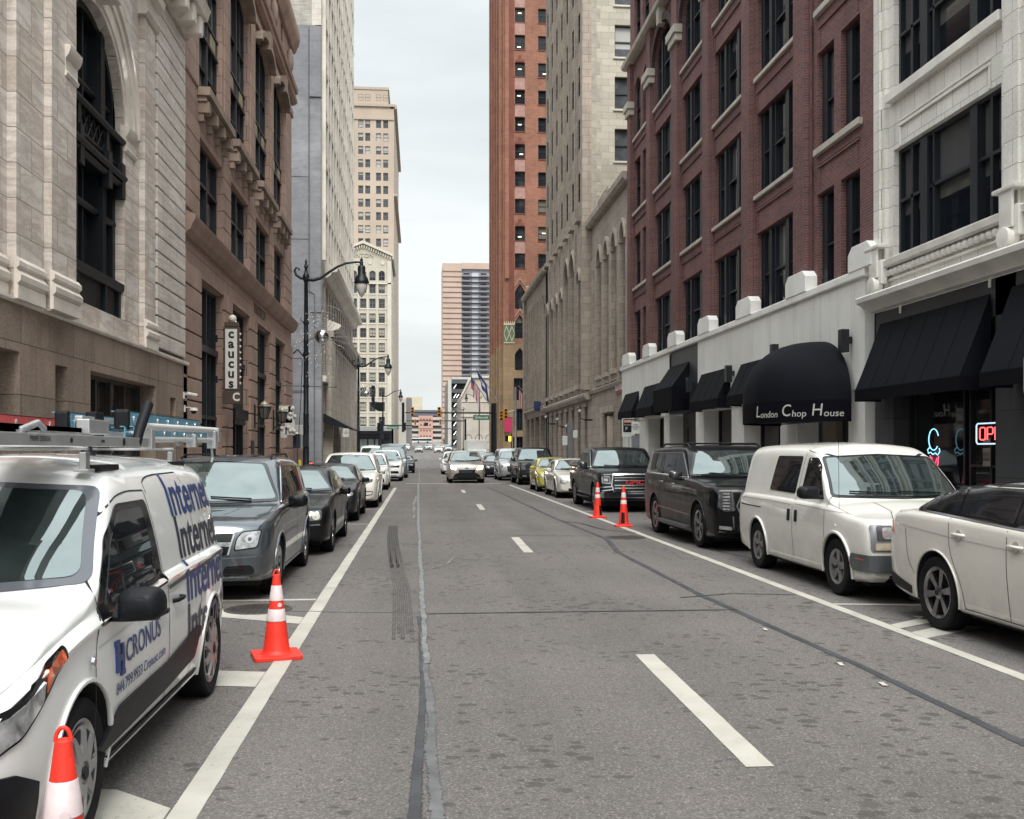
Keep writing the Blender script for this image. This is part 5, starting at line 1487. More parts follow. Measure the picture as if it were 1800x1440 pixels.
cb = MB(); cb.tube([F2(-8.1, z, .1) for z in (33, 15, 14.2, 13.6)], .035, 6); cb.tube([F2(-8.1, 13.6, .1), F2(-7.7, 13.3, .1), F2(-7.7, 0, .1)], .035, 6)
cb.tube([F2(-14, 6.2, .1), F2(-8.3, 6.2, .1), F2(-8.3, 3.2, .1)], .04, 6); cb.obj('drain_pipe', mat('grey_pipe', (.10, .11, .13), .6), dm)
bd = MB(); bw = MB()
for z in zs:
 F.box(bd, 75.4, 108.6, z + 2.35, z + 2.62, 0, .22); F.box(bd, 75.4, 108.6, z - .28, z - .02, 0, .14)
 for c in cs: F.box(bd, c - .8, c + .8, z + 2.75, z + 3.1, 0, .07)
for c in cs + [cs[-1] + 2.44]: F.box(bd, c - 1.22 - .2, c - 1.22 + .2, 16, 60, 0, .26)
bd.obj('terracotta_bands', DIMP, dm, weld=False)
for c in cs: F.wall(low, c - 1.22, c + 1.22, -.5, 15.9, [rect(c - .7, c + .7, .4, 3.2), rect(c - .7, c + .7, 4.0, 6.9), rect(c - .7, c + .7, 7.5, 10.4), rect(c - .6, c + .6, 12.4, 14.5)], .5)
F.wall(low, 74.56, 75.38, -.5, 15.9); F.wall(low, 107.1, 109.3, -.5, 15.9)
low.obj('stone_base', DIML, dm, weld=False, recalc=False)
cn = MB()
F.cornice(cn, 77, 109.6, [(15.0, 0), (15.0, .2), (15.2, .5), (15.4, .55), (15.45, .95), (15.75, 1.05), (15.8, .9), (16.0, .2), (16.0, 0)])
F.cornice(cn, 79, 109.6, [(11.0, 0), (11.0, .3), (11.2, .5), (11.3, .9), (11.6, 1.1), (11.7, 1.0), (12.0, .2), (12.0, 0)])
F.box(cn, 75.4, 109.4, 6.95, 7.4, 0, .25)
cn.obj('cornice', DIMP, dm)
pl = MB()
for c in cs[1:] + [cs[-1] + 2.44]: pl.tube([F(c - 1.22, 4.0, .25), F(c - 1.22, 10.6, .25)], [.36, .32], 12); F.box(pl, c - 1.65, c - .79, 10.5, 11.0, 0, .65); F.box(pl, c - 1.6, c - .84, 0, 4.0, 0, .6)
pl.obj('column_row', DIML, dm)
its = []
for k in range(12):
 for c in cs: its.append((win_mesh('d1', 1.44, 2.15, DKF, GL_MIX2, .07, (), ((.5, .06, .02),), .08), c, zs[k], .24))
base = []
for c in cs:
 for (z, h) in ((.4, 2.8), (4.0, 2.9), (7.5, 2.9)): base.append((win_mesh('d2', 1.4, h, DKF, GL_DARK, .08, (), ((.6, .06, .02),), .08), c, z, .4))
 base.append((win_mesh('d3', 1.2, 2.1, DKF, GL_DARK, .08, (), (), .08), c, 12.4, .4))
put_windows(F, base + its, 100)
aw = MB(); aw.prism([(0, 4.6), (0, 3.9), (2.2, 3.35), (2.2, 3.45)], lambda u, v, d: F(d, v, u), 76, 84); aw.obj('entrance_canopy', IRON, dm)

# alley: attendant booth with a flat roof
bt = thing('attendant_booth', 'dark blue attendant booth under a flat white roof in the alley', 'booth', (-9.6, 69, 0))
MB().box(-1.4, 1.4, -1.2, 1.2, 0, 2.9).obj('cabin', mat('navy_booth', (.018, .03, .085), .5, var=.2), bt, bev=.03)
MB().box(-1.9, 1.9, -1.8, 1.6, 3.0, 3.12).box(-1.92, 1.92, -1.84, -1.7, 2.86, 3.5).obj('roof', mat('pale_metal_roof', (.42, .42, .41), .6, var=.1), bt)
gd = MB()
for s_ in (-1, 1): gd.box(s_ * .4 - .3, s_ * .4 + .3, -1.215, -1.20, 1.1, 2.2)
gd.obj('window', SGL, bt)
t = thing('utility_cabinet', 'brown utility cabinet beside the yellow bollards at the alley mouth', 'cabinet', (-6.9, 57.9, .15))
MB().box(-.28, .28, -.25, .25, 0, 1.75).obj('case', mat('brown_cabinet', (.16, .11, .10), .6, var=.15), t, bev=.02)

# ================================================================ far left: gabled white high-rise, tan tower, end of the street
VIN = blockmat('cream_glazed_stone', (.52, .485, .41), (.47, .435, .365), (.36, .33, .28), 2.4, 1.2, .02, .7, .12, .1, grime=.15, vs=.12)
VINP = mat('cream_trim', (.54, .505, .43), .7, var=.1, vs=.3)
vb = building('gabled_high_rise', 'cream high rise with low carved gable, arched top windows and dark shops at its foot', 'building', (-14, 250, gz(250)))
F = Fac(vb, 'F', 250); wall = MB(); z0 = gz(250)
cs = [-20.9, -18.55, -16.2, -13.9, -11.6, -9.3]; zs = [7.9 + 3.68 * k for k in range(10)]
for c in cs: F.wall(wall, c - 1.15, c + (1.15 if c < -10 else 2.38), z0 + 5.6, 48.6, [rect(c - .76, c + .76, z, z + 2.35) for z in zs] + [arch(c - .76, c + .76, 44.2, 45.9, .76, 8)], .4)
F.prism(wall, [(-22.05, 48.6), (-6.92, 48.6), (-6.92, 50.2), (-13.9, 53.3), (-22.05, 49.8)], -25, 0)
FS = Fac(vb, 'L', -6.92); FS.wall(wall, 250, 275, 0, 50.2, [rect(253.0 + 3.1 * i, 254.6 + 3.1 * i, z, z + 2.35) for i in range(7) for z in zs], .4)
wall.obj('wall', VIN, vb, weld=False, recalc=False)
tr = MB()
for c in cs: F.box(tr, c - 1.30, c - 1.0, z0 + 6, 47, 0, .22)
F.box(tr, -7.9, -6.92, z0 + 6, 49, 0, .3)
for z in zs: F.box(tr, -22, -6.92, z - .38, z - .12, 0, .12)
F.box(tr, -22.2, -6.6, 43.3, 43.6, 0, .3)
F.prism(tr, [(-22.3, 49.9), (-13.9, 53.3), (-6.6, 50.2), (-6.6, 50.8), (-13.9, 54.0), (-22.3, 50.6)], -1, .8)
for i in range(26):
 x = -21.7 + i * .58; zt_ = 53.1 - abs(x + 13.9) * (.43 if x > -13.9 else .40); F.box(tr, x - .12, x + .12, zt_ - .75, zt_ - .1, 0, .6)
for x in (-18.9, -15.3, -12.2, -9.1): F.prism(tr, [(x + .5 * cos(k * pi / 6), 48.6 + .5 * sin(k * pi / 6)) for k in range(12)], 0, .15)
FS.box(tr, 250, 275, 49.6, 50.4, 0, .6)
tr.obj('trim', VINP, vb, weld=False)
me = text_poly('VINTON', 1.5, 1.0, .05); me.materials.append(mat('grey_letters', (.30, .28, .24), .7)); warp(me, lambda c: Vector(F(-14.2 + c.x, 50.3 + c.y, .1 + c.z))); put(me, 'lettering', vb)
sh = MB(); F.box(sh, -22, -6.92, z0 - 1, z0 + 5.6, -20, -.4); sh.obj('shopfront', mat('dark_shopfront', (.025, .028, .034), .3, var=.4), vb)
s2 = MB(); F.box(s2, -22, -6.9, z0 + 4.9, z0 + 5.9, -.4, .35); s2.obj('fascia', mat('grey_fascia', (.25, .25, .25), .6), vb)
s3 = MB()
for (a, c) in ((-15.2, -13.0), (-12.6, -11.3), (-10.9, -10.2)): F.box(s3, a, c, z0 + .3, z0 + 2.9, -.4, -.3)
s3.obj('lit_shop_pane', mat('pale_shop_pane', (.30, .36, .36), .3, var=.3, vs=1), vb)
s4 = MB(); s4.prism([(0, 4.2), (0, 3.6), (1.8, 3.1), (1.8, 3.2)], lambda u, v, d: F(d, z0 + v, u), -21, -7.2); s4.obj('shop_awning', VAL, vb)
gm = glassmat('glass_far', .5, (.035, .04, .045), (.36, .35, .31))
its = [(win_mesh('v1', 1.52, 2.35, mat('grey_window_frame', (.13, .125, .12), .6, var=.1), gm, .09, ((0, .07, .01),), ((.5, .10, .02),), .1), c, z, .3) for c in cs[::-1] for z in zs]
its += [(win_mesh('v2', 1.52, 2.46, MC['grey_window_frame'], GL_DARK, .12, ((0, .07, .01),), ((.45, .10, .02),), .1, zs=1.7, rise=.76), c, 44.2, .3) for c in cs]
put_windows(F, its, 70)
put_windows(FS, [(win_mesh('v3', 1.6, 2.35, MC['grey_window_frame'], gm, .09, (), ((.5, .10, .02),), .1), 253.8 + 3.1 * i, z, .3) for i in range(7) for z in zs], 30)

TAN = mat('tan_stucco_stone', (.44, .365, .295), .85, var=.10, vs=.12, grime=.15)
tt = building('tan_tower', 'slender tan high rise behind the cream gabled one with a stepped top floor', 'building', (-16, 276, gz(276)))
F = Fac(tt, 'F', 276); wall = MB()
cs = [-25.6, -23.6, -20.7, -18.7, -16.0, -14.1, -11.15, -9.2]; zs = [43.5 + 3.62 * k for k in range(14)]
bounds = [-27, -24.6, -22.2, -19.7, -17.3, -15.05, -12.6, -10.15, -6.95]
for c, a, b in zip(cs, bounds, bounds[1:]): F.wall(wall, a, b, 40, 97, [rect(c - .68, c + .68, z, z + 2.2) for z in zs], .35)
F.wall(wall, -27, -6.95, 0, 40)
FS = Fac(tt, 'L', -6.95); FS.wall(wall, 276, 338, 0, 97, [rect(280 + 4.1 * i, 281.5 + 4.1 * i, z, z + 2.2) for i in range(13) for z in zs], .35)
F.box(wall, -27, -8.6, 97, 101.6, -18, -.4)
wall.obj('wall', TAN, tt, weld=False, recalc=False)
tr = MB(); F.box(tr, -27.2, -6.7, 96.4, 97.1, -1, .5); F.box(tr, -27.2, -6.9, 92.8, 93.2, 0, .3); F.box(tr, -27.2, -8.3, 101.2, 101.9, -19, -.2); FS.box(tr, 276, 338.5, 96.0, 97.1, -1, .8); FS.box(tr, 276, 338.5, 72, 72.6, 0, .9)
F.box(tr, -15.5, -13.6, 101.9, 102.8, -6, -4)
tr.obj('cornice', mat('tan_trim', (.39, .325, .265), .8, var=.1), tt)
its = [(win_mesh('t1', 1.36, 2.2, MC['grey_window_frame'], GL_MIX, .08, (), ((.5, .10, .02),), .1), c, z, .3) for c in cs[::-1] for z in zs]
put_windows(F, its, 80)
F3 = Fac(tt, 'F', 276.4); put_windows(F3, [(win_mesh('t2', 1.36, 1.7, MC['grey_window_frame'], GL_DARK, .08, (), ((.5, .10, .02),), .1), c, 98.2, -.02) for c in cs[2:]])
put_windows(FS, [(win_mesh('t3', 1.5, 2.2, MC['grey_window_frame'], GL_DARK, .08, (), (), .1), 280.75 + 4.1 * i, z, .3) for i in range(3) for z in zs[:6]], 20)

o1 = building('narrow_office_block', 'narrow pale office block with one dark window strip past the tan tower', 'building', (-10, 352, gz(352)))
F = Fac(o1, 'F', 352); w_ = MB(); F.box(w_, -18, -4.6, 0, 20.0, -30, 0); w_.obj('wall', mat('pale_render', (.50, .47, .43), .8, var=.08, vs=.2), o1)
w_ = MB(); F.box(w_, -6.1, -5.2, 8.5, 18.8, 0, .1); w_.obj('window_strip', GL_DARK, o1)
w_ = MB(); F.box(w_, -4.6, -2.7, 0, 20.6, -20, -1); w_.obj('stair_wall', mat('grey_render', (.20, .195, .19), .8), o1)
o2 = building('cream_block', 'low cream block peeking over the dark roofed garage at the end of the street', 'building', (-9, 760, gz(760)))
F = Fac(o2, 'F', 800); w_ = MB(); F.box(w_, -14, 2.5, 0, 45, -30, 0); w_.obj('wall', mat('cream_render', (.52, .47, .36), .8, var=.08, vs=.2), o2)
pg2 = building('pink_garage', 'pink walled parking garage closing the far end of the street', 'building', (4, 700, gz(700)))
F = Fac(pg2, 'F', 700); z0 = gz(700); w_ = MB(); F.box(w_, -.5, 9.5, z0, 26.5, -30, .3); w_.obj('pink_wall', mat('pink_brick_far', (.48, .29, .24), .8, var=.08, vs=.1), pg2)
w_ = MB()
for k in range(5): F.box(w_, -6.5, -.5, z0 + k * 3.9, z0 + k * 3.9 + 2.0, -25, 0); F.box(w_, 9.5, 16, z0 + k * 3.9, z0 + k * 3.9 + 2.0, -25, 0)
w_.obj('deck_band', mat('pale_deck_band', (.46, .41, .36), .8), pg2)
w_ = MB(); F.box(w_, -6.4, 15.9, z0, 26.4, -30, -2); F.box(w_, -8, 17, 26.5, 30.5, -40, -1)
w_.obj('dark_roof_band', mat('slate_roof_band', (.10, .105, .13), .7), pg2)
for x in (1.2, 3.3, 5.4, 7.5):
 for z in (z0 + 3.6, z0 + 7.6, z0 + 11.4, z0 + 15.4):
  w_ = MB(); F.box(w_, x - .42, x + .42, z, z + 1.1, .3, .34); w_.obj('window', SOFF, pg2)
# ================================================================ vehicles
def pchip(pts):
 x = np.array([p[0] for p in pts], float); y = np.array([p[1] for p in pts], float)
 h = np.diff(x); d = np.diff(y) / h; m = np.zeros_like(x)
 for i in range(1, len(x) - 1):
  if d[i - 1] * d[i] > 0:
   w1 = 2 * h[i] + h[i - 1]; w2 = h[i] + 2 * h[i - 1]; m[i] = (w1 + w2) / (w1 / d[i - 1] + w2 / d[i])
 m[0], m[-1] = d[0], d[-1]
 def f(t):
  t = min(max(t, x[0]), x[-1]); i = min(int(np.searchsorted(x, t, 'right')) - 1, len(x) - 2)
  u = (t - x[i]) / h[i]
  return float((2*u**3-3*u*u+1)*y[i] + (u**3-2*u*u+u)*h[i]*m[i] + (-2*u**3+3*u*u)*y[i+1] + (u**3-u*u)*h[i]*m[i+1])
 return f
def lin(pts):
 xs = [p[0] for p in pts]; ys = [p[1] for p in pts]
 return lambda t: float(np.interp(t, xs, ys))
def rpoly(pts, r=.04, n=4):
 out = []; N_ = len(pts)
 for i in range(N_):
  p0, p, p1 = Vector(pts[i - 1]), Vector(pts[i]), Vector(pts[(i + 1) % N_])
  a, b = (p0 - p), (p1 - p); q = min(r, a.length * .45, b.length * .45)
  a = p + a.normalized() * q; b = p + b.normalized() * q
  for k in range(n + 1):
   t = k / n; out.append(tuple(a * (1 - t) ** 2 + p * 2 * t * (1 - t) + b * t * t))
 return out
def circle(cx, cz, r, n=20, sx=1): return [(cx + r * sx * cos(2 * pi * i / n), cz + r * sin(2 * pi * i / n)) for i in range(n)]
def pip(p, poly):
 c = False; n = len(poly)
 for i in range(n):
  (x0, y0), (x1, y1) = poly[i], poly[i - 1]
  if (y0 > p[1]) != (y1 > p[1]) and p[0] < (x1 - x0) * (p[1] - y0) / (y1 - y0 + 1e-12) + x0: c = not c
 return c
def paint(name, col, metal=0, rough=.32):
 if name in MC: return MC[name]
 m, nt, b = nodes(name); L = nt.links.new
 b.inputs['Metallic'].default_value = metal; b.inputs['Specular IOR Level'].default_value = .1 if max(col) < .05 else .5
 b.inputs['Coat Weight'].default_value = .38 if max(col) < .05 else 1.0; b.inputs['Coat Roughness'].default_value = .025
 co = nt.nodes.new('ShaderNodeTexCoord').outputs['Object']
 dirt = noise(nt, co, 2.4, 6, .65, .3)
 sp = nt.nodes.new('ShaderNodeSeparateXYZ'); L(co, sp.inputs[0])
 lowd = ramp(nt, sp.outputs[2], [(.18, 1.0), (.75, .12)])       # road dirt sits low on the body
 mlt = N(nt, 'ShaderNodeMath', _operation='MULTIPLY'); L(ramp(nt, dirt, [(.3, .1), (.75, .62)]), mlt.inputs[0]); L(lowd, mlt.inputs[1])
 if max(col) < .08: m3 = N(nt, 'ShaderNodeMath', _operation='MULTIPLY'); L(mlt.outputs[0], m3.inputs[0]); m3.inputs[1].default_value = .08; mlt = m3
 L(mixc(nt, col, (.15, .135, .12), mlt.outputs[0]), b.inputs['Base Color'])
 rr = ramp(nt, dirt, [(.3, rough), (.8, min(1, rough + .22))]); L(rr, b.inputs['Roughness'])
 MC[name] = m; return m
RUB = mat('tyre_rubber', (.009, .009, .011), .85, var=.25, vs=9, bmp=.2, spec=.2)
BLK = mat('black_plastic', (.007, .008, .011), .5, var=.2, vs=6, bmp=.1, spec=.22)
GLB = mat('gloss_black_trim', (.004, .005, .006), .12, var=0)
CHR = mat('chrome', (.55, .56, .58), .14, 1.0, var=.05)
ALU = mat('alloy_rim', (.36, .36, .37), .28, 1.0, var=.12, vs=6)
ALD = mat('dark_alloy_rim', (.12, .12, .125), .3, .9, var=.12, vs=6)
SIL = mat('silver_wheel_cover', (.34, .34, .345), .35, .6, var=.15, vs=6)
LENS = mat('headlight_lens', (.40, .41, .42), .06, .55, var=.45, vs=16, coat=1)
LENSD = mat('dark_lens', (.06, .062, .07), .05, .3, var=.5, vs=18, coat=1)
AMB = mat('amber_lens', (.42, .07, .02), .15, var=.25, vs=10, coat=1)
REDL = mat('red_lens', (.35, .012, .012), .12, var=.2, coat=1)
SEAM = mat('panel_gap', (.012, .012, .014), .8, var=0)
WELL = mat('wheel_well', (.010, .010, .011), .95, var=0)
def carglass(name, dark, ior, tint):
 m, nt, b = nodes(name); L = nt.links.new
 co = nt.nodes.new('ShaderNodeTexCoord').outputs['Object']
 f = noise(nt, co, 2.2, 4, .6, .5)
 L(ramp(nt, f, [(.35, dark), (.7, tuple(x * 2.2 for x in dark))]), b.inputs['Base Color'])
 b.inputs['Roughness'].default_value = .02; b.inputs['IOR'].default_value = ior
 b.inputs['Specular Tint'].default_value = (*tint, 1)
 MC[name] = m; return m
WSG = carglass('windscreen_glass', (.016, .022, .022), 2.5, (.86, .97, .95))
SDG = carglass('side_glass', (.010, .011, .013), 1.6, (.9, .97, 1))
WHM = {}
def wheel(parent, x, y, R, side, style, rim, wd=.22, rf=.70):
 key = (R, style, rim.name, wd, rf)
 if key not in WHM:
  A = Matrix.Rotation(pi / 2, 4, 'Y'); h = wd / 2; rr = R * rf
  ty = MB().lathe([(rr - .01, -h + .02), (R * .93, -h), (R * .985, -h + .015), (R, -h + .045), (R, h - .045), (R * .985, h - .015), (R * .93, h - .0), (rr + .02, h - .006), (rr, h - .02), (rr - .012, h - .03)], 40, A)
  hub = MB().lathe([(rr, -h), (rr, h - .10), (.0, h - .10)], 24, A)
  hub.lathe([(rr * .62, h - .10), (rr * .62, h - .085), (0, h - .085)], 20, A)
  r = MB()
  r.lathe([(rr - .002, h - .09), (rr - .012, h - .035), (rr + .004, h - .012), (rr - .004, h - .008), (rr - .03, h - .03), (rr - .035, h - .08)], 40, A)
  def spoke(a, w0, w1, r0, r1, x0, x1, t=.03):
   def P(u, v, d):   # u radial, v tangential, d depth
    return (d, u * cos(a) - v * sin(a), u * sin(a) + v * cos(a))
   poly0 = [(r0, -w0), (r0, w0), (r1, w1), (r1, -w1)]
   k = len(r.v)
   for d in (0, -t):
    for (u, v), xx in zip(poly0, (x0, x0, x1, x1)): r.v.append(P(u, v, xx + d))
   for q in ((0, 1, 2, 3), (7, 6, 5, 4), (0, 4, 5, 1), (1, 5, 6, 2), (2, 6, 7, 3), (3, 7, 4, 0)): r.f.append(tuple(k + i for i in q)); r.m.append(0)
  if style == 'cover':       # steel wheel with a slotted plastic cover
   r.lathe([(rr - .03, h - .02), (rr * .90, h - .012), (rr * .80, h - .014), (rr * .3, h + .0), (0, h + .004)], 40, A)
   for i in range(9):
    a = 2 * pi * i / 9; spoke(a, .035, .014, rr * .22, rr * .86, h + .012, h + .0, .02)
  elif style == 'twin5':
   for i in range(5):
    for o in (-.16, .16): spoke(2 * pi * i / 5 + o, .024, .020, rr * .18, rr * .97, h - .035, h - .02)
  else:
   n = int(style[-1]); wide = {'5': (.040, .048), '6': (.020, .040), '7': (.022, .030), '9': (.012, .016)}[style[-1]]
   for i in range(n): spoke(2 * pi * i / n + .2, wide[0], wide[1], rr * .15, rr * .97, h - .035, h - .018)
  r.lathe([(rr * .26, h - .07), (rr * .26, h - .025), (rr * .12, h - .012), (0, h - .012)], 20, A)
  cap = MB().lathe([(rr * .12, h - .012), (rr * .10, h - .004), (0, h - .004)], 14, A)
  if style == 'cover':
   for i in range(9):
    a = 2 * pi * (i + .5) / 9
    r.prism([(rr * .55, -.018), (rr * .82, -.030), (rr * .82, .030), (rr * .55, .018)], lambda u, v, d, a=a: (d, u * cos(a) - v * sin(a), u * sin(a) + v * cos(a)), h - .014, h - .006, 1)
   cap = cap.lathe([(rr * .14, h + .012), (rr * .12, h + .02), (0, h + .02)], 14, A)
  WHM[key] = (hub.mesh('wheel', WELL, smooth=40), ty.mesh('tyre', RUB, smooth=40), r.mesh('rim', [rim, BLK], smooth=35), cap.mesh('hub_cap', BLK, smooth=40))
 w = put(WHM[key][0], 'wheel', parent, (x, y, R), 0 if side > 0 else pi)
 put(WHM[key][1], 'tyre', w); rm = put(WHM[key][2], 'rim', w);
 put(WHM[key][3], 'hub_cap', w)
 return w

class Car:
 def __init__(s, name, label, cat, loc, sp, pnt, group=None, rz=0, dy=.05, arch_mat=None):
  s.sp = sp; s.root = thing(name, label, cat, loc, group, rz); s.p = pnt
  L = sp['L']; s.L = L; s.W = sp['W']
  s.top = pchip(sp['top']); s.belt = pchip(sp['belt'])
  s.low = lin(sp.get('low', [(0, .30), (.12, .24), (.5, .21), (L - .6, .22), (L - .15, .27), (L, .34)]))
  k = s.W
  s.wf = pchip(sp.get('plan', [(0, .85 * k), (.05, .90 * k), (.18, .955 * k), (.45, .988 * k), (1.1, k), (L - 1.2, k), (L - .5, .975 * k), (L - .15, .93 * k), (L - .04, .88 * k), (L, .82 * k)]))
  s.tum = sp.get('tum', .28); s.crown = sp.get('crown', .05)
  ys = []; y = 0
  while y < L - 1e-6:
   ys.append(y); y += .02 if y < .12 or y > L - .14 else dy
  ys.append(L); s.ys = ys
  secs = [s.section(y) for y in ys]; M = len(secs[0]); s.M = M
  V_ = []
  for y, sec in zip(ys, secs):
   V_ += [[x, y, z] for x, z in sec] + [[-x, y, z] for x, z in sec[1:-1][::-1]]
  R_ = 2 * M - 2
  F_ = [(i * R_ + j, i * R_ + (j + 1) % R_, (i + 1) * R_ + (j + 1) % R_, (i + 1) * R_ + j) for i in range(len(ys) - 1) for j in range(R_)]
  for end, base in ((0, 0), (1, (len(ys) - 1) * R_)):     # nose and tail caps as shrinking rings
   ring = [V_[base + j] for j in range(R_)]; zc = (min(p[2] for p in ring) + max(p[2] for p in ring)) / 2
   prev = [base + j for j in range(R_)]
   for kk in (.8, .55, .3, .06):
    st = len(V_); V_ += [[p[0] * kk, p[1], zc + (p[2] - zc) * kk] for p in ring]
    for j in range(R_): F_.append((prev[j], prev[(j + 1) % R_], st + (j + 1) % R_, st + j))
    prev = [st + j for j in range(R_)]
   F_.append(tuple(prev))
  A = np.array(V_, float); s.warp(A)
  # wheel arches
  s.wy = sp['wheels']; s.R = sp['R']; s.Ra = sp.get('Ra', s.R + .055)
  s.A0 = A.copy(); s.F0 = F_
  s.bvh = BVHTree.FromPolygons([Vector(v) for v in A.tolist()], F_)
  side = np.abs(A[:, 0]) > .70 * s.W
  drop = np.zeros(len(A), bool)
  for yw in s.wy:
   d = np.hypot(A[:, 1] - yw, A[:, 2] - s.R); ins = side & (d < s.Ra); drop |= ins
   ang = np.arctan2(A[:, 2] - s.R, A[:, 1] - yw)
   lo_ = ins & (A[:, 2] < s.R); up_ = ins & ~lo_
   A[up_, 1] = yw + s.Ra * np.cos(ang[up_]); A[up_, 2] = s.R + s.Ra * np.sin(ang[up_])
   A[lo_, 1] = yw + np.sign(A[lo_, 1] - yw + 1e-9) * np.sqrt(np.maximum(s.Ra ** 2 - (A[lo_, 2] - s.R) ** 2, 0))
  F2 = [f for f in F_ if not all(drop[i] for i in f)]
  mb = MB(); mb.v = [tuple(v) for v in A.tolist()]; mb.f = F2; mb.m = [0] * len(F2)
  s.body = mb.obj('body', pnt, s.root, smooth=sp.get('sharp', 38))
  wl_ = MB(); am = MB()
  for yw in s.wy:
   for sd in (-1, 1):
    pts = []
    for i in range(25):
     a = -.24 + (pi + .48) * i / 24; y, z = yw + s.Ra * cos(a), s.R + s.Ra * sin(a)
     if z < s.low(y) + .0: z = s.low(y)
     hx = s.hit('side', (y, z + .004 if z > s.R else z + .01), sd)
     xx = hx[0].x if hx else sd * s.W * .96
     pts.append((xx, y, z))
    for a, b in zip(pts, pts[1:]):
     wl_.face([a, b, (sd * s.W * .52, b[1], b[2]), (sd * s.W * .52, a[1], a[2])])
    wl_.face([(sd * s.W * .52, p[1], p[2]) for p in pts])
    am.tube([(p[0] + sd * .002, p[1], p[2]) for p in pts], sp.get('lip', .012), 6)
  wl_.obj('wheel_well', WELL, s.root, recalc=False); am.obj('arch_trim', arch_mat or pnt, s.root, smooth=60)
  for i, yw in enumerate(s.wy):
   for sd in (1, -1):
    wheel(s.root, sd * (s.W - sp.get('wd', .22) / 2 - sp.get('inset', .015)), yw, s.R, sd, sp.get('wheel', 'spoke5'), sp.get('rim', ALU), sp.get('wd', .22), sp.get('rf', .70))
  ub = MB(); ub.box(-s.W * .8, s.W * .8, .35, L - .35, .17, .30); ub.obj('underbody', WELL, s.root)
 def section(s, y):
  w, zl, zb, zt = s.wf(y), s.low(y), s.belt(y), s.top(y)
  zb = max(zb, zl + .12); pts = [(0, zl), (.60 * w, zl), (.90 * w, zl), (.955 * w, zl + .03)]
  n = 9; z0, z1 = zl + .05, zb - .06
  prof = lin(s.sp.get('side', [(0, .966), (.25, .985), (.55, 1.0), (.8, .998), (1, .985)]))
  for i in range(n): t = i / (n - 1); pts.append((w * prof(t), z0 + (z1 - z0) * t))
  sh = s.sp.get('shoulder', .93)
  pts += [(w * (sh + .045), zb - .025), (w * (sh + .022), zb - .004), (w * sh, zb + .010)]
  crown = s.crown
  ze = max(zt - crown, zb + .018); xg = lambda z: w * (sh - .005) - s.tum * (z - zb) - s.sp.get('tum2', 0) * max(0, z - zb) ** 2
  kk = min(max((y - s.sp['yhead'] + .1) / .5, 0), 1); rc = min(max((ze - zb - .015) * .6, .003), .045 + (s.sp.get('rc', .10) - .045) * kk); z1 = ze - rc
  n = 8
  for i in range(1, n + 1): z = zb + .012 + (z1 - zb - .012) * i / n; pts.append((xg(z), z))
  A_ = Vector((xg(z1), z1)); C_ = Vector((xg(ze), ze)); xe = xg(ze) - rc * 1.2
  cr = max(zt - ze, .004)
  zf = lambda x: ze + cr * (1 - (x / xg(ze)) ** 2)
  B_ = Vector((xe, zf(xe)))
  for t in (.25, .5, .75, 1): p = A_ * (1 - t) ** 2 + C_ * 2 * t * (1 - t) + B_ * t * t; pts.append((p.x, p.y))
  n = 7
  for i in range(1, n + 1): x = xe * (1 - i / n); pts.append((x, zf(x)))
  return pts
 def warp(s, A):
  sp = s.sp; L = s.L
  q = np.clip(np.abs(A[:, 0]) / s.W, 0, 1)
  fn = np.clip(1 - A[:, 1] / .9, 0, 1) ** 1.5; fr = np.clip(1 - (L - A[:, 1]) / .9, 0, 1) ** 1.5
  lean = pchip(sp.get('nose', [(.1, .05), (.35, 0), (.55, 0), (.8, .03), (1.1, .06)]))
  tail = pchip(sp.get('tail', [(.1, .05), (.45, 0), (.9, .02), (1.6, .05)]))
  ln = np.array([lean(z) for z in A[:, 2]]); tl = np.array([tail(z) for z in A[:, 2]])
  bow = sp.get('bow', .10); bowr = sp.get('bowr', .07); bw = sp.get('bow_ws', .15)
  y0 = A[:, 1].copy()
  A[:, 1] += fn * (ln + bow * q ** 2.2) - fr * (tl + bowr * q ** 2.2)
  zb = np.array([s.belt(y) for y in y0]); up = np.clip((A[:, 2] - zb - .01) / .12, 0, 1)
  g = np.clip(1 - (y0 - sp['ycowl']) / (sp['yhead'] - sp['ycowl'] + .9), 0, 1); g = np.where(y0 < sp['ycowl'] - .3, 0, g)
  A[:, 1] += up * g * bw * q ** 2
 def hit(s, ax, p, sd=1):
  if ax == 'side': r = s.bvh.ray_cast(Vector((sd * 4, p[0], p[1])), Vector((-sd, 0, 0)))
  elif ax == 'front': r = s.bvh.ray_cast(Vector((p[0], -4, p[1])), Vector((0, 1, 0)))
  elif ax == 'rear': r = s.bvh.ray_cast(Vector((p[0], s.L + 4, p[1])), Vector((0, -1, 0)))
  else: r = s.bvh.ray_cast(Vector((p[0], p[1], 5)), Vector((0, 0, -1)))
  if r[0] is None: return None
  d = {'side': Vector((sd, 0, 0)), 'front': Vector((0, -1, 0)), 'rear': Vector((0, 1, 0)), 'top': Vector((0, 0, 1))}[ax]
  n = r[1] if r[1].dot(d) > 0 else -r[1]
  return r[0], n
 def patch(s, ax, poly, off, sd=1, grid=.06):
  off += .003
  """a curved panel lying on the bodywork inside a 2D outline"""
  P2 = []
  n = len(poly)
  for i in range(n):
   a, b = poly[i], poly[(i + 1) % n]; d = math.hypot(b[0] - a[0], b[1] - a[1]); k = max(1, int(d / grid))
   for j in range(k): P2.append((a[0] + (b[0] - a[0]) * j / k, a[1] + (b[1] - a[1]) * j / k))
  nb = len(P2)
  xs = [p[0] for p in poly]; zs = [p[1] for p in poly]; x = min(xs) + grid / 2
  ins = []
  while x < max(xs):
   z = min(zs) + grid / 2
   while z < max(zs):
    if pip((x, z), poly): ins.append((x, z))
    z += grid
   x += grid
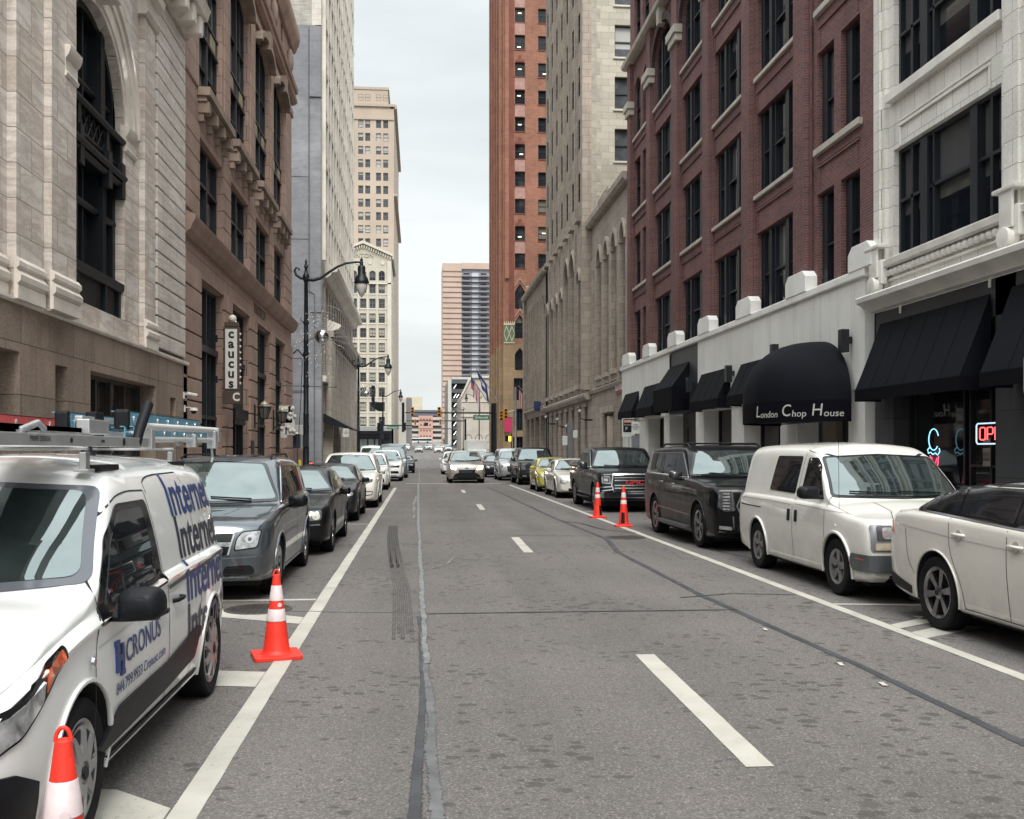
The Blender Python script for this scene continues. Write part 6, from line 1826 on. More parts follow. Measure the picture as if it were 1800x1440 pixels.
  r = delaunay_2d_cdt([Vector(p) for p in P2 + ins], [], [list(range(nb))], 1, 1e-5)
  out = []
  for v in r[0]:
   h = s.hit(ax, (v.x, v.y), sd)
   out.append(h)
  good = [h for h in out if h]
  if not good: return MB()
  bm = bmesh.new(); vs = []
  for v, h in zip(r[0], out):
   if h is None:
    h = min(good, key=lambda g: (g[0] - Vector((g[0].x, v.x, v.y)) if ax == 'side' else g[0] - Vector((v.x, g[0].y, v.y))).length)
   vs.append(bm.verts.new(h[0] + h[1] * off))
  nrm = [(h or good[0])[1] for h in out]
  for f in r[2]:
   if len(set(f)) > 2:
    try: bm.faces.new([vs[i] for i in f])
    except ValueError: pass
  idx = {v: i for i, v in enumerate(vs)}
  be = [e for e in bm.edges if len(e.link_faces) == 1]
  cache = {}
  for e in be:
   q = []
   for v in e.verts:
    if v not in cache: cache[v] = bm.verts.new(v.co - nrm[idx[v]] * (off + .010))
    q.append(cache[v])
   try: bm.faces.new([e.verts[0], e.verts[1], q[1], q[0]])
   except ValueError: pass
  mb = MB(); bm.verts.index_update(); mb.v = [tuple(v.co) for v in bm.verts]; mb.f = [tuple(v.index for v in f.verts) for f in bm.faces]; mb.m = [0] * len(mb.f); bm.free()
  return mb
 def panel(s, ax, poly, m, name, off=.005, sides=(1, -1), parent=None, grid=.06):
  out = []
  if ax in ('side',):
   for sd in sides: out.append(s.patch(ax, poly, off, sd, grid).obj(name, m, parent or s.root, smooth=30))
  elif sides is None: out.append(s.patch(ax, poly, off, 1, grid).obj(name, m, parent or s.root, smooth=30))
  else:
   for sd in sides: out.append(s.patch(ax, [(sd * p[0], p[1]) for p in poly], off, 1, grid).obj(name, m, parent or s.root, smooth=30))
  return out
 def lines(s, ax, paths, w, m, name, off=.003, sides=(1, -1), parent=None):
  mb = MB()
  for sd in (sides or (1,)):
   for path in paths:
    if ax != 'side': path = [(sd * p[0], p[1]) for p in path]
    if name == 'door_seam' and len(path) > 2:
     for _ in range(2): path = [path[0]] + [(a[0] * k + b[0] * (1 - k), a[1] * k + b[1] * (1 - k)) for a, b in zip(path, path[1:]) for k in (.75, .25)] + [path[-1]]
    P = []
    for a, b in zip(path, path[1:]):
     d = math.hypot(b[0] - a[0], b[1] - a[1]); k = max(1, int(d / .07))
     for j in range(k): P.append((a[0] + (b[0] - a[0]) * j / k, a[1] + (b[1] - a[1]) * j / k))
    P.append(path[-1]); rows_ = []
    for i, p in enumerate(P):
     a, b = P[max(0, i - 1)], P[min(len(P) - 1, i + 1)]; d = math.hypot(b[0] - a[0], b[1] - a[1]) or 1
     nx, nz = -(b[1] - a[1]) / d * w / 2, (b[0] - a[0]) / d * w / 2
     q = [s.hit(ax, (p[0] + k * nx, p[1] + k * nz), sd) for k in (1, -1)]
     if q[0] and q[1]: rows_.append([q[0][0] + q[0][1] * off, q[1][0] + q[1][1] * off, q[0][0] - q[0][1] * .004, q[1][0] - q[1][1] * .004])
     else: rows_.append(None)
    for a, b in zip(rows_, rows_[1:]):
     if a and b:
      mb.face([a[0], a[1], b[1], b[0]])
      if off > .006: mb.face([a[0], b[0], b[2], a[2]]); mb.face([a[1], a[3], b[3], b[1]])
  return mb.obj(name, m, parent or s.root, smooth=40)
 def glass(s, dlo, splits, ws_top=None, rear=None, surround=GLB, chrome=None, gap=.035, wsm=WSG, sdm=SDG, wiper=True, rmat=None):
  """dlo: yA0, yA1, yR1, yR0, z bottom front, z bottom rear, z top"""
  sp = s.sp; yA0, yA1, yR1, yR0, zb0, zb1, zt = dlo
  zb = lambda y: zb0 + (zb1 - zb0) * (y - yA0) / (yR0 - yA0)
  out = rpoly([(yA0, zb(yA0)), (yR0, zb(yR0)), (yR1, zt - .01), (yA1, zt)], .05)
  for sd in (1, -1): s.panel('side', out, surround, 'window_surround', .004, (sd,))
  if chrome: s.lines('side', [out + [out[0]]], .016, chrome, 'window_chrome', .008)
  e = [yA0] + list(splits) + [yR0]; n = len(e) - 1; i_ = .028
  for k in range(n):
   a0, b0 = e[k] + (gap / 2 if k else .06), e[k + 1] - (gap / 2 if k < n - 1 else .05)
   a1 = a0 if k else yA1 + .03; b1 = b0 if k < n - 1 else yR1 - .04
   if a1 > b1 - .02: poly = [(a0, zb(a0) + i_), (b0, zb(b0) + i_), (b0, zt - i_ - (a1 - b1) * .3)]
   else: poly = [(a0, zb(a0) + i_), (b0, zb(b0) + i_), (b1, zt - i_), (a1, zt - i_)]
   s.panel('side', rpoly(poly, .035), sdm, 'side_window', .008)
  zc, zh = sp['zcowl'], ws_top or sp['zhead']
  zbc = s.belt(sp['ycowl'] + .2); g = lambda z: s.W * (sp.get('shoulder', .93)) - s.tum * max(0, z - zbc)
  wp = [(-(g(zc) - .03), zc + .035), (0, zc + .01), ((g(zc) - .03), zc + .035), (g(zh) - .13, zh - .015), (0, zh + .012), (-(g(zh) - .13), zh - .015)]
  s.panel('front', rpoly(wp, .06), GLB, 'windscreen_border', .005, None)
  kk = .045
  wq = [(-(g(zc) - .03 - kk), zc + .06), (0, zc + .035), ((g(zc) - .03 - kk), zc + .06), (g(zh) - .13 - kk, zh - .035), (0, zh - .010), (-(g(zh) - .13 - kk), zh - .035)]
  s.panel('front', rpoly(wq, .05), wsm, 'windscreen', .009, None)
  if rear:
   z0, z1, k0, k1 = rear
   s.panel('rear', rpoly([(-k0, z0), (k0, z0), (k1, z1), (-k1, z1)], .05), rmat or SDG, 'rear_window', .007, None)
  if wiper:
   for (x0, x1) in ((-.05, -.58), (.48, -.03)):
    mb = MB(); P_ = []
    for i in range(7):
     t = i / 6; x = x0 + (x1 - x0) * t; z = zc + .045 + .03 * t
     h = s.hit('front', (x, z))
     if h: P_.append(h[0] + h[1] * .028)
    if len(P_) > 2:
     mb.tube(P_, .010, 5); mb.obj('wiper', BLK, s.root)
 def mirror(s, y, z, w=.22, h=.15, m=None, out=.10, sides=(1, -1)):
  for sd in sides:
   hx = s.hit('side', (y + .05, z - .03), sd); x0 = hx[0].x if hx else sd * s.W * .9
   mb = MB(); cx = x0 + sd * (out + w / 2)
   prof = [(-w / 2, -h * .42), (-w * .38, -h / 2), (w * .36, -h * .46), (w / 2, -h * .25), (w / 2, h * .22), (w * .34, h / 2), (-w * .30, h * .48), (-w / 2, h * .3)]
   ring = []
   for (yy, k) in ((-.085, .55), (-.055, .86), (-.01, 1.0), (.05, .98), (.052, .90), (.035, .86)):
    ring.append([(cx + sd * p[0] * k, y + yy, z + p[1] * k) for p in rpoly(prof, .04, 2)])
   for a, b in zip(ring, ring[1:]):
    for i in range(len(a)): j = (i + 1) % len(a); mb.face([a[i], a[j], b[j], b[i]])
   mb.face(ring[0]); mb.face(ring[-1])
   o = mb.obj('wing_mirror', m or s.p, s.root, smooth=45)
   st = MB(); st.tube([(x0 - sd * .02, y + .01, z - h * .35), (cx - sd * w * .35, y, z - h * .35)], .026, 8); st.obj('mirror_arm', BLK, o)
 def handle(s, y, z, m=None, w=.20, sides=(1, -1)):
  for sd in sides:
   hx = s.hit('side', (y, z), sd)
   if not hx: continue
   x = hx[0].x
   pts = [(x - sd * .004, y - w / 2, z), (x + sd * .028, y - w / 2 + .025, z + .004), (x + sd * .036, y, z + .006), (x + sd * .028, y + w / 2 - .025, z + .004), (x - sd * .004, y + w / 2, z)]
   MB().tube(pts, .014, 8).obj('door_handle', m or s.p, s.root, smooth=50)
 def seams(s, paths, w=.008): s.lines('side', paths, w, SEAM, 'door_seam', .0022)
 def bars(s, ax, rects, m, name, off=.02):
  mb = MB()
  for r in rects: mb.add(s.patch(ax, r, off, 1, .07))
  return mb.obj(name, m, s.root, smooth=30)
def rect2(x0, x1, z0, z1, r=0):
 p = [(x0, z0), (x1, z0), (x1, z1), (x0, z1)]; return rpoly(p, r, 3) if r else p
def P_boxy(L, H, hf, zc, yc, yh, zh, zr=None, rl=.5):
 return [(0, hf * .72), (.03, hf * .88), (.10, hf * .97), (.25, hf), (yc - .12, zc - .015), (yc, zc), (yc + (yh - yc) * .5, zc + (zh - zc) * .54), (yh, zh), (yh + .25, H - .02), (yh + .8, H), (L * .72, H - .01), (L - rl - .12, H - .05), (L - rl, H - .09), (L - rl * .4, H - .36), (L - .12, H - .62 if not zr else zr), (L - .03, (H - .68) if not zr else zr - .07), (L, (H - .9) if not zr else zr - .3)]
def P_van(L, H, hf, zc, yc, yh, zh):
 return [(0, hf * .72), (.03, hf * .88), (.10, hf * .97), (.25, hf), (yc - .12, zc - .015), (yc, zc), (yc + (yh - yc) * .5, zc + (zh - zc) * .52), (yh, zh), (yh + .25, H - .035), (yh + .8, H - .005), (L * .65, H), (L - .35, H - .02), (L - .14, H - .07), (L - .05, H - .2), (L - .01, H - .55), (L, H - .8)]
def P_sedan(L, H, hf, zc, yc, yh, zh, yre, yd, zd):
 return [(0, hf * .70), (.03, hf * .86), (.10, hf * .96), (.25, hf), (yc - .12, zc - .015), (yc, zc), (yc + (yh - yc) * .5, zc + (zh - zc) * .55), (yh, zh), (yh + .3, H - .012), (yh + .65, H), (yre, H - .05), ((yre + yd) / 2, (H - .05 + zd) / 2 + .04), (yd, zd), (L - .18, zd - .005), (L - .06, zd - .05), (L - .02, zd - .12), (L, zd - .32)]
def belt(L, b0, b1, b2, hf): return [(0, hf * .66), (.05, hf * .84), (.15, hf * .92), (.5, b0), (1.2, b1), (L - .6, b2), (L - .2, b2 - .03), (L - .05, b2 - .12), (L, b2 - .3)]
WHITE = paint('white_paint', (.76, .77, .76), rough=.3)
WHITE2 = paint('warm_white_paint', (.76, .75, .70), rough=.35)
WHITE3 = paint('pearl_white_paint', (.72, .695, .64), rough=.3)
GREYB = paint('blue_grey_paint', (.055, .070, .086), .55, .3)
BLACKP = paint('black_paint', (.0032, .0036, .0048), 0, .25)
BLACKB = paint('black_blue_paint', (.005, .006, .009), .1, .28)
YEL = paint('yellow_paint', (.46, .40, .05), 0, .35)
CHAMP = paint('champagne_paint', (.36, .315, .275), .5, .35)
SILV = paint('silver_paint', (.36, .37, .38), .6, .3)
GREYV = paint('slate_van_paint', (.10, .125, .135), .3, .35)
DKG = paint('dark_grey_paint', (.018, .019, .023), .4, .3)

# ---------------------------------------------------------------- 1 white cargo van with ladder rack
sp = dict(L=4.52, W=.92, R=.33, wheels=(.90, 3.67), ycowl=.92, yhead=1.72, zcowl=1.10, zhead=1.60, tum=.10, tum2=.22, crown=.06, rc=.16, sharp=34,
          top=P_van(4.52, 1.735, .93, 1.10, .92, 1.72, 1.62), belt=belt(4.52, .90, .98, 1.04, .90), wheel='cover', rim=SIL, rf=.70, lip=.014, Ra=.40, bow=.16, bow_ws=.26, shoulder=.955,
          side=[(0, .955), (.2, .985), (.5, 1.0), (.75, .996), (1, .985)])
c = Car('cargo_van', 'white cargo van with repeated blue Internet lettering and a ladder rack on its roof', 'van', (-2.385, 3.65, 0), sp, WHITE)
v = c.root
# cab side glass and black pillar
poly = rpoly([(1.12, .93), (2.36, .985), (2.32, 1.47), (1.78, 1.47), (1.50, 1.32)], .05)
c.panel('side', poly, GLB, 'window_surround', .004)
for sd in (1, -1):
 o = c.panel('side', rpoly([(1.26, .965), (2.22, 1.01), (2.19, 1.435), (1.80, 1.435), (1.54, 1.29)], .045), SDG, 'side_window', .008, (sd,))
c.lines('side', [[(1.60, .97), (1.64, 1.38)]], .03, GLB, 'window_divider', .012)
zc, zh = 1.10, 1.60
c.panel('front', rpoly([(-.83, 1.12), (0, 1.09), (.83, 1.12), (.715, 1.56), (0, 1.60), (-.715, 1.56)], .06), mat('frit_grey', (.10, .11, .13), .15, var=0), 'windscreen_border', .004, None)
c.panel('front', rpoly([(-.775, 1.15), (0, 1.125), (.775, 1.15), (.665, 1.535), (0, 1.57), (-.665, 1.535)], .06), WSG, 'windscreen', .009, None)
c.seams([[(1.05, .30), (1.03, .62), (1.07, .9), (1.42, 1.33), (1.72, 1.49), (2.0, 1.53), (2.36, 1.52)], [(2.36, 1.52), (2.40, 1.0), (2.38, .6), (2.36, .30)], [(3.30, 1.60), (3.33, 1.0), (3.25, .72), (3.02, .42), (2.98, .30)],
         [(2.40, 1.50), (2.44, 1.60), (3.3, 1.605)], [(1.03, .30), (2.98, .30)], [(4.15, 1.55), (4.2, .4)]])
c.lines('side', [[(2.42, .94), (4.1, 1.0)]], .022, mat('door_track', (.08, .08, .085), .5), 'door_track', .004)
# lower cladding: black sill and slanted door moulding
c.panel('side', [(1.28, .20), (3.2, .22), (3.2, .30), (1.28, .29)], BLK, 'sill_cladding', .010)
c.panel('side', rpoly([(1.12, .36), (1.20, .335), (2.35, .36), (3.05, .40), (3.2, .58), (3.1, .60), (2.35, .52), (1.40, .50)], .02), BLK, 'door_moulding', .012)
c.lines('side', [[(1.1, .84), (2.3, .90), (3.3, .95), (4.2, .97)]], .010, mat('crease_shade_white', (.50, .51, .50), .4), 'crease_shade_line', .002)  # shade along the side crease, painted as a darker line
# black bumper, grille, lights
c.panel('front', rpoly([(-.84, .26), (.84, .26), (.84, .52), (.55, .58), (-.55, .58), (-.84, .52)], .06), BLK, 'front_bumper', .014, None)
c.panel('side', [(.02, .26), (.42, .26), (.40, .46), (.25, .53), (.02, .56)], BLK, 'bumper_corner', .012)
c.panel('front', rpoly([(-.52, .60), (.52, .60), (.56, .74), (-.56, .74)], .04), GLB, 'grille', .012, None)
for z in (.64, .69): c.bars('front', [rect2(-.5, .5, z, z + .016)], CHR, 'grille_bar', .02)
c.panel('side', rpoly([(.14, .60), (.30, .66), (.66, .88), (.70, .93), (.50, .89), (.14, .74)], .03), GLB, 'headlight_housing', .010)
c.panel('side', rpoly([(.16, .62), (.28, .665), (.44, .76), (.46, .845), (.16, .725)], .02), LENS, 'headlight', .016)
c.panel('side', rpoly([(.47, .78), (.64, .885), (.66, .915), (.50, .87)], .012), AMB, 'turn_signal', .013)
c.panel('front', rpoly([(.50, .60), (.78, .62), (.80, .73), (.52, .70)], .03), LENS, 'headlight', .010)
c.lines('front', [[(.30, 1.02), (.34, .90), (.40, .80)]], .012, SEAM, 'bonnet_seam', .002)
c.mirror(1.30, 1.01, .22, .165, BLK, .04); c.handle(2.18, .83, BLK, .19); c.handle(2.58, .85, BLK, .19)
MB().lathe([(.028, 0), (.022, .012), (0, .014)], 14, Matrix.Translation((.925, .98, .80)) @ Matrix.Rotation(pi / 2, 4, 'Y')).obj('round_marker', CHR, v)
bl = mat('lettering_blue', (.022, .042, .15), .4, var=.1); nv = mat('lettering_navy', (.020, .024, .045), .4, var=.1)
def sidetext(txt, yc, zc_, size, sx, m, off=.008, shear=0, align='LEFT', bold=0, sd=1, rise=0):
 me = text_poly(txt, size, sx, .0006, shear, align, bold)
 def fn(p):
  y, z = yc + p.x, zc_ + p.y + p.x * rise
  h = c.hit('side', (y, z), sd)
  x = h[0].x if h else .9
  return Vector((x + sd * (off + p.z), y, z))
 warp(me, fn); me.materials.append(m); return put(me, 'lettering', c.body)
for k, (z, m_, ys_) in enumerate(((1.455, bl, 2.80), (1.185, nv, 2.83), (.905, bl, 2.83), (.625, nv, 2.83))):
 sidetext('Internet', ys_, z, .375, 1.06, m_, .0045, .0, bold=.006)
sidetext('CRONUS', 1.50, .735, .165, 1.0, bl, .005, bold=.001, rise=.03)
sidetext('844.799.9933 Cronusc.com', 1.34, .585, .085, .98, bl, .005, rise=.02)
for (y0, z0, y1, z1) in ((1.34, .67, 1.375, .80), (1.42, .67, 1.455, .80), (1.375, .72, 1.42, .75), (1.33, .80, 1.39, .825), (1.405, .645, 1.465, .67)):
 c.panel('side', rect2(y0, y1, z0, z1), bl, 'logo_mark', .010, (1,))
c.panel('side', [(1.75, .86), (1.80, .86), (2.20, .92), (2.15, .93)], mat('pale_red_sticker', (.62, .42, .38), .5), 'sticker', .006, (1,))
# roof parts: grab strips, antenna, rack
zr = 1.735
for y in (1.95, 3.55):
 for x in (-.62, .62):
  MB().box(x - .04, x + .04, y - .02, y + .34, zr - .095, zr - .06).obj('roof_strip', BLK, v, bev=.01)
MB().lathe([(.075, 0), (.05, .02), (.028, .07), (.024, .10), (0, .105)], 14, Matrix.Translation((.30, 2.85, zr - .035))).obj('antenna_base', BLK, v, smooth=40)
RA = mat('aluminium_rack', (.50, .51, .52), .35, .6, var=.15, vs=7); RW = mat('white_rack_tube', (.68, .69, .69), .35, .2, var=.06)
rk = MB()
zz = 1.775
rk.box(.64, .69, .1, 2.80, zz, zz + .055); rk.box(-.78, -.73, .6, 3.9, zz, zz + .055)
rk.obj('rack_rail', RA, v, bev=.004)
ho = MB()
for y, r in ((1.82, .022), (.95, .013), (1.45, .008), (1.42, .008)): ho.lathe([(r, 0), (r, .003), (0, .003)], 14, Matrix.Translation((.6905, y + .45, zz + .028)) @ Matrix.Rotation(pi / 2, 4, 'Y'))
ho.obj('rail_holes', BLK, v)
me = text_poly('PRIME DESIGN', .035, 1.1, .0005); warp(me, lambda p: Vector((.6912, 1.0 + p.x, zz + .03 + p.y))); me.materials.append(nv); put(me, 'lettering', c.body)
rb_ = MB()
for y in (1.80, 3.65): rb_.box(-.78, .64, y, y + .03, zz - .02, zz - .002)
rb_.obj('rack_crossbar', RA, v, bev=.004)
lg = MB()
for y in (1.80, 3.65):
 for x in (-.64, .60):
  lg.box(x - .006, x + .03, y, y + .07, zr - .09, zz - .03); lg.box(x - .03, x + .05, y - .02, y + .09, zr - .095, zr - .08)
lg.obj('rack_foot', RA, v, bev=.006)
tb = MB(); tb.tube([(.66, 2.82, zz + .13), (.66, 4.98, zz + .15)], .024, 10); tb.tube([(.66, 2.86, zz + .05), (.66, 4.95, zz + .07)], .018, 10)
tb.tube([(.66, 2.86, zz + .02), (-.6, 2.86, zz + .02)], .018, 8); tb.tube([(.66, 4.92, zz + .06), (-.6, 4.92, zz + .06)], .018, 8)
tb.obj('rack_tube', RW, v, smooth=50)
cl = MB()
for (y, z, s_) in ((2.88, .06, 1), (4.86, .08, 1.2), (4.1, .06, .8), (4.98, .12, 1)):
 cl.box(.63, .70, y - .04 * s_, y + .04 * s_, zz + z - .07 * s_, zz + z + .05 * s_)
cl.tube([(.665, 4.82, zz + .05), (.665, 4.86, zz - .08), (.665, 4.82, zz - .12)], .012, 6); cl.tube([(.66, 3.5, zz + .06), (.66, 3.7, zz + .02), (.66, 3.82, zz + .05)], .010, 6)
cl.obj('rack_clamp', RA, v, bev=.008)
MB().tube([(.67, 2.60, zz + .02), (.67, 2.66, zz + .10), (.675, 2.84, zz + .27)], [.030, .032, .034], 10).obj('rack_handle', BLK, v, smooth=50)
rt = MB()
for i in range(22): rt.box(.2, .56, 1.6 + i * .035 - .3, 1.0 + i * .035 - .282, zz + .075, zz + .10)
rt.box(.2, .26, 1.2, 2.1, zz + .055, zz + .078); rt.obj('ratchet_strip', RA, v)
lv = MB(); lv.box(.50, .56, 1.35, 2.10, zz + .06, zz + .085); lv.tube([(.56, 1.1, zz + .07), (.56, 1.32, zz + .11), (.56, 1.4, zz + .08)], .018, 8); lv.box(.53, .60, 1.95, 2.3, zz + .07, zz + .15); lv.obj('ratchet_bar', RA, v, bev=.006)
# ladders: own things
def ladder(name, label, x, y0, y1, z, col, matname, h=.10, cap=True, w=.36, rung0=.30):
 t = thing(name, label, 'ladder', (x, y0, z), 'ladders on the van roof')
 FB = mat(matname, col, .35, var=.15, vs=5); Ln = y1 - y0
 st = MB()
 for q in (0, -w):
  st.box(q - .004, q + .004, 0, Ln, 0, h)
  for zz_ in (0, h - .005): st.box(q - .03, q + .004, 0, Ln, zz_, zz_ + .006)
 st.obj('stile', FB, t)
 rn = MB(); y = rung0 * .5
 ds = MB()
 while y < Ln - .1:
  rn.tube([(.006, y, h * .5), (-w, y, h * .5)], .015, 8)
  ds.prism(circle(y, h * .5, h * .26, 12, .5), lambda u, vv, d: (d, u, vv), .004, .009)
  y += rung0
 rn.obj('rung', mat('ladder_alu', (.6, .61, .62), .3, .8, var=.15, vs=9), t); ds.obj('rung_plate', MC['ladder_alu'], t)
 if cap:
  MB().box(-w - .012, .014, -.02, .045, -.012, h + .010).obj('end_cap', BLK, t, bev=.02)
 return t
lx, ly = -2.385, 3.65
ladder('extension_ladder', 'red fibreglass ladder on the far side of the van roof', lx - .25, ly + .6, ly + 4.7, 1.885, (.42, .065, .06), 'red_fibreglass', cap=False)
ladder('extension_ladder', 'blue fibreglass ladder with black end cap nearest the red ladder on the van', lx + .14, ly + 2.95, ly + 4.6, 1.845, (.10, .26, .36), 'blue_fibreglass', h=.155, w=.06)
ladder('extension_ladder', 'blue fibreglass ladder reaching past the van tail, capped beside the raised rack handle', lx + .50, ly + 3.0, ly + 5.15, 1.90, (.10, .26, .36), 'blue_fibreglass', h=.11, w=.07)
ladder('step_ladder', 'lower blue ladder with aluminium front rails strapped under the longer blue ladders', lx + .56, ly + 2.95, ly + 5.2, 1.83, (.12, .29, .38), 'blue_fibreglass2', cap=False, h=.08, w=.06)
t = thing('aluminium_rails', 'pair of bright aluminium ladder rails bundled with a black strap on the van roof', 'rails', (lx + .175, ly + 3.05, 1.855))
b = MB(); b.box(-.02, .03, 0, 1.35, .09, .125); b.box(-.02, .03, .0, 1.35, 0, .035); b.obj('rail', mat('bright_alu', (.68, .69, .70), .3, .6, var=.08), t, bev=.005)
MB().box(-.03, .04, .25, .42, -.02, .16).obj('strap', BLK, t, bev=.006)

# ---------------------------------------------------------------- grey crossover
def suv_spec(L, W, H, wf_, wb_, R, yc, yh, zc, hf, **k):
 d = dict(L=L, W=W, R=R, wheels=(wf_, wb_), ycowl=yc, yhead=yh, zcowl=zc, zhead=H - .10, top=P_boxy(L, H, hf, zc, yc, yh, H - .09, rl=.55), belt=belt(L, hf - .02, zc - .03, zc + .05, hf), tum=.30, crown=.05)
 d.update(k); return d
sp = suv_spec(4.89, .92, 1.70, .93, 3.82, .345, 1.28, 2.05, 1.07, .97, wheel='spoke5', rim=ALU, tum=.27, bow=.17, Ra=.41, lip=.018)
c = Car('parked_crossover', 'blue grey crossover parked behind the lettered white van', 'car', (-2.62, 11.6, 0), sp, GREYB, 'cars parked along the left kerb')
c.glass((1.52, 2.28, 4.35, 4.62, 1.09, 1.16, 1.555), (2.62, 3.55), chrome=CHR, rear=(1.12, 1.48, .62, .5))
c.panel('front', rpoly([(-.44, .56), (.44, .56), (.50, .80), (-.50, .80)], .05), GLB, 'grille', .008, None)
c.bars('front', [rect2(-.47, .47, .655, .70)], CHR, 'grille_bar', .022); c.bars('front', [rect2(-.022, .022, .57, .79)], CHR, 'grille_bar', .024)
c.lines('front', [[(.44, .56), (.50, .79)], [(0, .81), (.5, .81)]], .018, CHR, 'grille_chrome', .014)
c.panel('front', rpoly([(.50, .60), (.76, .63), (.80, .84), (.58, .82), (.52, .74)], .03), BLK, 'headlight_housing', .006)
for sd in (1, -1):
 h = c.panel('front', rpoly([(.515, .615), (.75, .645), (.785, .825), (.59, .805), (.535, .735)], .03), LENS, 'headlight', .012, (sd,))[0]
 c.panel('front', circle(.67, .73, .048), CHR, 'reflector', .018, (sd,), h); c.panel('front', circle(.67, .73, .022), LENSD, 'bulb', .024, (sd,), h)
c.panel('front', rpoly([(.38, .31), (.74, .34), (.70, .44), (.40, .43)], .05), GLB, 'lower_grille', .008)
c.panel('front', rpoly([(-.32, .31), (.32, .31), (.32, .43), (-.32, .43)], .02), GLB, 'lower_grille', .008, None)
for z in (.34, .37, .40): c.bars('front', [rect2(.40, .70, z, z + .008)], BLK, 'lower_slat', .014)
c.panel('front', rpoly([(-.70, .27), (.70, .27), (.66, .305), (-.66, .305)], .01), mat('skid_grey', (.16, .18, .20), .5), 'skid_plate', .012, None)
c.lines('front', [[(0, .505), (.80, .535)]], .012, mat('crease_highlight_grey', (.16, .19, .22), .3, .5), 'bumper_highlight', .004)  # paler line paints the highlight along the bumper crease
c.lines('top', [[(.30, .5), (.42, 1.0), (.62, 1.25)]], .010, MC['crease_highlight_grey'], 'bonnet_highlight', .003); c.lines('top', [[(.70, .30), (.80, .7), (.80, 1.2)]], .008, SEAM, 'bonnet_seam', .003)  # bonnet crease highlights are painted on as paler lines
c.mirror(1.62, 1.10, .25, .17, BLACKB, .06); c.handle(2.48, .97); c.handle(3.42, 1.0)
c.seams([[(1.42, .30), (1.38, .7), (1.44, 1.08)], [(2.60, .30), (2.62, 1.1)], [(3.60, 1.12), (3.58, .7), (3.42, .5), (3.38, .30)], [(1.42, .30), (3.38, .30)]])
rl = MB()
for sd in (1, -1): rl.tube([(sd * .60, 2.3, 1.655), (sd * .585, 2.45, 1.70), (sd * .57, 4.0, 1.705), (sd * .57, 4.15, 1.66)], .014, 6)
rl.obj('roof_rail', BLK, c.root)

def sedan_spec(L, W, H, wf_, wb_, R, yc, yh, zc, hf, yre, yd, zd, **k):
 d = dict(L=L, W=W, R=R, wheels=(wf_, wb_), ycowl=yc, yhead=yh, zcowl=zc, zhead=H - .07, top=P_sedan(L, H, hf, zc, yc, yh, H - .065, yre, yd, zd), belt=belt(L, hf - .02, zc - .03, zd - .05, hf), tum=.42, crown=.045, rc=.08,
             tail=[(.1, .06), (.45, 0), (.8, .01), (1.1, .05)])
 d.update(k); return d
# ---------------------------------------------------------------- black sedan with twin round lamps
sp = sedan_spec(5.08, .945, 1.47, .96, 4.01, .345, 1.52, 2.28, 1.00, .86, 3.55, 4.30, 1.08, wheel='spoke5', rim=ALU, tum=.40, bow=.12, Ra=.405)
c = Car('parked_sedan', 'glossy black sedan with twin round headlamps behind the grey crossover', 'car', (-2.42, 16.65, 0), sp, BLACKP, 'cars parked along the left kerb')
c.glass((1.78, 2.48, 3.75, 4.12, .99, 1.08, 1.375), (2.85,), chrome=CHR, rear=(1.13, 1.38, .60, .50))
c.panel('front', rpoly([(-.40, .50), (.40, .50), (.42, .74), (-.42, .74)], .03), GLB, 'grille', .008, None)
c.bars('front', [rect2(-.41, .41, .61, .63)], BLK, 'grille_bar', .016); c.bars('front', [rect2(-.012, .012, .51, .73)], BLK, 'grille_bar', .016)
for sd in (1, -1):
 h = c.panel('front', rpoly([(.46, .58), (.80, .60), (.80, .76), (.48, .74)], .04), LENSD, 'headlight', .010, (sd,))[0]
 for x in (.56, .71):
  c.panel('front', circle(x, .668, .066), mat('lamp_warm_lens', (.42, .41, .34), .08, .4, var=.3, vs=20, coat=1), 'round_lamp', .018, (sd,), h); c.panel('front', circle(x, .668, .028), LENS, 'bulb', .026, (sd,), h)
c.lines('front', [[(.2, .50), (.78, .53)]], .02, mat('grey_strip', (.16, .17, .18), .3), 'bumper_strip', .008)
c.panel('front', rpoly([(-.6, .27), (.6, .27), (.55, .36), (-.55, .36)], .04), GLB, 'lower_grille', .008, None)
c.mirror(1.86, 1.02, .21, .14, BLACKP, .06); c.handle(2.70, .90, CHR); c.handle(3.55, .92, CHR)
c.seams([[(1.62, .30), (1.60, .7), (1.66, .99)], [(2.86, .30), (2.88, 1.0)], [(3.80, 1.06), (3.76, .75), (3.6, .5), (3.55, .30)]])
c.lines('top', [[(.62, .25), (.70, .7), (.74, 1.4)]], .008, SEAM, 'bonnet_seam', .003)

# ---------------------------------------------------------------- dark coupe-like sedan
sp = sedan_spec(4.85, .92, 1.43, .92, 3.72, .34, 1.45, 2.20, .98, .84, 3.45, 4.15, 1.06, wheel='spoke7', rim=ALD)
c = Car('parked_sedan', 'dark sedan between the glossy black sedan and a white luxury crossover', 'car', (-2.42, 24.5, 0), sp, DKG, 'cars parked along the left kerb')
c.glass((1.70, 2.42, 3.65, 4.0, .97, 1.06, 1.34), (2.75,), rear=(1.11, 1.34, .58, .48))
c.panel('front', rpoly([(-.42, .40), (.42, .40), (.36, .70), (-.36, .70)], .05), GLB, 'grille', .008, None)
c.panel('front', rpoly([(.46, .60), (.80, .66), (.80, .74), (.46, .70)], .03), LENS, 'headlight', .010)
c.mirror(1.80, 1.0, .2, .13, DKG, .05); c.handle(2.62, .88); c.handle(3.45, .9)
c.seams([[(1.55, .30), (1.58, .97)], [(2.78, .30), (2.80, .98)], [(3.66, 1.02), (3.5, .5)]])

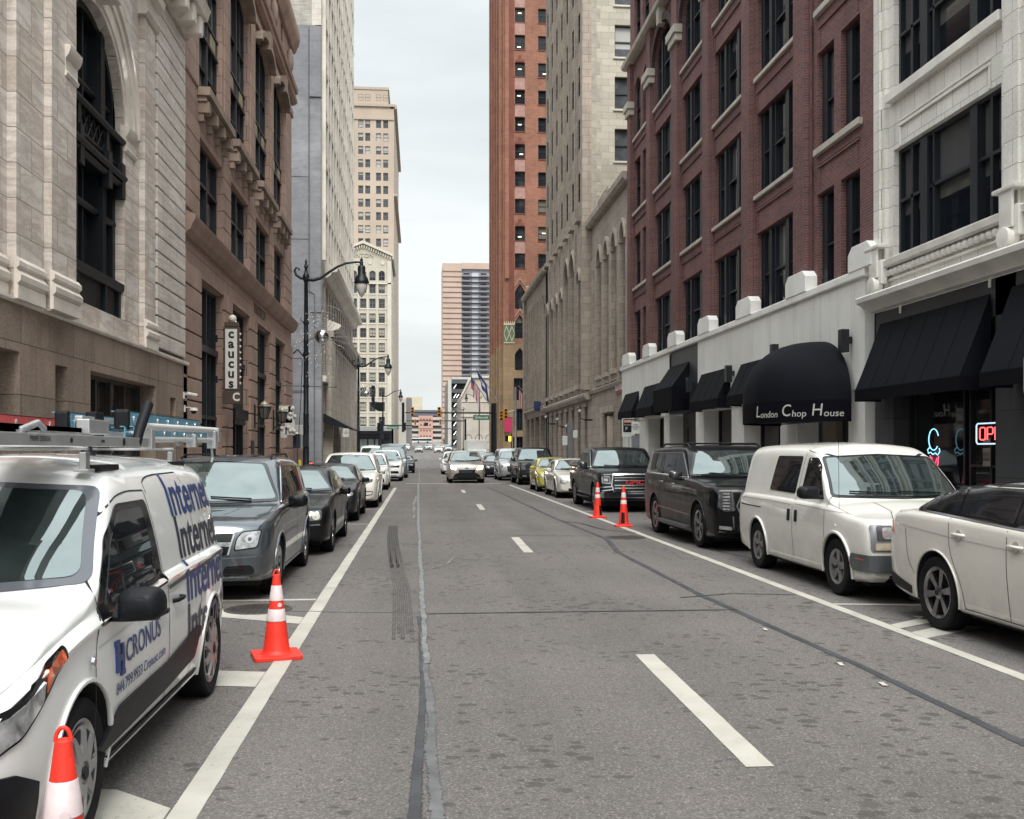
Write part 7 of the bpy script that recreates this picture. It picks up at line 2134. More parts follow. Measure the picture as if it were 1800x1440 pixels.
def generic_front(c, kind):
 hf = c.sp['top'][3][1]; W_ = c.W
 if kind == 'inf':
  c.panel('front', rpoly([(-.42, .46), (.42, .46), (.50, .74), (.3, .80), (-.3, .80), (-.50, .74)], .05), GLB, 'grille', .008, None)
  c.lines('front', [[(0, .46), (.42, .46), (.50, .74), (.3, .80), (0, .80)]], .02, CHR, 'grille_chrome', .014)
  c.panel('front', rpoly([(.50, .72), (.80, .82), (.80, .90), (.62, .86)], .03), LENSD, 'headlight', .010)
  c.lines('front', [[(.56, .40), (.78, .42), (.80, .52), (.58, .52)]], .022, GLB, 'bumper_vent', .008)
 elif kind == 'bmw':
  for sd in (1, -1): c.panel('front', rpoly([(.03, .60), (.30, .60), (.32, .80), (.06, .82)], .04), GLB, 'grille', .010, (sd,))
  c.panel('front', rpoly([(.42, .70), (.80, .74), (.80, .86), (.46, .82)], .03), LENSD, 'headlight', .010)
  for x in (.53, .68): c.panel('front', circle(x, .775, .045), LENS, 'lamp', .018)
  c.panel('front', rpoly([(.42, .34), (.78, .36), (.74, .54), (.50, .52)], .04), BLK, 'lower_grille', .008)
  c.panel('front', rpoly([(-.36, .30), (.36, .30), (.36, .46), (-.36, .46)], .04), BLK, 'lower_grille', .008, None)
 elif kind == 'rr':
  c.panel('front', rpoly([(-.80, .80), (.80, .80), (.82, .92), (-.82, .92)], .03), GLB, 'grille', .008, None)
  c.panel('front', rpoly([(-.78, .46), (.78, .46), (.74, .60), (-.74, .60)], .03), GLB, 'lower_grille', .008, None)
  c.panel('front', rpoly([(-.70, .25), (.70, .25), (.66, .36), (-.66, .36)], .03), BLK, 'skid_plate', .008, None)
 else:
  c.panel('front', rpoly([(-.42, hf * .50), (.42, hf * .50), (.48, hf * .80), (-.48, hf * .80)], .05), GLB, 'grille', .008, None)
  c.panel('front', rpoly([(W_ * .56, hf * .66), (W_ * .86, hf * .70), (W_ * .86, hf * .86), (W_ * .60, hf * .82)], .03), LENS, 'headlight', .010)
  c.panel('front', rpoly([(-.55, .28), (.55, .28), (.5, .38), (-.5, .38)], .04), BLK, 'lower_grille', .008, None)
def quick(name, label, cat, loc, sp, pnt, group, kind='', dlo=None, splits=(), rear=None, far=False, rz=0, chrome=None):
 c = Car(name, label, cat, loc, sp, pnt, group, rz, dy=.09 if far else .06)
 yc, yh = sp['ycowl'], sp['yhead']; L, H = sp['L'], max(p[1] for p in sp['top']); zc = sp['zcowl']
 dlo = dlo or (yc + .24, yh + .2, L - .80, L - .35, zc + .0, zc + .07, H - .15)
 c.glass(dlo, splits or ((dlo[0] + (dlo[3] - dlo[0]) * .42), (dlo[0] + (dlo[3] - dlo[0]) * .73)), rear=rear or (zc + .08, H - .2, .6, .5), wiper=not far, chrome=chrome)
 generic_front(c, kind); c.mirror(yc + .34, zc + .03, .2, .14, None, .05)
 if not far:
  c.handle(dlo[0] + 1.0, zc - .10); c.handle(dlo[0] + 1.95, zc - .08)
  c.seams([[(yc + .12, .30), (yc + .14, zc)], [(dlo[0] + 1.15, .30), (dlo[0] + 1.17, zc)], [(dlo[0] + 2.1, zc), (dlo[0] + 2.0, .5)]])
 return c
GL_, GR_ = 'cars parked along the left kerb', 'cars parked along the right kerb'
S_SUV = lambda **k: suv_spec(4.75, .94, 1.68, .92, 3.75, .36, 1.30, 2.05, 1.08, .98, wheel='spoke5', rim=ALU, Ra=.42, **k)
c = quick('parked_crossover', 'white luxury crossover with slim dark headlamps behind the dark sedan', 'car', (-2.22, 30.5, 0), suv_spec(4.98, .96, 1.72, .95, 3.85, .37, 1.38, 2.12, 1.10, 1.0, wheel='spoke7', rim=ALU, Ra=.43), WHITE3, GL_, 'inf')
c = quick('parked_crossover', 'white compact crossover with two round lamps per side behind the larger white one', 'car', (-2.32, 44.6, 0), S_SUV(), WHITE, GL_, 'bmw')
c = quick('parked_crossover', 'boxy white off-roader with full width dark grille in front of the slate van', 'car', (-1.95, 57.6, 0), suv_spec(4.9, .99, 1.82, .92, 3.85, .39, 1.35, 2.0, 1.16, 1.06, wheel='spoke5', rim=ALD, Ra=.44), WHITE, GL_, 'rr')
van_sp = lambda L=5.3, H=2.25, W=.99: dict(L=L, W=W, R=.35, wheels=(.95, L - 1.3), ycowl=1.0, yhead=1.7, zcowl=1.25, zhead=H - .22, tum=.10, crown=.06, rc=.14, top=P_van(L, H, 1.08, 1.25, 1.0, 1.7, H - .20), belt=belt(L, 1.05, 1.15, 1.2, 1.05), wheel='cover', rim=SIL, Ra=.42)
c = quick('parked_van', 'tall slate coloured van behind the boxy white off-roader', 'van', (-1.75, 64.2, 0), van_sp(5.6, 2.25, 1.0), GREYV, GL_, '', dlo=(1.2, 1.9, 4.8, 5.2, 1.30, 1.32, 1.95), splits=(2.5, 3.8), far=True)
c = quick('parked_van', 'white van half hidden to the left of the slate coloured van', 'van', (-3.7, 76.5, 0), van_sp(5.2, 2.2), WHITE, GL_, '', dlo=(1.2, 1.9, 2.6, 2.8, 1.30, 1.32, 1.9), splits=(2.0,), far=True)
c = quick('parked_sedan', 'dark car partly hidden right behind the slate coloured van', 'car', (-1.25, 79, 0), sedan_spec(4.6, .9, 1.45, .9, 3.6, .33, 1.40, 2.15, .97, .85, 3.3, 3.95, 1.05), BLACKB, GL_, '', far=True)
# black crossover turning into the alley, tail lamp showing
c = quick('turning_crossover', 'black crossover entering the alley with its red tail lamp lit', 'car', (-11.4, 63.6, 0), S_SUV(), BLACKP, None, '', far=True, rz=-pi / 2)
for sd in (1, -1): c.panel('rear', rpoly([(.45, .88), (.84, .90), (.84, 1.02), (.5, .97)], .02), mat('lit_tail_lamp', (.9, .06, .03), .2, var=0, emis=1.4), 'tail_lamp', .010, (sd,))
c.panel('side', rpoly([(4.45, .90), (4.72, .92), (4.70, 1.02), (4.5, .99)], .02), MC['lit_tail_lamp'], 'tail_lamp', .010)

# ---------------------------------------------------------------- champagne SUV driving toward the camera
sp = suv_spec(5.0, 1.0, 1.79, .95, 3.80, .38, 1.38, 2.05, 1.15, 1.06, wheel='spoke5', rim=ALD, Ra=.44)
c = quick('moving_suv', 'champagne SUV driving toward the camera with both headlamps lit', 'car', (2.56, 53.7, 0), sp, CHAMP, None, 'none')
LIT = mat('lit_headlamp', (1, .78, .48), .2, var=0, emis=16)
for sd in (1, -1): c.panel('front', rpoly([(.56, .74), (.84, .78), (.86, .96), (.60, .92)], .03), LIT, 'lit_headlight', .016, (sd,))
c.panel('front', rpoly([(-.50, .74), (.50, .74), (.52, .90), (-.52, .90)], .04), mat('silver_grille', (.3, .3, .3), .3, .6), 'upper_grille', .014, None)
c.bars('front', [rect2(-.10, .10, .79, .85, .02)], mat('oval_badge', (.05, .07, .15), .3), 'badge', .03)
c.panel('front', rpoly([(-.78, .25), (.78, .25), (.66, .50), (.45, .58), (-.45, .58), (-.66, .50)], .05), BLK, 'front_bumper', .014, None)

# ---------------------------------------------------------------- right kerb, near to far
# white sedan, only its tail half in view
sp = sedan_spec(5.15, .965, 1.485, 1.05, 3.93, .36, 1.60, 2.35, 1.03, .90, 3.75, 4.60, 1.16, wheel='spoke6', rim=mat('two_tone_alloy', (.28, .28, .29), .25, .95, var=.2, vs=8), Ra=.42, tum=.40, lip=.012)
sp['belt'] = belt(5.15, .88, 1.0, 1.12, .88)
c = Car('parked_sedan', 'white sedan with large dark alloy wheel at the right edge, nearest on that side', 'car', (6.0, 5.42, 0), sp, WHITE3, GR_)
c.glass((1.85, 2.6, 3.95, 4.42, 1.05, 1.15, 1.44), (2.72, 3.62), chrome=mat('dark_chrome', (.25, .25, .26), .2, 1), rear=(1.20, 1.43, .62, .52))
generic_front(c, ''); c.handle(2.60, .93); c.handle(3.50, .96); c.mirror(1.95, 1.06, .22, .15)
c.panel('side', rpoly([(4.84, .88), (5.04, .90), (5.06, .99), (4.94, 1.0)], .03), REDL, 'tail_light', .008)
c.panel('rear', rpoly([(.48, .86), (.82, .86), (.82, 1.0), (.5, 1.0)], .03), REDL, 'tail_light', .008)
c.panel('rear', rpoly([(-.75, .30), (.75, .30), (.7, .48), (-.7, .48)], .04), BLK, 'rear_bumper_insert', .008, None)
c.panel('side', [(4.45, .28), (5.0, .34), (4.98, .46), (4.45, .36)], BLK, 'bumper_cladding', .008)
c.seams([[(1.70, .28), (1.74, 1.03)], [(2.70, .28), (2.74, 1.06)], [(3.70, 1.12), (3.66, .8), (3.46, .5), (3.42, .28)], [(4.55, .95), (4.50, .62), (4.36, .5)], [(1.7, .27), (3.42, .28)]])
c.lines('side', [[(1.5, .86), (3.5, .92), (4.7, .98)]], .012, mat('crease_shade_cream', (.48, .465, .43), .4), 'crease_shade_line', .002)  # darker line paints the shade of the crease along the doors
for y in (2.60, 3.50): c.panel('side', circle(y, .925 if y < 3 else .955, .055, 16), mat('handle_cup_shade', (.38, .37, .34), .35), 'handle_cup_shade', .002)  # darker discs paint the shade inside the handle cups

# white minivan, older square lamps
sp = dict(L=4.83, W=.985, R=.345, wheels=(.86, 3.68), ycowl=1.02, yhead=1.88, zcowl=1.14, zhead=1.72, tum=.20, tum2=.04, crown=.06, rc=.12, sharp=34,
          top=[(0, .91), (.03, .945), (.10, .965), (.25, .985)] + P_van(4.83, 1.88, .98, 1.14, 1.02, 1.88, 1.76)[4:], belt=[(0, .88), (.05, .925), (.15, .945)] + belt(4.83, .97, 1.06, 1.10, .99)[3:], wheel='spoke5', rim=mat('steel_wheel_grey', (.26, .26, .265), .35, .7, var=.2, vs=8), rf=.62, Ra=.42, lip=.022, bow=.05,
          nose=[(.1, .04), (.3, 0), (.7, 0), (.95, .05), (1.1, .08)], plan=[(0, .90), (.05, .93), (.2, .955), (.5, .97), (1.1, .985), (3.6, .985), (4.3, .965), (4.7, .93), (4.83, .85)])
c = Car('parked_minivan', 'older square lamped white minivan parked in front of the big black SUV', 'van', (6.02, 10.85, 0), sp, WHITE2, GR_)
c.panel('side', rpoly([(1.38, 1.14), (2.14, 1.17), (2.12, 1.66), (1.86, 1.66), (1.70, 1.55)], .04), SDG, 'side_window', .006)
c.panel('side', rpoly([(2.36, 1.17), (3.34, 1.19), (3.26, 1.68), (2.34, 1.68)], .04), SDG, 'side_window', .006)
c.lines('side', [[(2.25, .32), (2.27, 1.1), (2.26, 1.74)], [(1.22, .34), (1.18, .8), (1.22, 1.12)], [(1.22, 1.12), (1.68, 1.68), (2.26, 1.76)]], .009, SEAM, 'door_seam', .0022)
c.lines('side', [[(2.34, 1.02), (3.1, 1.04), (4.6, 1.04)], [(.6, 1.0), (2.2, 1.04)]], .008, mat('crease_shadow', (.36, .355, .32), .5), 'crease_shade_line', .002)  # crease shade drawn as thin darker lines on the paint
c.lines('side', [[(3.5, .92), (4.5, .93)]], .016, SEAM, 'door_track', .003)
c.panel('front', rpoly([(-.85, 1.165), (0, 1.15), (.85, 1.165), (.735, 1.675), (0, 1.71), (-.735, 1.675)], .05), GLB, 'windscreen_border', .004, None)
c.panel('front', rpoly([(-.81, 1.19), (0, 1.175), (.81, 1.19), (.70, 1.65), (0, 1.685), (-.70, 1.65)], .04), WSG, 'windscreen', .009, None)
for (x0, x1) in ((-.05, -.62), (.55, -.02)):
 P_ = [(lambda h: h[0] + h[1] * .03)(c.hit('front', (x0 + (x1 - x0) * i / 6, 1.20 + .02 * i / 6))) for i in range(7)]
 MB().tube(P_, .010, 5).obj('wiper', BLK, c.root)
HG = mat('grey_grille_frame', (.16, .17, .185), .4, .3, var=.15)
c.panel('front', rpoly([(-.90, .60), (.90, .60), (.90, .90), (-.90, .90)], .03), HG, 'grille_frame', .010, None)
c.panel('front', rect2(-.40, .40, .63, .88, .02), GLB, 'grille', .016, None)
for z in (.66, .69, .80, .83, .86): c.bars('front', [rect2(-.39, .39, z, z + .008)], HG, 'grille_bar', .022)
c.bars('front', [rect2(-.40, .40, .725, .775)], HG, 'grille_bar', .030)
for sd in (1, -1):
 h = c.panel('front', rpoly([(.46, .73), (.84, .73), (.84, .89), (.46, .89)], .02), mat('lamp_bezel', (.12, .125, .14), .2, .7), 'headlight', .018, (sd,))[0]
 c.panel('front', rpoly([(.55, .745), (.78, .745), (.78, .875), (.55, .875)], .04), LENS, 'lamp_glass', .026, (sd,), h)
 c.panel('front', rpoly([(.46, .62), (.86, .62), (.86, .70), (.46, .70)], .02), mat('parking_lens', (.42, .36, .28), .15, var=.2, vs=14, coat=1), 'parking_light', .020, (sd,))
c.panel('front', rpoly([(-.93, .36), (.93, .36), (.93, .56), (-.93, .56)], .03), mat('grey_bumper', (.085, .093, .10), .5, var=.2), 'front_bumper', .030, None)
c.panel('side', rpoly([(.0, .36), (.40, .36), (.46, .44), (.42, .56), (.0, .56)], .02), MC['grey_bumper'], 'bumper_corner', .020)
c.lines('side', [[(.08, .50), (.30, .51)]], .018, AMB, 'side_marker', .026)
c.panel('front', rpoly([(-.7, .22), (.7, .22), (.7, .33), (-.7, .33)], .02), BLK, 'air_dam', .010, None)
c.mirror(1.42, 1.22, .28, .17, BLK, .06);
for y in (2.12, 2.38): c.panel('side', rpoly([(y - .035, .80), (y + .035, .80), (y + .035, .96), (y - .035, .96)], .02), BLK, 'door_handle', .014)
c.lines('top', [[(.45, .95), (.42, .55), (.60, .12)]], .008, SEAM, 'bonnet_seam', .003)
MB().tube([(-.93, .85, 1.05), (-.93, .87, 1.95)], .003, 5).obj('antenna', BLK, c.root)

# big black SUV with slatted chrome grille
sp = suv_spec(5.70, 1.02, 1.87, 1.0, 4.32, .40, 1.55, 2.25, 1.24, 1.16, wheel='twin5', rim=ALU, Ra=.47, tum=.20, bow=.07, wd=.26, plan=[(0, .93), (.04, .96), (.14, .985), (.4, 1.01), (1.1, 1.02), (4.5, 1.02), (5.2, 1.0), (5.55, .96), (5.70, .88)], nose=[(.1, .03), (.35, 0), (.9, 0), (1.1, .03), (1.3, .06)])
sp['top'] = P_boxy(5.70, 1.87, 1.16, 1.24, 1.55, 2.25, 1.78, rl=.36); sp['top'][:4] = [(0, 1.07), (.03, 1.12), (.10, 1.15), (.25, 1.17)]; sp['belt'][:3] = [(0, 1.04), (.05, 1.10), (.15, 1.125)]; sp.update(rc=.07, crown=.035, sharp=30, shoulder=.95)
c = Car('parked_suv', 'long black SUV with slatted chrome grille and roof rails behind the white minivan', 'car', (6.05, 16.72, 0), sp, BLACKP, GR_)
c.glass((1.80, 2.50, 5.15, 5.42, 1.25, 1.29, 1.72), (2.85, 3.78, 4.0), chrome=CHR, rear=(1.32, 1.66, .68, .58))
c.panel('front', rpoly([(-.48, .52), (.48, .52), (.60, .80), (.50, 1.02), (-.50, 1.02), (-.60, .80)], .03), GLB, 'grille', .010, None)
for z in (.56, .64, .72, .80, .88): c.bars('front', [rect2(-.50, .50, z, z + .038)], CHR, 'grille_bar', .032)
c.panel('front', rpoly([(-.54, .955), (.54, .955), (.50, 1.06), (-.50, 1.06)], .02), CHR, 'grille_header', .034, None)
c.lines('front', [[(.48, .52), (.60, .80), (.50, 1.03)]], .025, CHR, 'grille_chrome', .034)
c.panel('front', rpoly([(.62, .72), (.80, .70), (.93, .78), (.90, 1.05), (.66, 1.05)], .03), LENSD, 'headlight', .010)
for k in range(6): c.panel('front', rect2(.72, .84, .735 + k * .052, .76 + k * .052, .005), LENS, 'lamp_element', .022)
c.lines('front', [[(.66, .72), (.68, 1.03)]], .014, CHR, 'lamp_chrome', .02)
c.lines('front', [[(.66, .62), (.64, .34), (.90, .36)]], .022, CHR, 'fog_lamp_trim', .014); c.panel('front', rpoly([(.68, .38), (.90, .40), (.90, .46), (.68, .44)], .01), LENS, 'fog_lamp', .012)
c.panel('front', rpoly([(-.60, .34), (.60, .34), (.60, .48), (-.60, .48)], .03), BLK, 'lower_grille', .010, None); c.lines('front', [[(0, .315), (.85, .33)]], .022, CHR, 'bumper_chrome', .012)
c.mirror(1.95, 1.28, .26, .20, mat('mirror_gloss_black', (.02, .021, .024), .15, var=0, coat=1), .07); c.handle(2.74, 1.10, CHR); c.handle(3.68, 1.12, CHR)
c.lines('side', [[(1.5, .56), (4.0, .60)]], .035, mat('dark_side_chrome', (.22, .22, .23), .2, 1), 'side_moulding', .008)
c.seams([[(1.66, .34), (1.62, .8), (1.70, 1.24)], [(2.84, .34), (2.86, 1.26)], [(3.86, 1.28), (3.84, .9), (3.70, .6), (3.66, .34)]])
rl = MB()
for sd in (1, -1): rl.tube([(sd * .72, 2.5, 1.80), (sd * .71, 2.75, 1.895), (sd * .70, 4.6, 1.90), (sd * .70, 4.9, 1.82)], .02, 8);
for y in (2.85, 4.2): rl.tube([(-.71, y, 1.905), (.71, y, 1.905)], .015, 6)
rl.obj('roof_rail', BLK, c.root)
rb2 = MB()
for sd in (1, -1): rb2.box(sd * 1.02 - .10, sd * 1.02 + .05, 1.55, 3.75, .30, .36)
rb2.obj('running_board', mat('board_grey', (.10, .10, .105), .4, .5), c.root, bev=.012)

# pickups: cab shell with an open bed behind
def pickup(label, loc, pnt, group, front, L=5.85, W=1.02, H=1.88, wf_=1.0, wb_=4.65, R=.41):
 hf, zc, yc, yh = 1.18, 1.24, 1.52, 2.15; yb = 4.02
 top = [(0, hf * .92), (.03, hf * .96), (.10, hf * .985), (.25, hf), (yc - .12, zc - .015), (yc, zc), (yc + .32, zc + .29), (yh, H - .09), (yh + .3, H - .01), (yh + .8, H), (yb - .35, H - .02), (yb - .12, H - .10), (yb + .02, 1.40), (yb + .06, 1.36), (L - .1, 1.36), (L - .02, 1.33), (L, 1.0)]
 b_ = [(0, hf * .89), (.05, hf * .94), (.15, hf * .965), (.5, hf - .01), (1.2, zc - .02), (yb - .1, 1.28), (yb + .1, 1.33), (L - .15, 1.33), (L, .98)]
 sp = dict(L=L, W=W, R=R, wheels=(wf_, wb_), ycowl=yc, yhead=yh, zcowl=zc, zhead=H - .10, top=top, belt=b_, tum=.20, crown=.035, rc=.07, sharp=30, shoulder=.95, wheel='spoke6', rim=ALU, Ra=.48, wd=.27, bow=.04, plan=[(0, .93), (.04, .96), (.14, .985), (.4, 1.01), (1.1, 1.02), (L - .8, 1.02), (L - .1, 1.0), (L, .97)], low=[(0, .34), (.12, .30), (.5, .36), (L - .6, .42), (L, .5)], lip=.022)
 c = Car('parked_pickup', label, 'pickup truck', loc, sp, pnt, group)
 c.glass((1.80, 2.40, 3.62, 3.92, 1.27, 1.31, 1.73), (2.92,), chrome=CHR if front == 'a' else None, rear=None)
 bd = MB(); bd.box(-W * .84, W * .84, yb + .14, L - .12, 1.362, 1.372); bd.obj('bed_hollow_shade', BLK, c.root)  # flat black sheet stands for the shaded hollow of the open bed
 c.panel('front', rpoly([(-.60, .60), (.60, .60), (.66, .78), (.62, 1.08), (-.62, 1.08), (-.66, .78)], .04), GLB, 'grille', .010, None)
 c.lines('front', [[(0, .60), (.60, .60), (.66, .78), (.62, 1.08), (0, 1.09)]], .035 if front == 'a' else .02, CHR if front == 'a' else BLK, 'grille_chrome', .022)
 if front == 'a':
  for z in (.68, .76, .90, .98): c.bars('front', [rect2(-.58, .58, z, z + .028)], CHR, 'grille_bar', .028)
  me = text_poly('GMC', .16, 1.5, .004, 0, 'CENTER', .006); rm = mat('red_badge', (.38, .03, .035), .3, var=.1)
  y0 = c.hit('front', (0, .87))[0].y; warp(me, lambda p: Vector((p.x, y0 - .04 - p.z, .855 + p.y))); me.materials.append(rm); put(me, 'badge_lettering', c.root)
  for sd in (1, -1):
   h = c.panel('front', rpoly([(.68, .80), (.93, .82), (.95, 1.04), (.70, 1.04)], .04), LENSD, 'headlight', .012, (sd,))[0]
   c.lines('front', [[(.70, .83), (.92, .85), (.92, 1.02), (.71, 1.02), (.70, .83)]], .018, LENS, 'lamp_ring', .018, (sd,), h); c.panel('front', rpoly([(.77, .89), (.88, .90), (.88, .97), (.77, .97)], .02), LENS, 'lamp', .022, (sd,), h)
  c.panel('front', rpoly([(-.98, .42), (.98, .42), (.98, .58), (.6, .56), (-.6, .56), (-.98, .58)], .04), CHR, 'chrome_bumper', .03, None)
  c.panel('front', rpoly([(-.40, .44), (.40, .44), (.40, .53), (-.40, .53)], .02), BLK, 'plate_recess', .04, None)
  c.lines('front', [[(.66, .74), (.96, .72)], [(.62, .66), (.94, .62)]], .03, CHR, 'bumper_trim', .02)
 else:
  for z in (.74, .90): c.bars('front', [rect2(-.60, .60, z, z + .05)], BLK, 'grille_bar', .028)
  c.panel('front', rpoly([(.68, .78), (.93, .80), (.95, 1.04), (.70, 1.04)], .04), LENSD, 'headlight', .012)
  c.panel('front', rpoly([(-.98, .40), (.98, .40), (.98, .56), (-.98, .56)], .04), BLK, 'front_bumper', .03, None)
  c.panel('front', rpoly([(.64, .44), (.84, .44), (.84, .50), (.66, .52)], .02), LENS, 'fog_lamp', .04); c.bars('front', [rect2(-.35, .35, .36, .39)], CHR, 'lower_strip', .04)
 c.mirror(1.95, 1.32, .24, .24, mat('mirror_gloss_black', (.02, .021, .024), .15, var=0, coat=1), .08); c.handle(2.82, 1.12, CHR); c.handle(3.72, 1.14, CHR)
 c.seams([[(1.66, .44), (1.66, 1.24)], [(2.90, .44), (2.92, 1.28)], [(3.90, .44), (3.92, 1.3)], [(4.04, .44), (4.04, 1.32)]])
 rb_ = MB()
 for sd in (1, -1): rb_.tube([(sd * (W - .02), 1.55, .38), (sd * (W + .02), 1.65, .36), (sd * (W + .02), 3.8, .36), (sd * (W - .02), 3.9, .38)], .035, 8)
 rb_.obj('side_step', BLK, c.root, smooth=50)
 return c
pickup('dark pickup truck with chrome grille bars and red badge letters behind the twin cones', (6.08, 27.75, 0), BLACKB, GR_, 'a')
# cream sedan, angular lamps
sp = sedan_spec(4.87, .925, 1.47, .92, 3.80, .345, 1.50, 2.22, 1.0, .88, 3.50, 4.2, 1.10, wheel='spoke7', rim=ALU, tum=.38)
c = quick('parked_sedan', 'cream white sedan between the yellow hatchback and the dark pickup', 'car', (5.98, 36.1, 0), sp, WHITE3, GR_, 'none', dlo=(1.74, 2.42, 3.70, 4.05, .99, 1.08, 1.375), splits=(2.80,))
c.panel('front', rpoly([(.62, .54), (.84, .56), (.80, .84), (.66, .82)], .03), LENS, 'headlight', .012); c.panel('front', rpoly([(-.5, .30), (.5, .30), (.55, .38), (-.55, .38)], .02), GLB, 'lower_grille', .010, None)
c.panel('front', rpoly([(-.42, .50), (.42, .50), (.46, .72), (-.46, .72)], .03), CHR, 'grille', .012, None)
hs = dict(L=4.0, W=.84, R=.30, wheels=(.80, 3.22), ycowl=1.10, yhead=1.80, zcowl=1.0, zhead=1.40, tum=.30, crown=.05, top=P_boxy(4.0, 1.48, .88, 1.0, 1.10, 1.80, 1.39, rl=.42), belt=belt(4.0, .86, .97, 1.04, .88), wheel='spoke5', rim=SIL, Ra=.36)
c = quick('parked_hatchback', 'small yellow hatchback parked behind the cream sedan', 'car', (5.86, 41.9, 0), hs, YEL, GR_, '', dlo=(1.30, 1.98, 3.35, 3.68, .99, 1.04, 1.36), splits=(2.25, 3.05))
pickup('black pickup truck with dark grille behind the yellow hatchback', (6.1, 50.6, 0), BLACKP, GR_, 'b', H=1.96)
c = quick('parked_van', 'pale grey van peeking out behind the black pickup', 'van', (5.6, 58.2, 0), van_sp(5.0, 1.95, .95), SILV, GR_, '', dlo=(1.2, 1.9, 4.2, 4.6, 1.18, 1.2, 1.66), splits=(2.4, 3.4), far=True)
c = quick('parked_sedan', 'dark grey sedan behind the pale grey van on the right', 'car', (5.15, 65.5, 0), sedan_spec(4.6, .9, 1.5, .9, 3.6, .34, 1.40, 2.1, 1.0, .9, 3.3, 3.95, 1.1), DKG, GR_, '', far=True)
c = quick('parked_hatchback', 'silver hatchback behind the dark grey sedan on the right', 'car', (5.3, 72.5, 0), dict(hs), SILV, GR_, '', far=True)
c = quick('parked_crossover', 'pale silver crossover farthest of the row on the right before the corner', 'car', (5.5, 81, 0), S_SUV(), SILV, GR_, '', far=True)
# traffic further on
c = quick('moving_crossover', 'white crossover following the champagne SUV', 'car', (2.6, 74, 0), suv_spec(4.8, .93, 1.74, .92, 3.75, .36, 1.30, 2.05, 1.1, 1.0), WHITE, None, '', far=True)
c = quick('moving_sedan', 'dark sedan waiting beside the white crossover before the crossing', 'car', (4.9, 92, 0), sedan_spec(4.6, .9, 1.45, .9, 3.6, .33, 1.40, 2.15, .97, .85, 3.3, 3.95, 1.05), BLACKB, None, '', far=True)
t = thing('box_truck', 'white box truck beyond the parked cars on the right', 'truck', (6.6, 113, 0))
MB().box(-1.2, 1.2, 1.5, 7.0, .75, 3.05).obj('cargo_box', mat('truck_box_white', (.55, .55, .53), .5, var=.06), t, bev=.08)
bx = MB(); bx.prism([(0, .4), (0, 1.05), (.35, 1.25), (.75, 1.9), (1.45, 1.9), (1.45, .4)], lambda u, w_, d: (d, u, w_), -1.0, 1.0); cb_ = bx.obj('cab', WHITE, t, bev=.05)
MB().prism([(.33, 1.30), (.72, 1.84), (.74, 1.84), (.35, 1.28)], lambda u, w_, d: (d, u - .03, w_), -.88, .88).obj('windscreen', WSG, cb_)
for y in (.75, 5.6):
 for sd in (1, -1): wheel(t, sd * .95, y, .42, sd, 'cover', SIL, .26)
MB().box(-.9, .9, .2, 6.9, .45, .75).obj('chassis', BLK, t)
FG = 'cars on the rising road beyond the crossing'
far_sp = [('moving_crossover', 'far white car on the rising road, leftmost of the oncoming ones', -3.3, 250, WHITE, 's'), ('moving_sedan', 'far dark fronted car on the rising road, second from the left', -.1, 215, SILV, 'd'),
          ('moving_sedan', 'far pale car behind the second and third oncoming ones', 2.5, 262, WHITE, 'd'), ('moving_sedan', 'far white car lowest and nearest of the oncoming ones on the rising road', 4.1, 212, WHITE3, 'd'),
          ('moving_crossover', 'far dark grilled crossover on the rising road, rightmost of the oncoming ones', 8.0 - 1.3, 228, SILV, 's'), ('moving_sedan', 'far yellow taxi-like car in front of the yellow bus', 6.4, 268, YEL, 'd')]
for (nm, lab, x, y, pn_, k) in far_sp:
 spx = suv_spec(4.7, .93, 1.7, .92, 3.7, .36, 1.30, 2.05, 1.08, .98) if k == 's' else sedan_spec(4.6, .9, 1.5, .9, 3.6, .34, 1.40, 2.1, 1.0, .9, 3.3, 3.95, 1.1)
 c = quick(nm, lab, 'car', (x, y, gz(y) + .03), spx, pn_, FG, '', far=True)
def bus(name, label, cat, loc, col, nm_, L=10, W=1.25, H=3.0):
 t = thing(name, label, cat, loc); pm = mat(nm_, col, .4, var=.06)
 MB().box(-W, W, 0, L, .45, H).obj('body', pm, t, bev=.12)
 MB().box(-W + .12, W - .12, -.02, .0, 1.5, 2.45).obj('windscreen', WSG, t)
 s_ = MB()
 for sd in (1, -1):
  for i in range(7): s_.box(min(sd * W, sd * W + sd * .02), max(sd * W, sd * W + sd * .02), .8 + i * 1.25, 1.9 + i * 1.25, 1.55, 2.4)
 s_.obj('side_window', SDG, t)
 MB().box(-W + .3, W - .3, -.03, 0, 2.55, 2.8).obj('destination_board', BLK, t)
 for y in (1.6, L - 2):
  for sd in (1, -1): wheel(t, sd * (W - .16), y, .46, sd, 'cover', SIL, .28)
bus('school_bus', 'yellow bus far up the road before the pink garage', 'bus', (13.2 - 4.0, 330, gz(330)), (.55, .34, .04), 'bus_yellow')
t = thing('articulated_bus', 'long white bus crossing far in front of the pink garage', 'bus', (-1.5, 600, gz(600)))
MB().box(-7, 9, 0, 2.6, .4, 3.2).obj('body', WHITE, t, bev=.1); MB().box(-6.8, 8.8, -.02, .0, 1.3, 2.5).obj('side_window', SDG, t)
for x in (-5, 1, 6.5): MB().lathe([(.5, -.1), (.5, .1), (0, .1)], 16, Matrix.Translation((x, .1, .5)) @ Matrix.Rotation(pi / 2, 4, 'X')).obj('wheel', RUB, t)
# ================================================================ street furniture
def px(pxx, py, Y=None, X0=None, Z=None):
 u, v = (pxx - 900) / 1750, (793 - py) / 1750
 d = Vector((u * cos(PSI) + sin(PSI), -u * sin(PSI) + cos(PSI), v))
 t = Y / d.y if Y is not None else (X0 / d.x if X0 is not None else (Z - 1.75) / d.z)
 return Vector((0, 0, 1.75)) + d * t
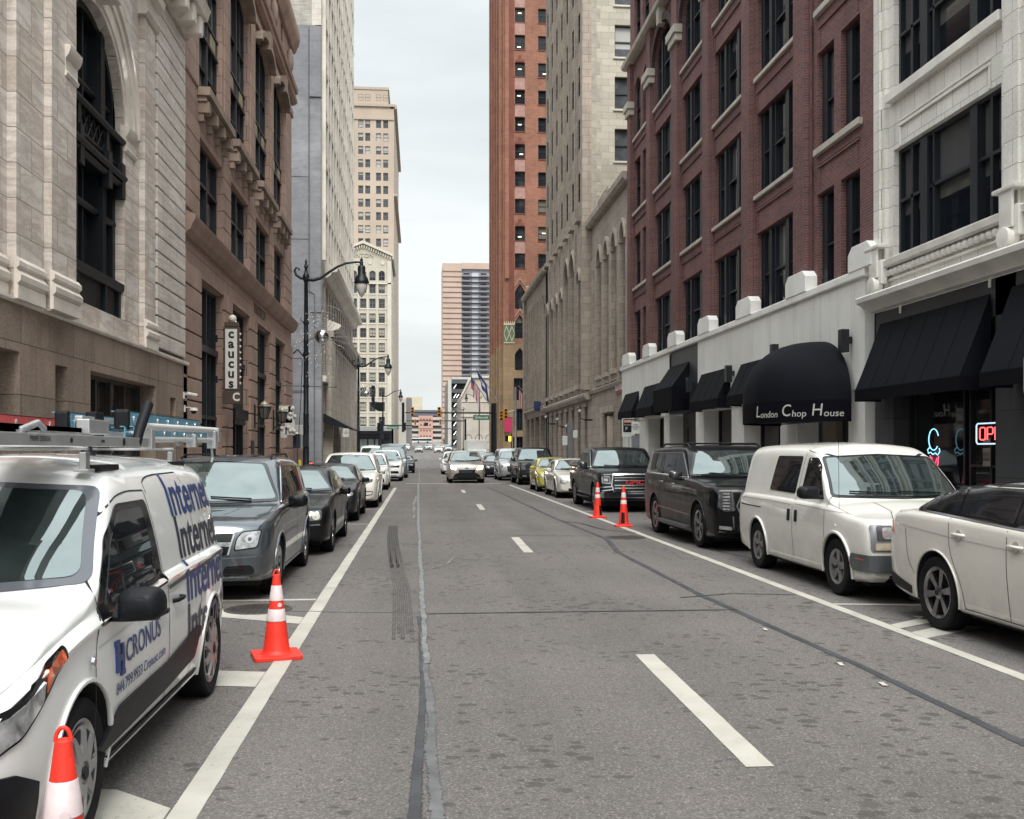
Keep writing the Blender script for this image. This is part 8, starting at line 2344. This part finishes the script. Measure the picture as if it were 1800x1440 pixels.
# traffic cones
CO = mat('cone_orange', (.80, .035, .018), .5, var=.16, vs=7, grime=.35); CW = mat('cone_sleeve', (.66, .56, .57), .3, var=.15, vs=9, grime=.3)
def cone(x, y, h, base, label, group, rz=0, black=False, handle=False, bands=((.55, .72), (.80, .92))):
 t = thing('traffic_cone', label, 'traffic cone', (x, y, 0), group, rz)
 b = MB(); b.prism(rpoly([(-base, -base), (base, -base), (base, base), (-base, base)], base * .18), lambda u, v, d: (u, v, d), 0, .035)
 b.obj('base', CO, t, bev=.006)
 r0, r1 = base * .60, .028; rr = lambda k: r0 + (r1 - r0) * k
 MB().lathe([(rr(0) + .02, .033), (rr(.03), .05)] + [(rr(k), k * h) for k in (.1, .3, .5, .7, .9, .99)] + [(r1 * .7, h), (0, h)], 28).obj('cone_body', CO, t, smooth=40)
 for a, c in bands:
  MB().lathe([(rr(a) + .0005, a * h), (rr(a) + .004, a * h + .004), (rr(c) + .004, c * h - .004), (rr(c) + .0005, c * h)], 28).obj('reflective_sleeve', CW, t, smooth=40)
 if handle:
  pts = [(.026 * cos(a), 0, h - .01 + .05 * sin(a)) for a in [pi * i / 10 for i in range(11)]]
  MB().tube(pts, .008, 8).obj('handle_loop', CO, t, smooth=60)
  MB().lathe([(.018, 0), (.018, .003), (0, .003)], 16, Matrix.Translation((0.02, -rr(.64) - .002, .64 * h)) @ Matrix.Rotation(pi / 2, 4, 'X')).obj('round_label', CW, t)
 if black:
  mb = MB();
  for i in range(7):
   a0, a1 = -pi / 2 + .05 + (i - 3.5) * .11 + black * .5, -pi / 2 + .05 + (i - 2.5) * .11 + black * .5
   mb.face([((rr(k) + .004) * cos(a), (rr(k) + .004) * sin(a), k * h) for a, k in ((a0, .08), (a1, .08), (a1, .36 - .02 * (i % 2)), (a0, .36))])
  mb.obj('black_stencil', BLK, t)
 return t
cone(-1.21, 8.62, .70, .20, 'orange traffic cone standing on the left edge line between the white van and the crossover', 'traffic cones on the street', .25, handle=True, bands=((.44, .587), (.685, .87)))
cone(-1.27, 3.70, .72, .20, 'orange traffic cone cut by the bottom edge beside the white van front wheel', 'traffic cones on the street', .1, handle=True, bands=((.62, .80),))
cone(4.66, 25.8, .93, .21, 'farther of the two tall orange cones on the right edge line before the pickup', 'traffic cones on the street', .1, black=1, bands=((.56, .66), (.72, .85)))
cone(4.72, 22.75, .93, .21, 'nearer of the two tall orange cones on the right edge line before the pickup', 'traffic cones on the street', -.1, black=-.6, bands=((.56, .66), (.72, .85)))

# street lamps
LPM = mat('lamp_post_black', (.010, .014, .018), .45, .4, var=.2)
def lamp_post(x, y, label, h=8.6, arm=1.95, side=1, sc=1.0, z=0):
 t = thing('street_lamp', label, 'street lamp', (x, y, z), 'black street lamps along the pavements')
 b = MB()
 b.lathe([(.30, 0), (.30, .12), (.25, .18), (.22, .8), (.20, .95), (.15, 1.05), (.11, 1.2), (.095, 3.0), (.10, 3.02), (.10, 3.08), (.09, 3.1), (.082, 5.6), (.09, 5.62), (.09, 5.7), (.078, 5.74), (.065, h - .55), (.09, h - .52), (.12, h - .35), (.09, h - .25), (.06, h - .2), (.05, h - .05), (.08, h), (.035, h + .12), (.045, h + .18), (0, h + .32)], 16)
 b.obj('pole', LPM, t, smooth=40)
 a = MB(); s = side
 pts = [(0, 0, h - .42), (.25, 0, h - .46), (.5, 0, h - .40), (.8, 0, h - .18), (1.1, 0, h + .02), (1.4, 0, h + .15), (arm - .2, 0, h + .2), (arm, 0, h + .2)]
 a.tube([(s * p[0], 0, p[2]) for p in pts], [.075, .07, .055, .045, .042, .04, .038, .035], 10)
 cu = [(-.0, h - .42), (-.18, h - .40), (-.34, h - .30), (-.40, h - .14), (-.34, h - .03), (-.25, h - .06), (-.24, h - .13)]
 a.tube([(s * p[0], 0, p[1]) for p in cu], [.06, .055, .045, .04, .035, .03, .035], 8)
 a.obj('arm', LPM, t, smooth=50)
 hd = MB(); M = Matrix.Translation((s * arm, 0, h + .2))
 hd.lathe([(0, .20), (.03, .14), (.06, .08), (.045, .03), (.06, 0), (.06, -.10), (.12, -.14), (.14, -.2), (.13, -.42), (.15, -.46), (.22, -.56), (.25, -.66), (.27, -.72), (.26, -.76), (.20, -.77), (0, -.77)], 16, M)
 hd.obj('lamp_head', LPM, t, smooth=40)
 MB().lathe([(.20, -.77), (.215, -.82), (.18, -.98), (.10, -1.14), (.03, -1.24), (0, -1.26)], 16, M).obj('glass_globe', mat('lamp_globe', (.50, .48, .46), .15, var=.08), t, smooth=60)
 return t
l1 = px(538, 800, X0=-4.0); Y1 = l1.y
lp = lamp_post(-4.0, Y1, 'nearest black street lamp, its arm over the left kerb lane', h=(793 - 468) / 1750 * 35.2 + 1.75)
ex = MB(); ex.tube([(-.02, 0, 4.05), (1.05, 0, 4.02)], .015, 6); ex.tube([(-.02, 0, 4.05), (-1.0, 0, 4.07)], .015, 6); ex.ball((1.05, 0, 4.02), .03, 6)
ex.tube([(-.08, 0, 5.1), (-.3, 0, 5.35), (-.45, 0, 5.2)], .03, 6); ex.tube([(-.08, 0, 6.3), (-.2, 0, 6.4), (-.16, 0, 6.5)], .015, 6)
for z in (1.7, 2.6, 4.05, 5.2, 6.3): ex.lathe([(.11, z - .04), (.11, z + .04)], 12)
ex.box(-.1, .1, -.16, -.08, 1.9, 2.3)
ex.tube([(-.13, 0, 5.0), (-.18, 0, 3.6), (-.30, 0, 1.6), (-.36, 0, .3)], .012, 5)
ex.obj('bracket_and_strap', LPM, lp)
l2 = px(630, 800, X0=-4.0); lamp_post(-4.0, l2.y, 'second black street lamp, standing before the cream high rise', h=(793 - 632) / 1750 * 65.6 + 1.75)
l3 = px(673, 800, X0=-4.0); lamp_post(-4.0, l3.y, 'third black street lamp, small before the crossing on the left', h=(793 - 688) / 1750 * 108 + 1.75)
lamp_post(9.0, 150, 'black street lamp beyond the crossing with its arm toward the street, right side', h=9.6, side=-1, z=gz(150))
lamp_post(9.0, 205, 'small far black street lamp behind the other one on the right', h=9.4, side=-1, z=gz(205))

# light ornament: a steel ball with radiating rods and points of light
ORN = mat('ornament_steel', (.62, .62, .62), .12, 1.0, var=.1, vs=3); ORW = mat('ornament_rod', (.30, .28, .31), .3, .5, var=0); ORL = mat('ornament_bulb', (1, .93, .78), .3, var=0, emis=.35)
def ornament(x, y, z, R, label):
 t = thing('light_ornament', label, 'street decoration', (x, y, z), 'steel ball ornaments hung on the lamp posts')
 MB().ball((0, 0, 0), R, 24).obj('ball', ORN, t, smooth=180)
 rg = MB(); n = 20
 rg.tube([(R * 1.18 * cos(2 * pi * i / n), -.02, R * 1.18 * sin(2 * pi * i / n)) for i in range(n + 1)], .010, 5)
 r1 = random.Random(int(y)); spk = []
 for i in range(26):
  a = 2 * pi * i / 26 + r1.uniform(-.05, .05); L_ = R * r1.uniform(2.0, 4.4) * (1.25 if sin(a) < -.2 else 1)
  dy = r1.uniform(-.4, .4) * L_ * .5
  rg.tube([(R * 1.18 * cos(a), 0, R * 1.18 * sin(a)), (L_ * cos(a), dy, L_ * sin(a))], .006, 4); spk.append((a, L_, dy))
 for (f, a0, a1) in ((4.6, -.3, 2.2), (3.6, 1.0, 3.2)):
  rg.tube([(R * f * cos(a0 + (a1 - a0) * i / 12), .1, R * f * sin(a0 + (a1 - a0) * i / 12)) for i in range(13)], .007, 4)
 rg.obj('rods', ORW, t)
 bl_ = MB()
 for i in range(110):
  a = r1.uniform(-pi, pi); d = R * r1.uniform(1.6, 6.5 if sin(a) < -.1 else 4.2)
  if cos(a) > .6 and r1.random() < .7: continue
  bl_.ball((d * cos(a) * .7 - R * .4, r1.uniform(-.2, .2), d * sin(a)), .013, 4)
 bl_.obj('bulbs', ORL, t)
 MB().tube([(-.62, 0, -.2), (-.2, 0, 0), (0, 0, 0)], .012, 5).obj('mounting_arm', LPM, t)
o = px(566, 592, Y=Y1); ornament(o.x, Y1, o.z, .25, 'larger steel ball ornament with radiating rods beside the nearest lamp post')
o = px(644, 692, Y=l2.y); ornament(o.x, l2.y, o.z, .19, 'smaller steel ball ornament beside the second lamp post')

# traffic signals on mast arms
SIGY = mat('signal_yellow', (.60, .27, .03), .5, var=.1); SIGG = mat('street_sign_green', (.012, .17, .085), .4, var=0); SGW = mat('sign_letter_white', (.62, .64, .62), .4, var=0)
def signal(name, label, x, y, z, group, col=SIGY, k=1.0, back=True):
 t = thing('traffic_signal', label, 'traffic signal', (x, y, z), group)
 MB().box(-.18 * k, .18 * k, -.14 * k, .14 * k, -.52 * k, .52 * k).obj('housing', col, t, bev=.03)
 v = MB()
 for dz in (-.34, 0, .34):
  for i in range(8):
   a0, a1 = pi * i / 8 - .2, pi * (i + 1) / 8 - .2
   v.face([(.14 * k * cos(a0), -.14 * k, dz * k + .14 * k * sin(a0)), (.14 * k * cos(a1), -.14 * k, dz * k + .14 * k * sin(a1)), (.13 * k * cos(a1), -.36 * k, dz * k + .13 * k * sin(a1)), (.13 * k * cos(a0), -.36 * k, dz * k + .13 * k * sin(a0))])
 v.obj('visor', col, t)
 for dz in (-.34, 0, .34): MB().lathe([(.12 * k, 0), (.09 * k, .03), (0, .04)], 14, Matrix.Translation((0, -.14 * k, dz * k)) @ Matrix.Rotation(pi / 2, 4, 'X')).obj('lens', LENSD, t, smooth=60)
 return t
TSG = 'traffic signals along the street'
def mast(y, xp, x_end, zh, label, post_h, dark=LPM, r=.16, z0=0):
 t = thing('mast_arm', label, 'signal pole', (xp, y, z0))
 MB().lathe([(r * 1.5, 0), (r * 1.5, .3), (r * 1.15, .4), (r, 1.0), (r * .85, post_h), (0, post_h + .1)], 14).obj('post', dark, t, smooth=40)
 MB().tube([(0, 0, zh - z0), (x_end - xp, 0, zh - z0 + .0)], [.10, .06], 10).obj('arm', dark, t, smooth=50)
 return t
ym = 104.0
p_arm = px(868, 726, Y=ym)
mast(ym, p_arm.x, px(712, 725, Y=ym).x, p_arm.z, 'dark steel mast arm carrying the green Griswold sign over the street', p_arm.z + 1.0, r=.34)
t = thing('street_name_sign', 'green Griswold street name sign hung under the mast arm', 'street sign', tuple(px(846, 734, Y=ym - .15)))
MB().box(-.84, .84, -.02, .02, -.26, .26).obj('plate', SIGG, t, bev=.03)
me = text_poly('Griswold', .40, .95, .004, bold=.012); me.materials.append(SGW); warp(me, lambda c: Vector((c.x, -.026 - c.z, c.y))); put(me, 'lettering', t)
MB().tube([(-.6, 0, .26), (-.6, .1, .52)], .02, 6).tube([(.6, 0, .26), (.6, .1, .52)], .02, 6).obj('hanger', LPM, t)
for (pxx, py, lab) in ((725, 724, 'yellow traffic signal at the left tip of the mast arm'), (772, 724, 'yellow traffic signal near the middle of the mast arm')):
 q = px(pxx, py, Y=ym - .2); signal('', lab, q.x, q.y, q.z, TSG, k=.95)
pp = px(907, 720, Y=100); t = thing('signal_post', 'grey steel signal post at the right corner with the orange signals', 'signal pole', (pp.x - 0, 100.5, 0))
MB().lathe([(.2, 0), (.2, .3), (.13, .4), (.12, 8.2), (0, 8.25)], 12).obj('post', mat('galvanised_steel', (.33, .34, .35), .5, .6, var=.15), t, smooth=40)
MB().tube([(0, 0, 5.9), (-1.0, 0, 5.6)], .05, 8).obj('arm', MC['galvanised_steel'], t)
for (pxx, py, lab) in ((881, 731, 'lower left of the clustered orange signals at the right corner'), (889, 727, 'upper right of the clustered orange signals at the right corner')):
 q = px(pxx, py, Y=100.5 - .01 * pxx % 1); signal('', lab, q.x, q.y, q.z, TSG, k=.98)
q = px(893, 771, Y=99); t = thing('pedestrian_signal', 'pedestrian signal glowing amber at the right corner', 'pedestrian signal', (q.x, q.y, q.z))
MB().box(-.3, .02, -.15, .15, -.3, .3).obj('housing', BLK, t, bev=.03); MB().box(.04, .30, -.16, -.10, -.28, .22).obj('lit_symbol', mat('amber_signal', (1, .55, .05), .3, var=0, emis=1.6), t, bev=.02)
MB().tube([(.35, 0, -3), (.35, 0, .5)], .05, 8).obj('post', LPM, t)
# farther signal arms
y2 = 165; a = px(818, 740, Y=y2); mast(y2, a.x, px(713, 741, Y=y2).x, a.z, 'second dark mast arm seen under the first', a.z - gz(y2) + .3, r=.2, z0=gz(y2))
for (pxx, py, lab, k) in ((730, 742, 'small yellow signal on the left of the second mast arm', .9), (774, 742, 'small yellow signal on the right of the second mast arm', .9)):
 q = px(pxx, py, Y=y2 - .2); signal('', lab, q.x, q.y, q.z, TSG, k=k)
y3 = 120; a = px(670, 748, Y=y3); mast(y3, a.x, px(726, 748, Y=y3).x, a.z, 'dark mast arm reaching in from the left with the far green sign', a.z + .4, r=.16, z0=gz(y3))
t = thing('street_name_sign', 'small green street name sign on the left mast arm', 'street sign', tuple(px(691, 752, Y=y3 - .15)))
MB().box(-.72, .72, -.02, .02, -.17, .17).obj('plate', SIGG, t, bev=.02); me = text_poly('Woodward', .28, 1.0, .004, bold=.004); me.materials.append(SGW); warp(me, lambda c: Vector((c.x, -.026 - c.z, c.y))); put(me, 'lettering', t)
q = px(666, 752, Y=y3 - 2); signal('', 'dark traffic signal at the root of the left mast arm', q.x, q.y, q.z, TSG, col=LPM, k=1.1)
q = px(711, 750, Y=y3 - .2); signal('', 'dark traffic signal at the tip of the left mast arm', q.x, q.y, q.z, TSG, col=LPM, k=.95)
q = px(749, 746, Y=230); t = thing('overhead_sign', 'small dark sign hung over the far street', 'sign', tuple(q)); MB().box(-.45, .45, -.05, .05, -.4, .4).obj('board', LPM, t)
y5 = 230; a = px(795, 754, Y=y5); mast(y5, a.x, px(706, 750, Y=y5).x, a.z, 'thin farthest mast arm over the rising road', a.z - gz(y5) + .4, r=.16, z0=gz(y5))
q = px(655, 690, Y=108 - 1); t = thing('bus_shelter_sign', 'dark hooked box hanging from the third lamp post', 'street box', (q.x, q.y - .5, q.z - 1.2))
MB().prism([(.7, -.2), (.7, -1.1), (.2, -1.1), (-.45, -.6), (-.45, 1.6), (-.1, 1.6), (-.1, -.1)], lambda u, v, d: (u + .35, d, v + .3), -.12, .12).obj('box', LPM, t)

# flags on slanting poles
def flag(x0, z0, x1, z1, y, label, kind):
 t = thing('flag', label, 'flag', (x0, y, z0)); dx, dz = x1 - x0, z1 - z0; Lp = sqrt(dx * dx + dz * dz)
 MB().tube([(0, 0, 0), (dx, 0, dz)], [.07, .04], 8).ball((dx, 0, dz), .1, 8).obj('flagpole', mat('flagpole_grey', (.25, .24, .23), .4, .5), t)
 ux, uz = dx / Lp, dz / Lp; N_, K = 14, 16
 # cloth hangs from the upper part of the pole and droops
 def P(i, j):
  s_ = Lp * (.96 - (.46 if kind == 'state' else .40) * i / N_); b = Vector((ux * s_, 0, uz * s_))
  f = j / K; ln = (2.5 if kind == 'state' else 2.9)
  return b + Vector((.25 * f * sin(i * .9) * .6 + (.35 * f if kind == 'state' else .05 * f), .16 * sin(i * 1.1 + f * 3) * f, -ln * f * (.55 + .45 * i / N_)))
 m1, m2, m3 = (mat('flag_navy', (.018, .035, .14), .8, var=.1), mat('flag_white', (.50, .48, .48), .8, var=.05), mat('flag_red', (.25, .035, .05), .8, var=.1))
 cl = MB()
 for i in range(N_):
  for j in range(K):
   if kind == 'state': mi = 1 if ((i - 7.0) / 3.2) ** 2 + ((j - 7.0) / 2.6) ** 2 < 1 else 0
   else: mi = 0 if (i < 5 and j < 7) else (2 if int(i * 13 / N_) % 2 == 0 else 1)
   cl.face([P(i, j), P(i + 1, j), P(i + 1, j + 1), P(i, j + 1)], mi)
 cl.obj('cloth', [m1, m2, m3], t, smooth=80)
yf = 124
a0, a1 = px(866, 720, Y=yf), px(826, 658, Y=yf); flag(a0.x, a0.z, a1.x, a1.z, yf, 'striped national flag hanging from the lower slanting pole over the crossing', 'us')
a0, a1 = px(872, 706, Y=yf), px(836, 645, Y=yf); flag(a0.x + .3, a0.z, a1.x, a1.z, yf + .6, 'dark blue state flag with white crest on the upper slanting pole', 'state')
q = px(917, 700, Y=102.5); t = thing('flag', 'small striped flag by the far corner of the limestone wing', 'flag', tuple(q)); fl_ = MB()
for i in range(7): fl_.box(-.32 + i * .09, -.23 + i * .09, -.02, .02, -1.1 + .1 * (i % 2), .9 - .12 * i, i % 2)
fl_.obj('cloth', [MC['flag_red'], MC['flag_white']], t); MB().tube([(-.4, 0, 1.3), (.6, 0, .3)], .03, 6).obj('flagpole', MC['flagpole_grey'], t)

# signs on posts
SW = mat('sign_white_plate', (.50, .52, .50), .4, var=.06); SGY = mat('sign_back_grey', (.20, .22, .235), .45, .6, var=.1)
GP = mat('green_sign_post', (.02, .06, .055), .5, var=.2)
def plate(t, cx, cz, w, h, m, y=0, name='plate', r=.04):
 return MB().prism(rpoly([(cx - w / 2, cz - h / 2), (cx + w / 2, cz - h / 2), (cx + w / 2, cz + h / 2), (cx - w / 2, cz + h / 2)], r), lambda u, v, d: (u, d, v), y - .004, y + .004).obj(name, m, t)
def ptext(t, s, cx, cz, size, m, y=-.006, sx=1, bold=0): me = text_poly(s, size, sx, .0008, bold=bold); me.materials.append(m); warp(me, lambda c: Vector((cx + c.x, y - c.z, cz + c.y))); return put(me, 'lettering', t)
YS = 40.0
q = px(1117, 752, Y=YS); t = thing('parking_sign', 'white VALET STAGING ONLY sign on a green post before the far awnings', 'road sign', (q.x, YS, .15)); kz = q.z - .15
MB().box(-.03, .03, 0, .03, 0, kz + .4).obj('post', GP, t); plate(t, 0, kz, .33, .50, SW, -.01); plate(t, 0, kz - .56, .33, .50, SGY, -.01, 'lower_plate')
ptext(t, 'VALET\nSTAGING\nONLY', 0, kz + .03, .085, BLK, -.016, .9, .002)
YS = 42.0
q = px(1105, 752, Y=YS); t = thing('parking_zone_sign', 'black and white ParkDetroit zone sign left of the valet staging sign', 'road sign', (q.x, YS, .15)); kz = q.z - .15
MB().box(-.18, -.03, 0, .08, 0, kz - .1).box(.03, .14, 0, .08, 0, kz - .1).obj('post', mat('pale_post', (.42, .43, .41), .5), t)
plate(t, 0, kz, .58, .80, SW, -.01); plate(t, .01, kz + .09, .50, .56, BLK, -.022, 'black_panel'); plate(t, .01, kz + .27, .48, .12, mat('sign_red_band', (.40, .10, .09), .5), -.03, 'red_band')
ptext(t, 'ZONE 3', 0, kz + .27, .11, SW, -.036, 1, .003); ptext(t, 'ParkDetroit', 0, kz + .12, .085, SW, -.028, 1); ptext(t, 'P', -.1, kz - .05, .2, SW, -.028)
q = px(608, 761, Y=52); t = thing('parking_sign', 'small white NO PARKING sign on the left pavement before the pale tower', 'road sign', (q.x, 52, .15)); kz = q.z - .15
MB().box(-.03, .03, 0, .03, 0, kz + .2).obj('post', SGY, t); plate(t, 0, kz, .32, .44, SW, -.01); ptext(t, 'NO\nPARKING\nHERE', 0, kz + .03, .07, BLK, -.016)
q = px(1803, 660, Y=9.6); t = thing('road_sign', 'bare grey back of a road sign cut by the right edge', 'road sign', (q.x + .06, 9.6, .15)); kz = q.z - .15
MB().box(.05, .10, 0, .04, 0, kz + .3).obj('post', GP, t); plate(t, .06, kz, .30, .40, SGY, -.01, r=.05); plate(t, .06, kz, .27, .37, mat('sign_back_inner', (.24, .26, .28), .5, .4), -.016, 'back_face', r=.04)
q = px(1002, 770, X0=8.0); t = thing('parking_meter_post', 'grey box on a slim post before the limestone tower', 'utility post', (8.0, q.y, .15))
MB().box(-.15, .15, -.1, .1, 0, 3.1).obj('post', mat('utility_grey', (.12, .12, .125), .6), t, bev=.02); MB().box(-.42, -.15, -.1, .1, 1.9, 2.4).box(.15, .4, -.1, .1, 2.3, 2.7).obj('box', SW, t, bev=.02)
for (pxx, zc, lab) in ((970, 4.4, 'white globe bracket lamp on the tower wall nearest the far wing'), (992, 4.0, 'bracket lamp under the first big arch of the limestone tower'), (1008, 3.4, 'bracket lamp beside the second big arch of the limestone tower'), (1033, 4.2, 'double bracket lamp at the near corner of the limestone tower')):
 q = px(pxx, 700, X0=XR - .3); t = thing('wall_lamp', lab, 'wall lamp', (XR, q.y, zc), 'bracket lamps on the limestone wall')
 MB().tube([(-.5, 0, -.5), (-.75, 0, -.4), (-.8, 0, -.1)], .03, 6).box(-.5, 0, -.04, .04, -.55, -.45).obj('bracket', LPM, t); MB().ball((-.8, 0, .05), .11, 12).obj('globe', mat('lamp_globe2', (.46, .44, .42), .2, var=.05), t, smooth=180)

# bollards, planters and a parking attendant at the alley
for (x, y, h, lab, r) in ((px(527, 800, X0=-6.6).x, px(527, 800, X0=-6.6).y, 1.25, 'shorter yellow bollard by the brown cabinet', .085), (px(532, 800, X0=-6.6).x + .08, px(532, 800, X0=-6.6).y + .9, 2.1, 'taller yellow pipe bollard at the alley mouth', .085)):
 t = thing('bollard', lab, 'bollard', (x, y, 0), 'yellow bollards at the alley mouth')
 MB().lathe([(r, 0), (r, h - .05), (r * .7, h), (0, h + .02)], 14).obj('post', mat('bollard_yellow', (.50, .36, .03), .5, var=.15, vs=4), t, smooth=40); MB().lathe([(r + .01, h * .55), (r + .01, h * .55 + .05)], 14).obj('band', BLK, t)
DG = mat('dry_grass', (.26, .19, .13), .9, var=.3, vs=9); PLM = mat('planter_concrete', (.20, .18, .16), .9, var=.2)
for k, (y, lab) in enumerate(((40.5, 'planter of dry grass nearest along the sandstone wall'), (45.5, 'planter of dry grass below the near wall lantern'), (50.5, 'planter of dry grass below the far wall lantern'))):
 t = thing('planter', lab, 'planter', (-6.6, y, .15), 'planters of dry grass by the sandstone wall')
 MB().box(-.3, .3, -.7, .7, 0, .75).obj('tub', PLM, t, bev=.03)
 g = MB(); r2 = random.Random(k)
 for i in range(260):
  x0, y0 = r2.uniform(-.26, .26), r2.uniform(-.66, .66); a = r2.uniform(0, 2 * pi); L_ = r2.uniform(.5, 1.05); b = r2.uniform(.1, .45)
  p = [Vector((x0, y0, .7)), Vector((x0 + cos(a) * b * .4, y0 + sin(a) * b * .4, .7 + L_ * .6)), Vector((x0 + cos(a) * b, y0 + sin(a) * b, .7 + L_ * .9))]
  w_ = Vector((-sin(a), cos(a), 0)) * .008
  g.face([p[0] - w_, p[0] + w_, p[1] + w_ * .8, p[1] - w_ * .8]); g.face([p[1] - w_ * .8, p[1] + w_ * .8, p[2]])
 g.obj('grass_tuft', DG, t, weld=False, recalc=False)

def person(x, y, label, skin=(.35, .20, .14), top=(.02, .02, .025), legs=(.02, .022, .03), rz=0, stride=.12):
 t = thing('person', label, 'person', (x, y, .15), None, rz)
 def skinned(name, joints, edges, m, sub=2):
  me = bpy.data.meshes.new(name); me.from_pydata([j[:3] for j in joints], edges, []); o = put(me, name, t);
  o.modifiers.new('s', 'SKIN'); o.modifiers.new('u', 'SUBSURF').levels = sub
  for i, j in enumerate(joints): o.data.skin_vertices[0].data[i].radius = (j[3], j[4] if len(j) > 4 else j[3])
  o.data.skin_vertices[0].data[0].use_root = True
  dg = bpy.context.evaluated_depsgraph_get(); m2 = bpy.data.meshes.new_from_object(o.evaluated_get(dg)); o.modifiers.clear(); o.data = m2
  m2.materials.clear(); m2.materials.append(m); m2.polygons.foreach_set('use_smooth', [True] * len(m2.polygons)); return o
 s = stride
 J = [(0, 0, .95, .14, .10), (0, 0, 1.15, .13, .10), (0, 0, 1.38, .17, .11), (0, .01, 1.50, .06), (0, .0, 1.60, .085, .095), (0, .01, 1.70, .075, .09),
         (.19, 0, 1.42, .06), (.24, .03, 1.15, .045), (.23, -.08, .92, .035), (.23, -.11, .84, .035), (-.19, 0, 1.42, .06), (-.24, -.03, 1.15, .045), (-.23, .06, .92, .035), (-.23, .05, .84, .035),
         (.10, 0, .88, .09), (.11, -s, .50, .06), (.11, -s * .6, .10, .045), (.11, -s * .6 - .14, .04, .04), (-.10, 0, .88, .09), (-.11, s * .6, .50, .06), (-.11, s * 1.6, .12, .045), (-.11, s * 1.6 - .12, .04, .04)]
 E_ = [(0, 1), (1, 2), (2, 3), (3, 4), (4, 5), (2, 6), (6, 7), (7, 8), (8, 9), (2, 10), (10, 11), (11, 12), (12, 13), (0, 14), (14, 15), (15, 16), (16, 17), (0, 18), (18, 19), (19, 20), (20, 21)]
 skinned('body', J, E_, mat('skin_tone', skin, .6, var=.05))
 skinned('jacket', [(j[0], j[1], j[2], j[3] + .022, (j[4] if len(j) > 4 else j[3]) + .022) for j in (J[0], J[1], J[2], J[6], J[7], J[8], J[10], J[11], J[12])], [(0, 1), (1, 2), (2, 3), (3, 4), (4, 5), (2, 6), (6, 7), (7, 8)], mat('dark_jacket', top, .8, var=.15))
 skinned('trousers', [(j[0], j[1], j[2], j[3] + .02, (j[4] if len(j) > 4 else j[3]) + .02) for j in (J[0], J[14], J[15], J[16], J[18], J[19], J[20])], [(0, 1), (1, 2), (2, 3), (0, 4), (4, 5), (5, 6)], mat('dark_trousers', legs, .8, var=.15))
 h = MB(); h.ball((0, .02, 1.70), .105, 14, sc=(.95, 1.05, .85)); h.obj('hair', mat('dark_hair', (.015, .012, .01), .7), t, smooth=180)
 return t
q = px(638, 800, Y=88); person(q.x, 88, 'person in a dark jacket walking on the far left pavement', rz=.3)

for r_ in [o for o in COL.objects if o.get('category') == 'building']:
 for o in list(r_.children):
  if o.type == 'MESH' and o.data.users == 1 and not o.get('kind') and o.name.split('.')[0] not in ('window', 'wall', 'quoins', 'engraved_lettering', 'tile_pattern', 'sill'): split_pieces(o, .13, 100)
for o in [o for o in COL.objects if o.type == 'MESH' and o.data.users == 1 and not o.get('kind') and len(o.data.vertices) < 6000]:
 r_ = o.parent
 while r_ and r_.parent: r_ = r_.parent
 if r_ and r_.get('category') not in (None, 'building', 'person', 'planter') and o.name.split('.')[0] not in ('lettering', 'badge_lettering', 'bulbs', 'rods', 'cloth', 'body', 'lid', 'visor', 'letters', 'carving', 'letter_tubes', 'glass_body', 'cone_tube', 'ratchet_strip'): split_pieces(o, .004, 24)
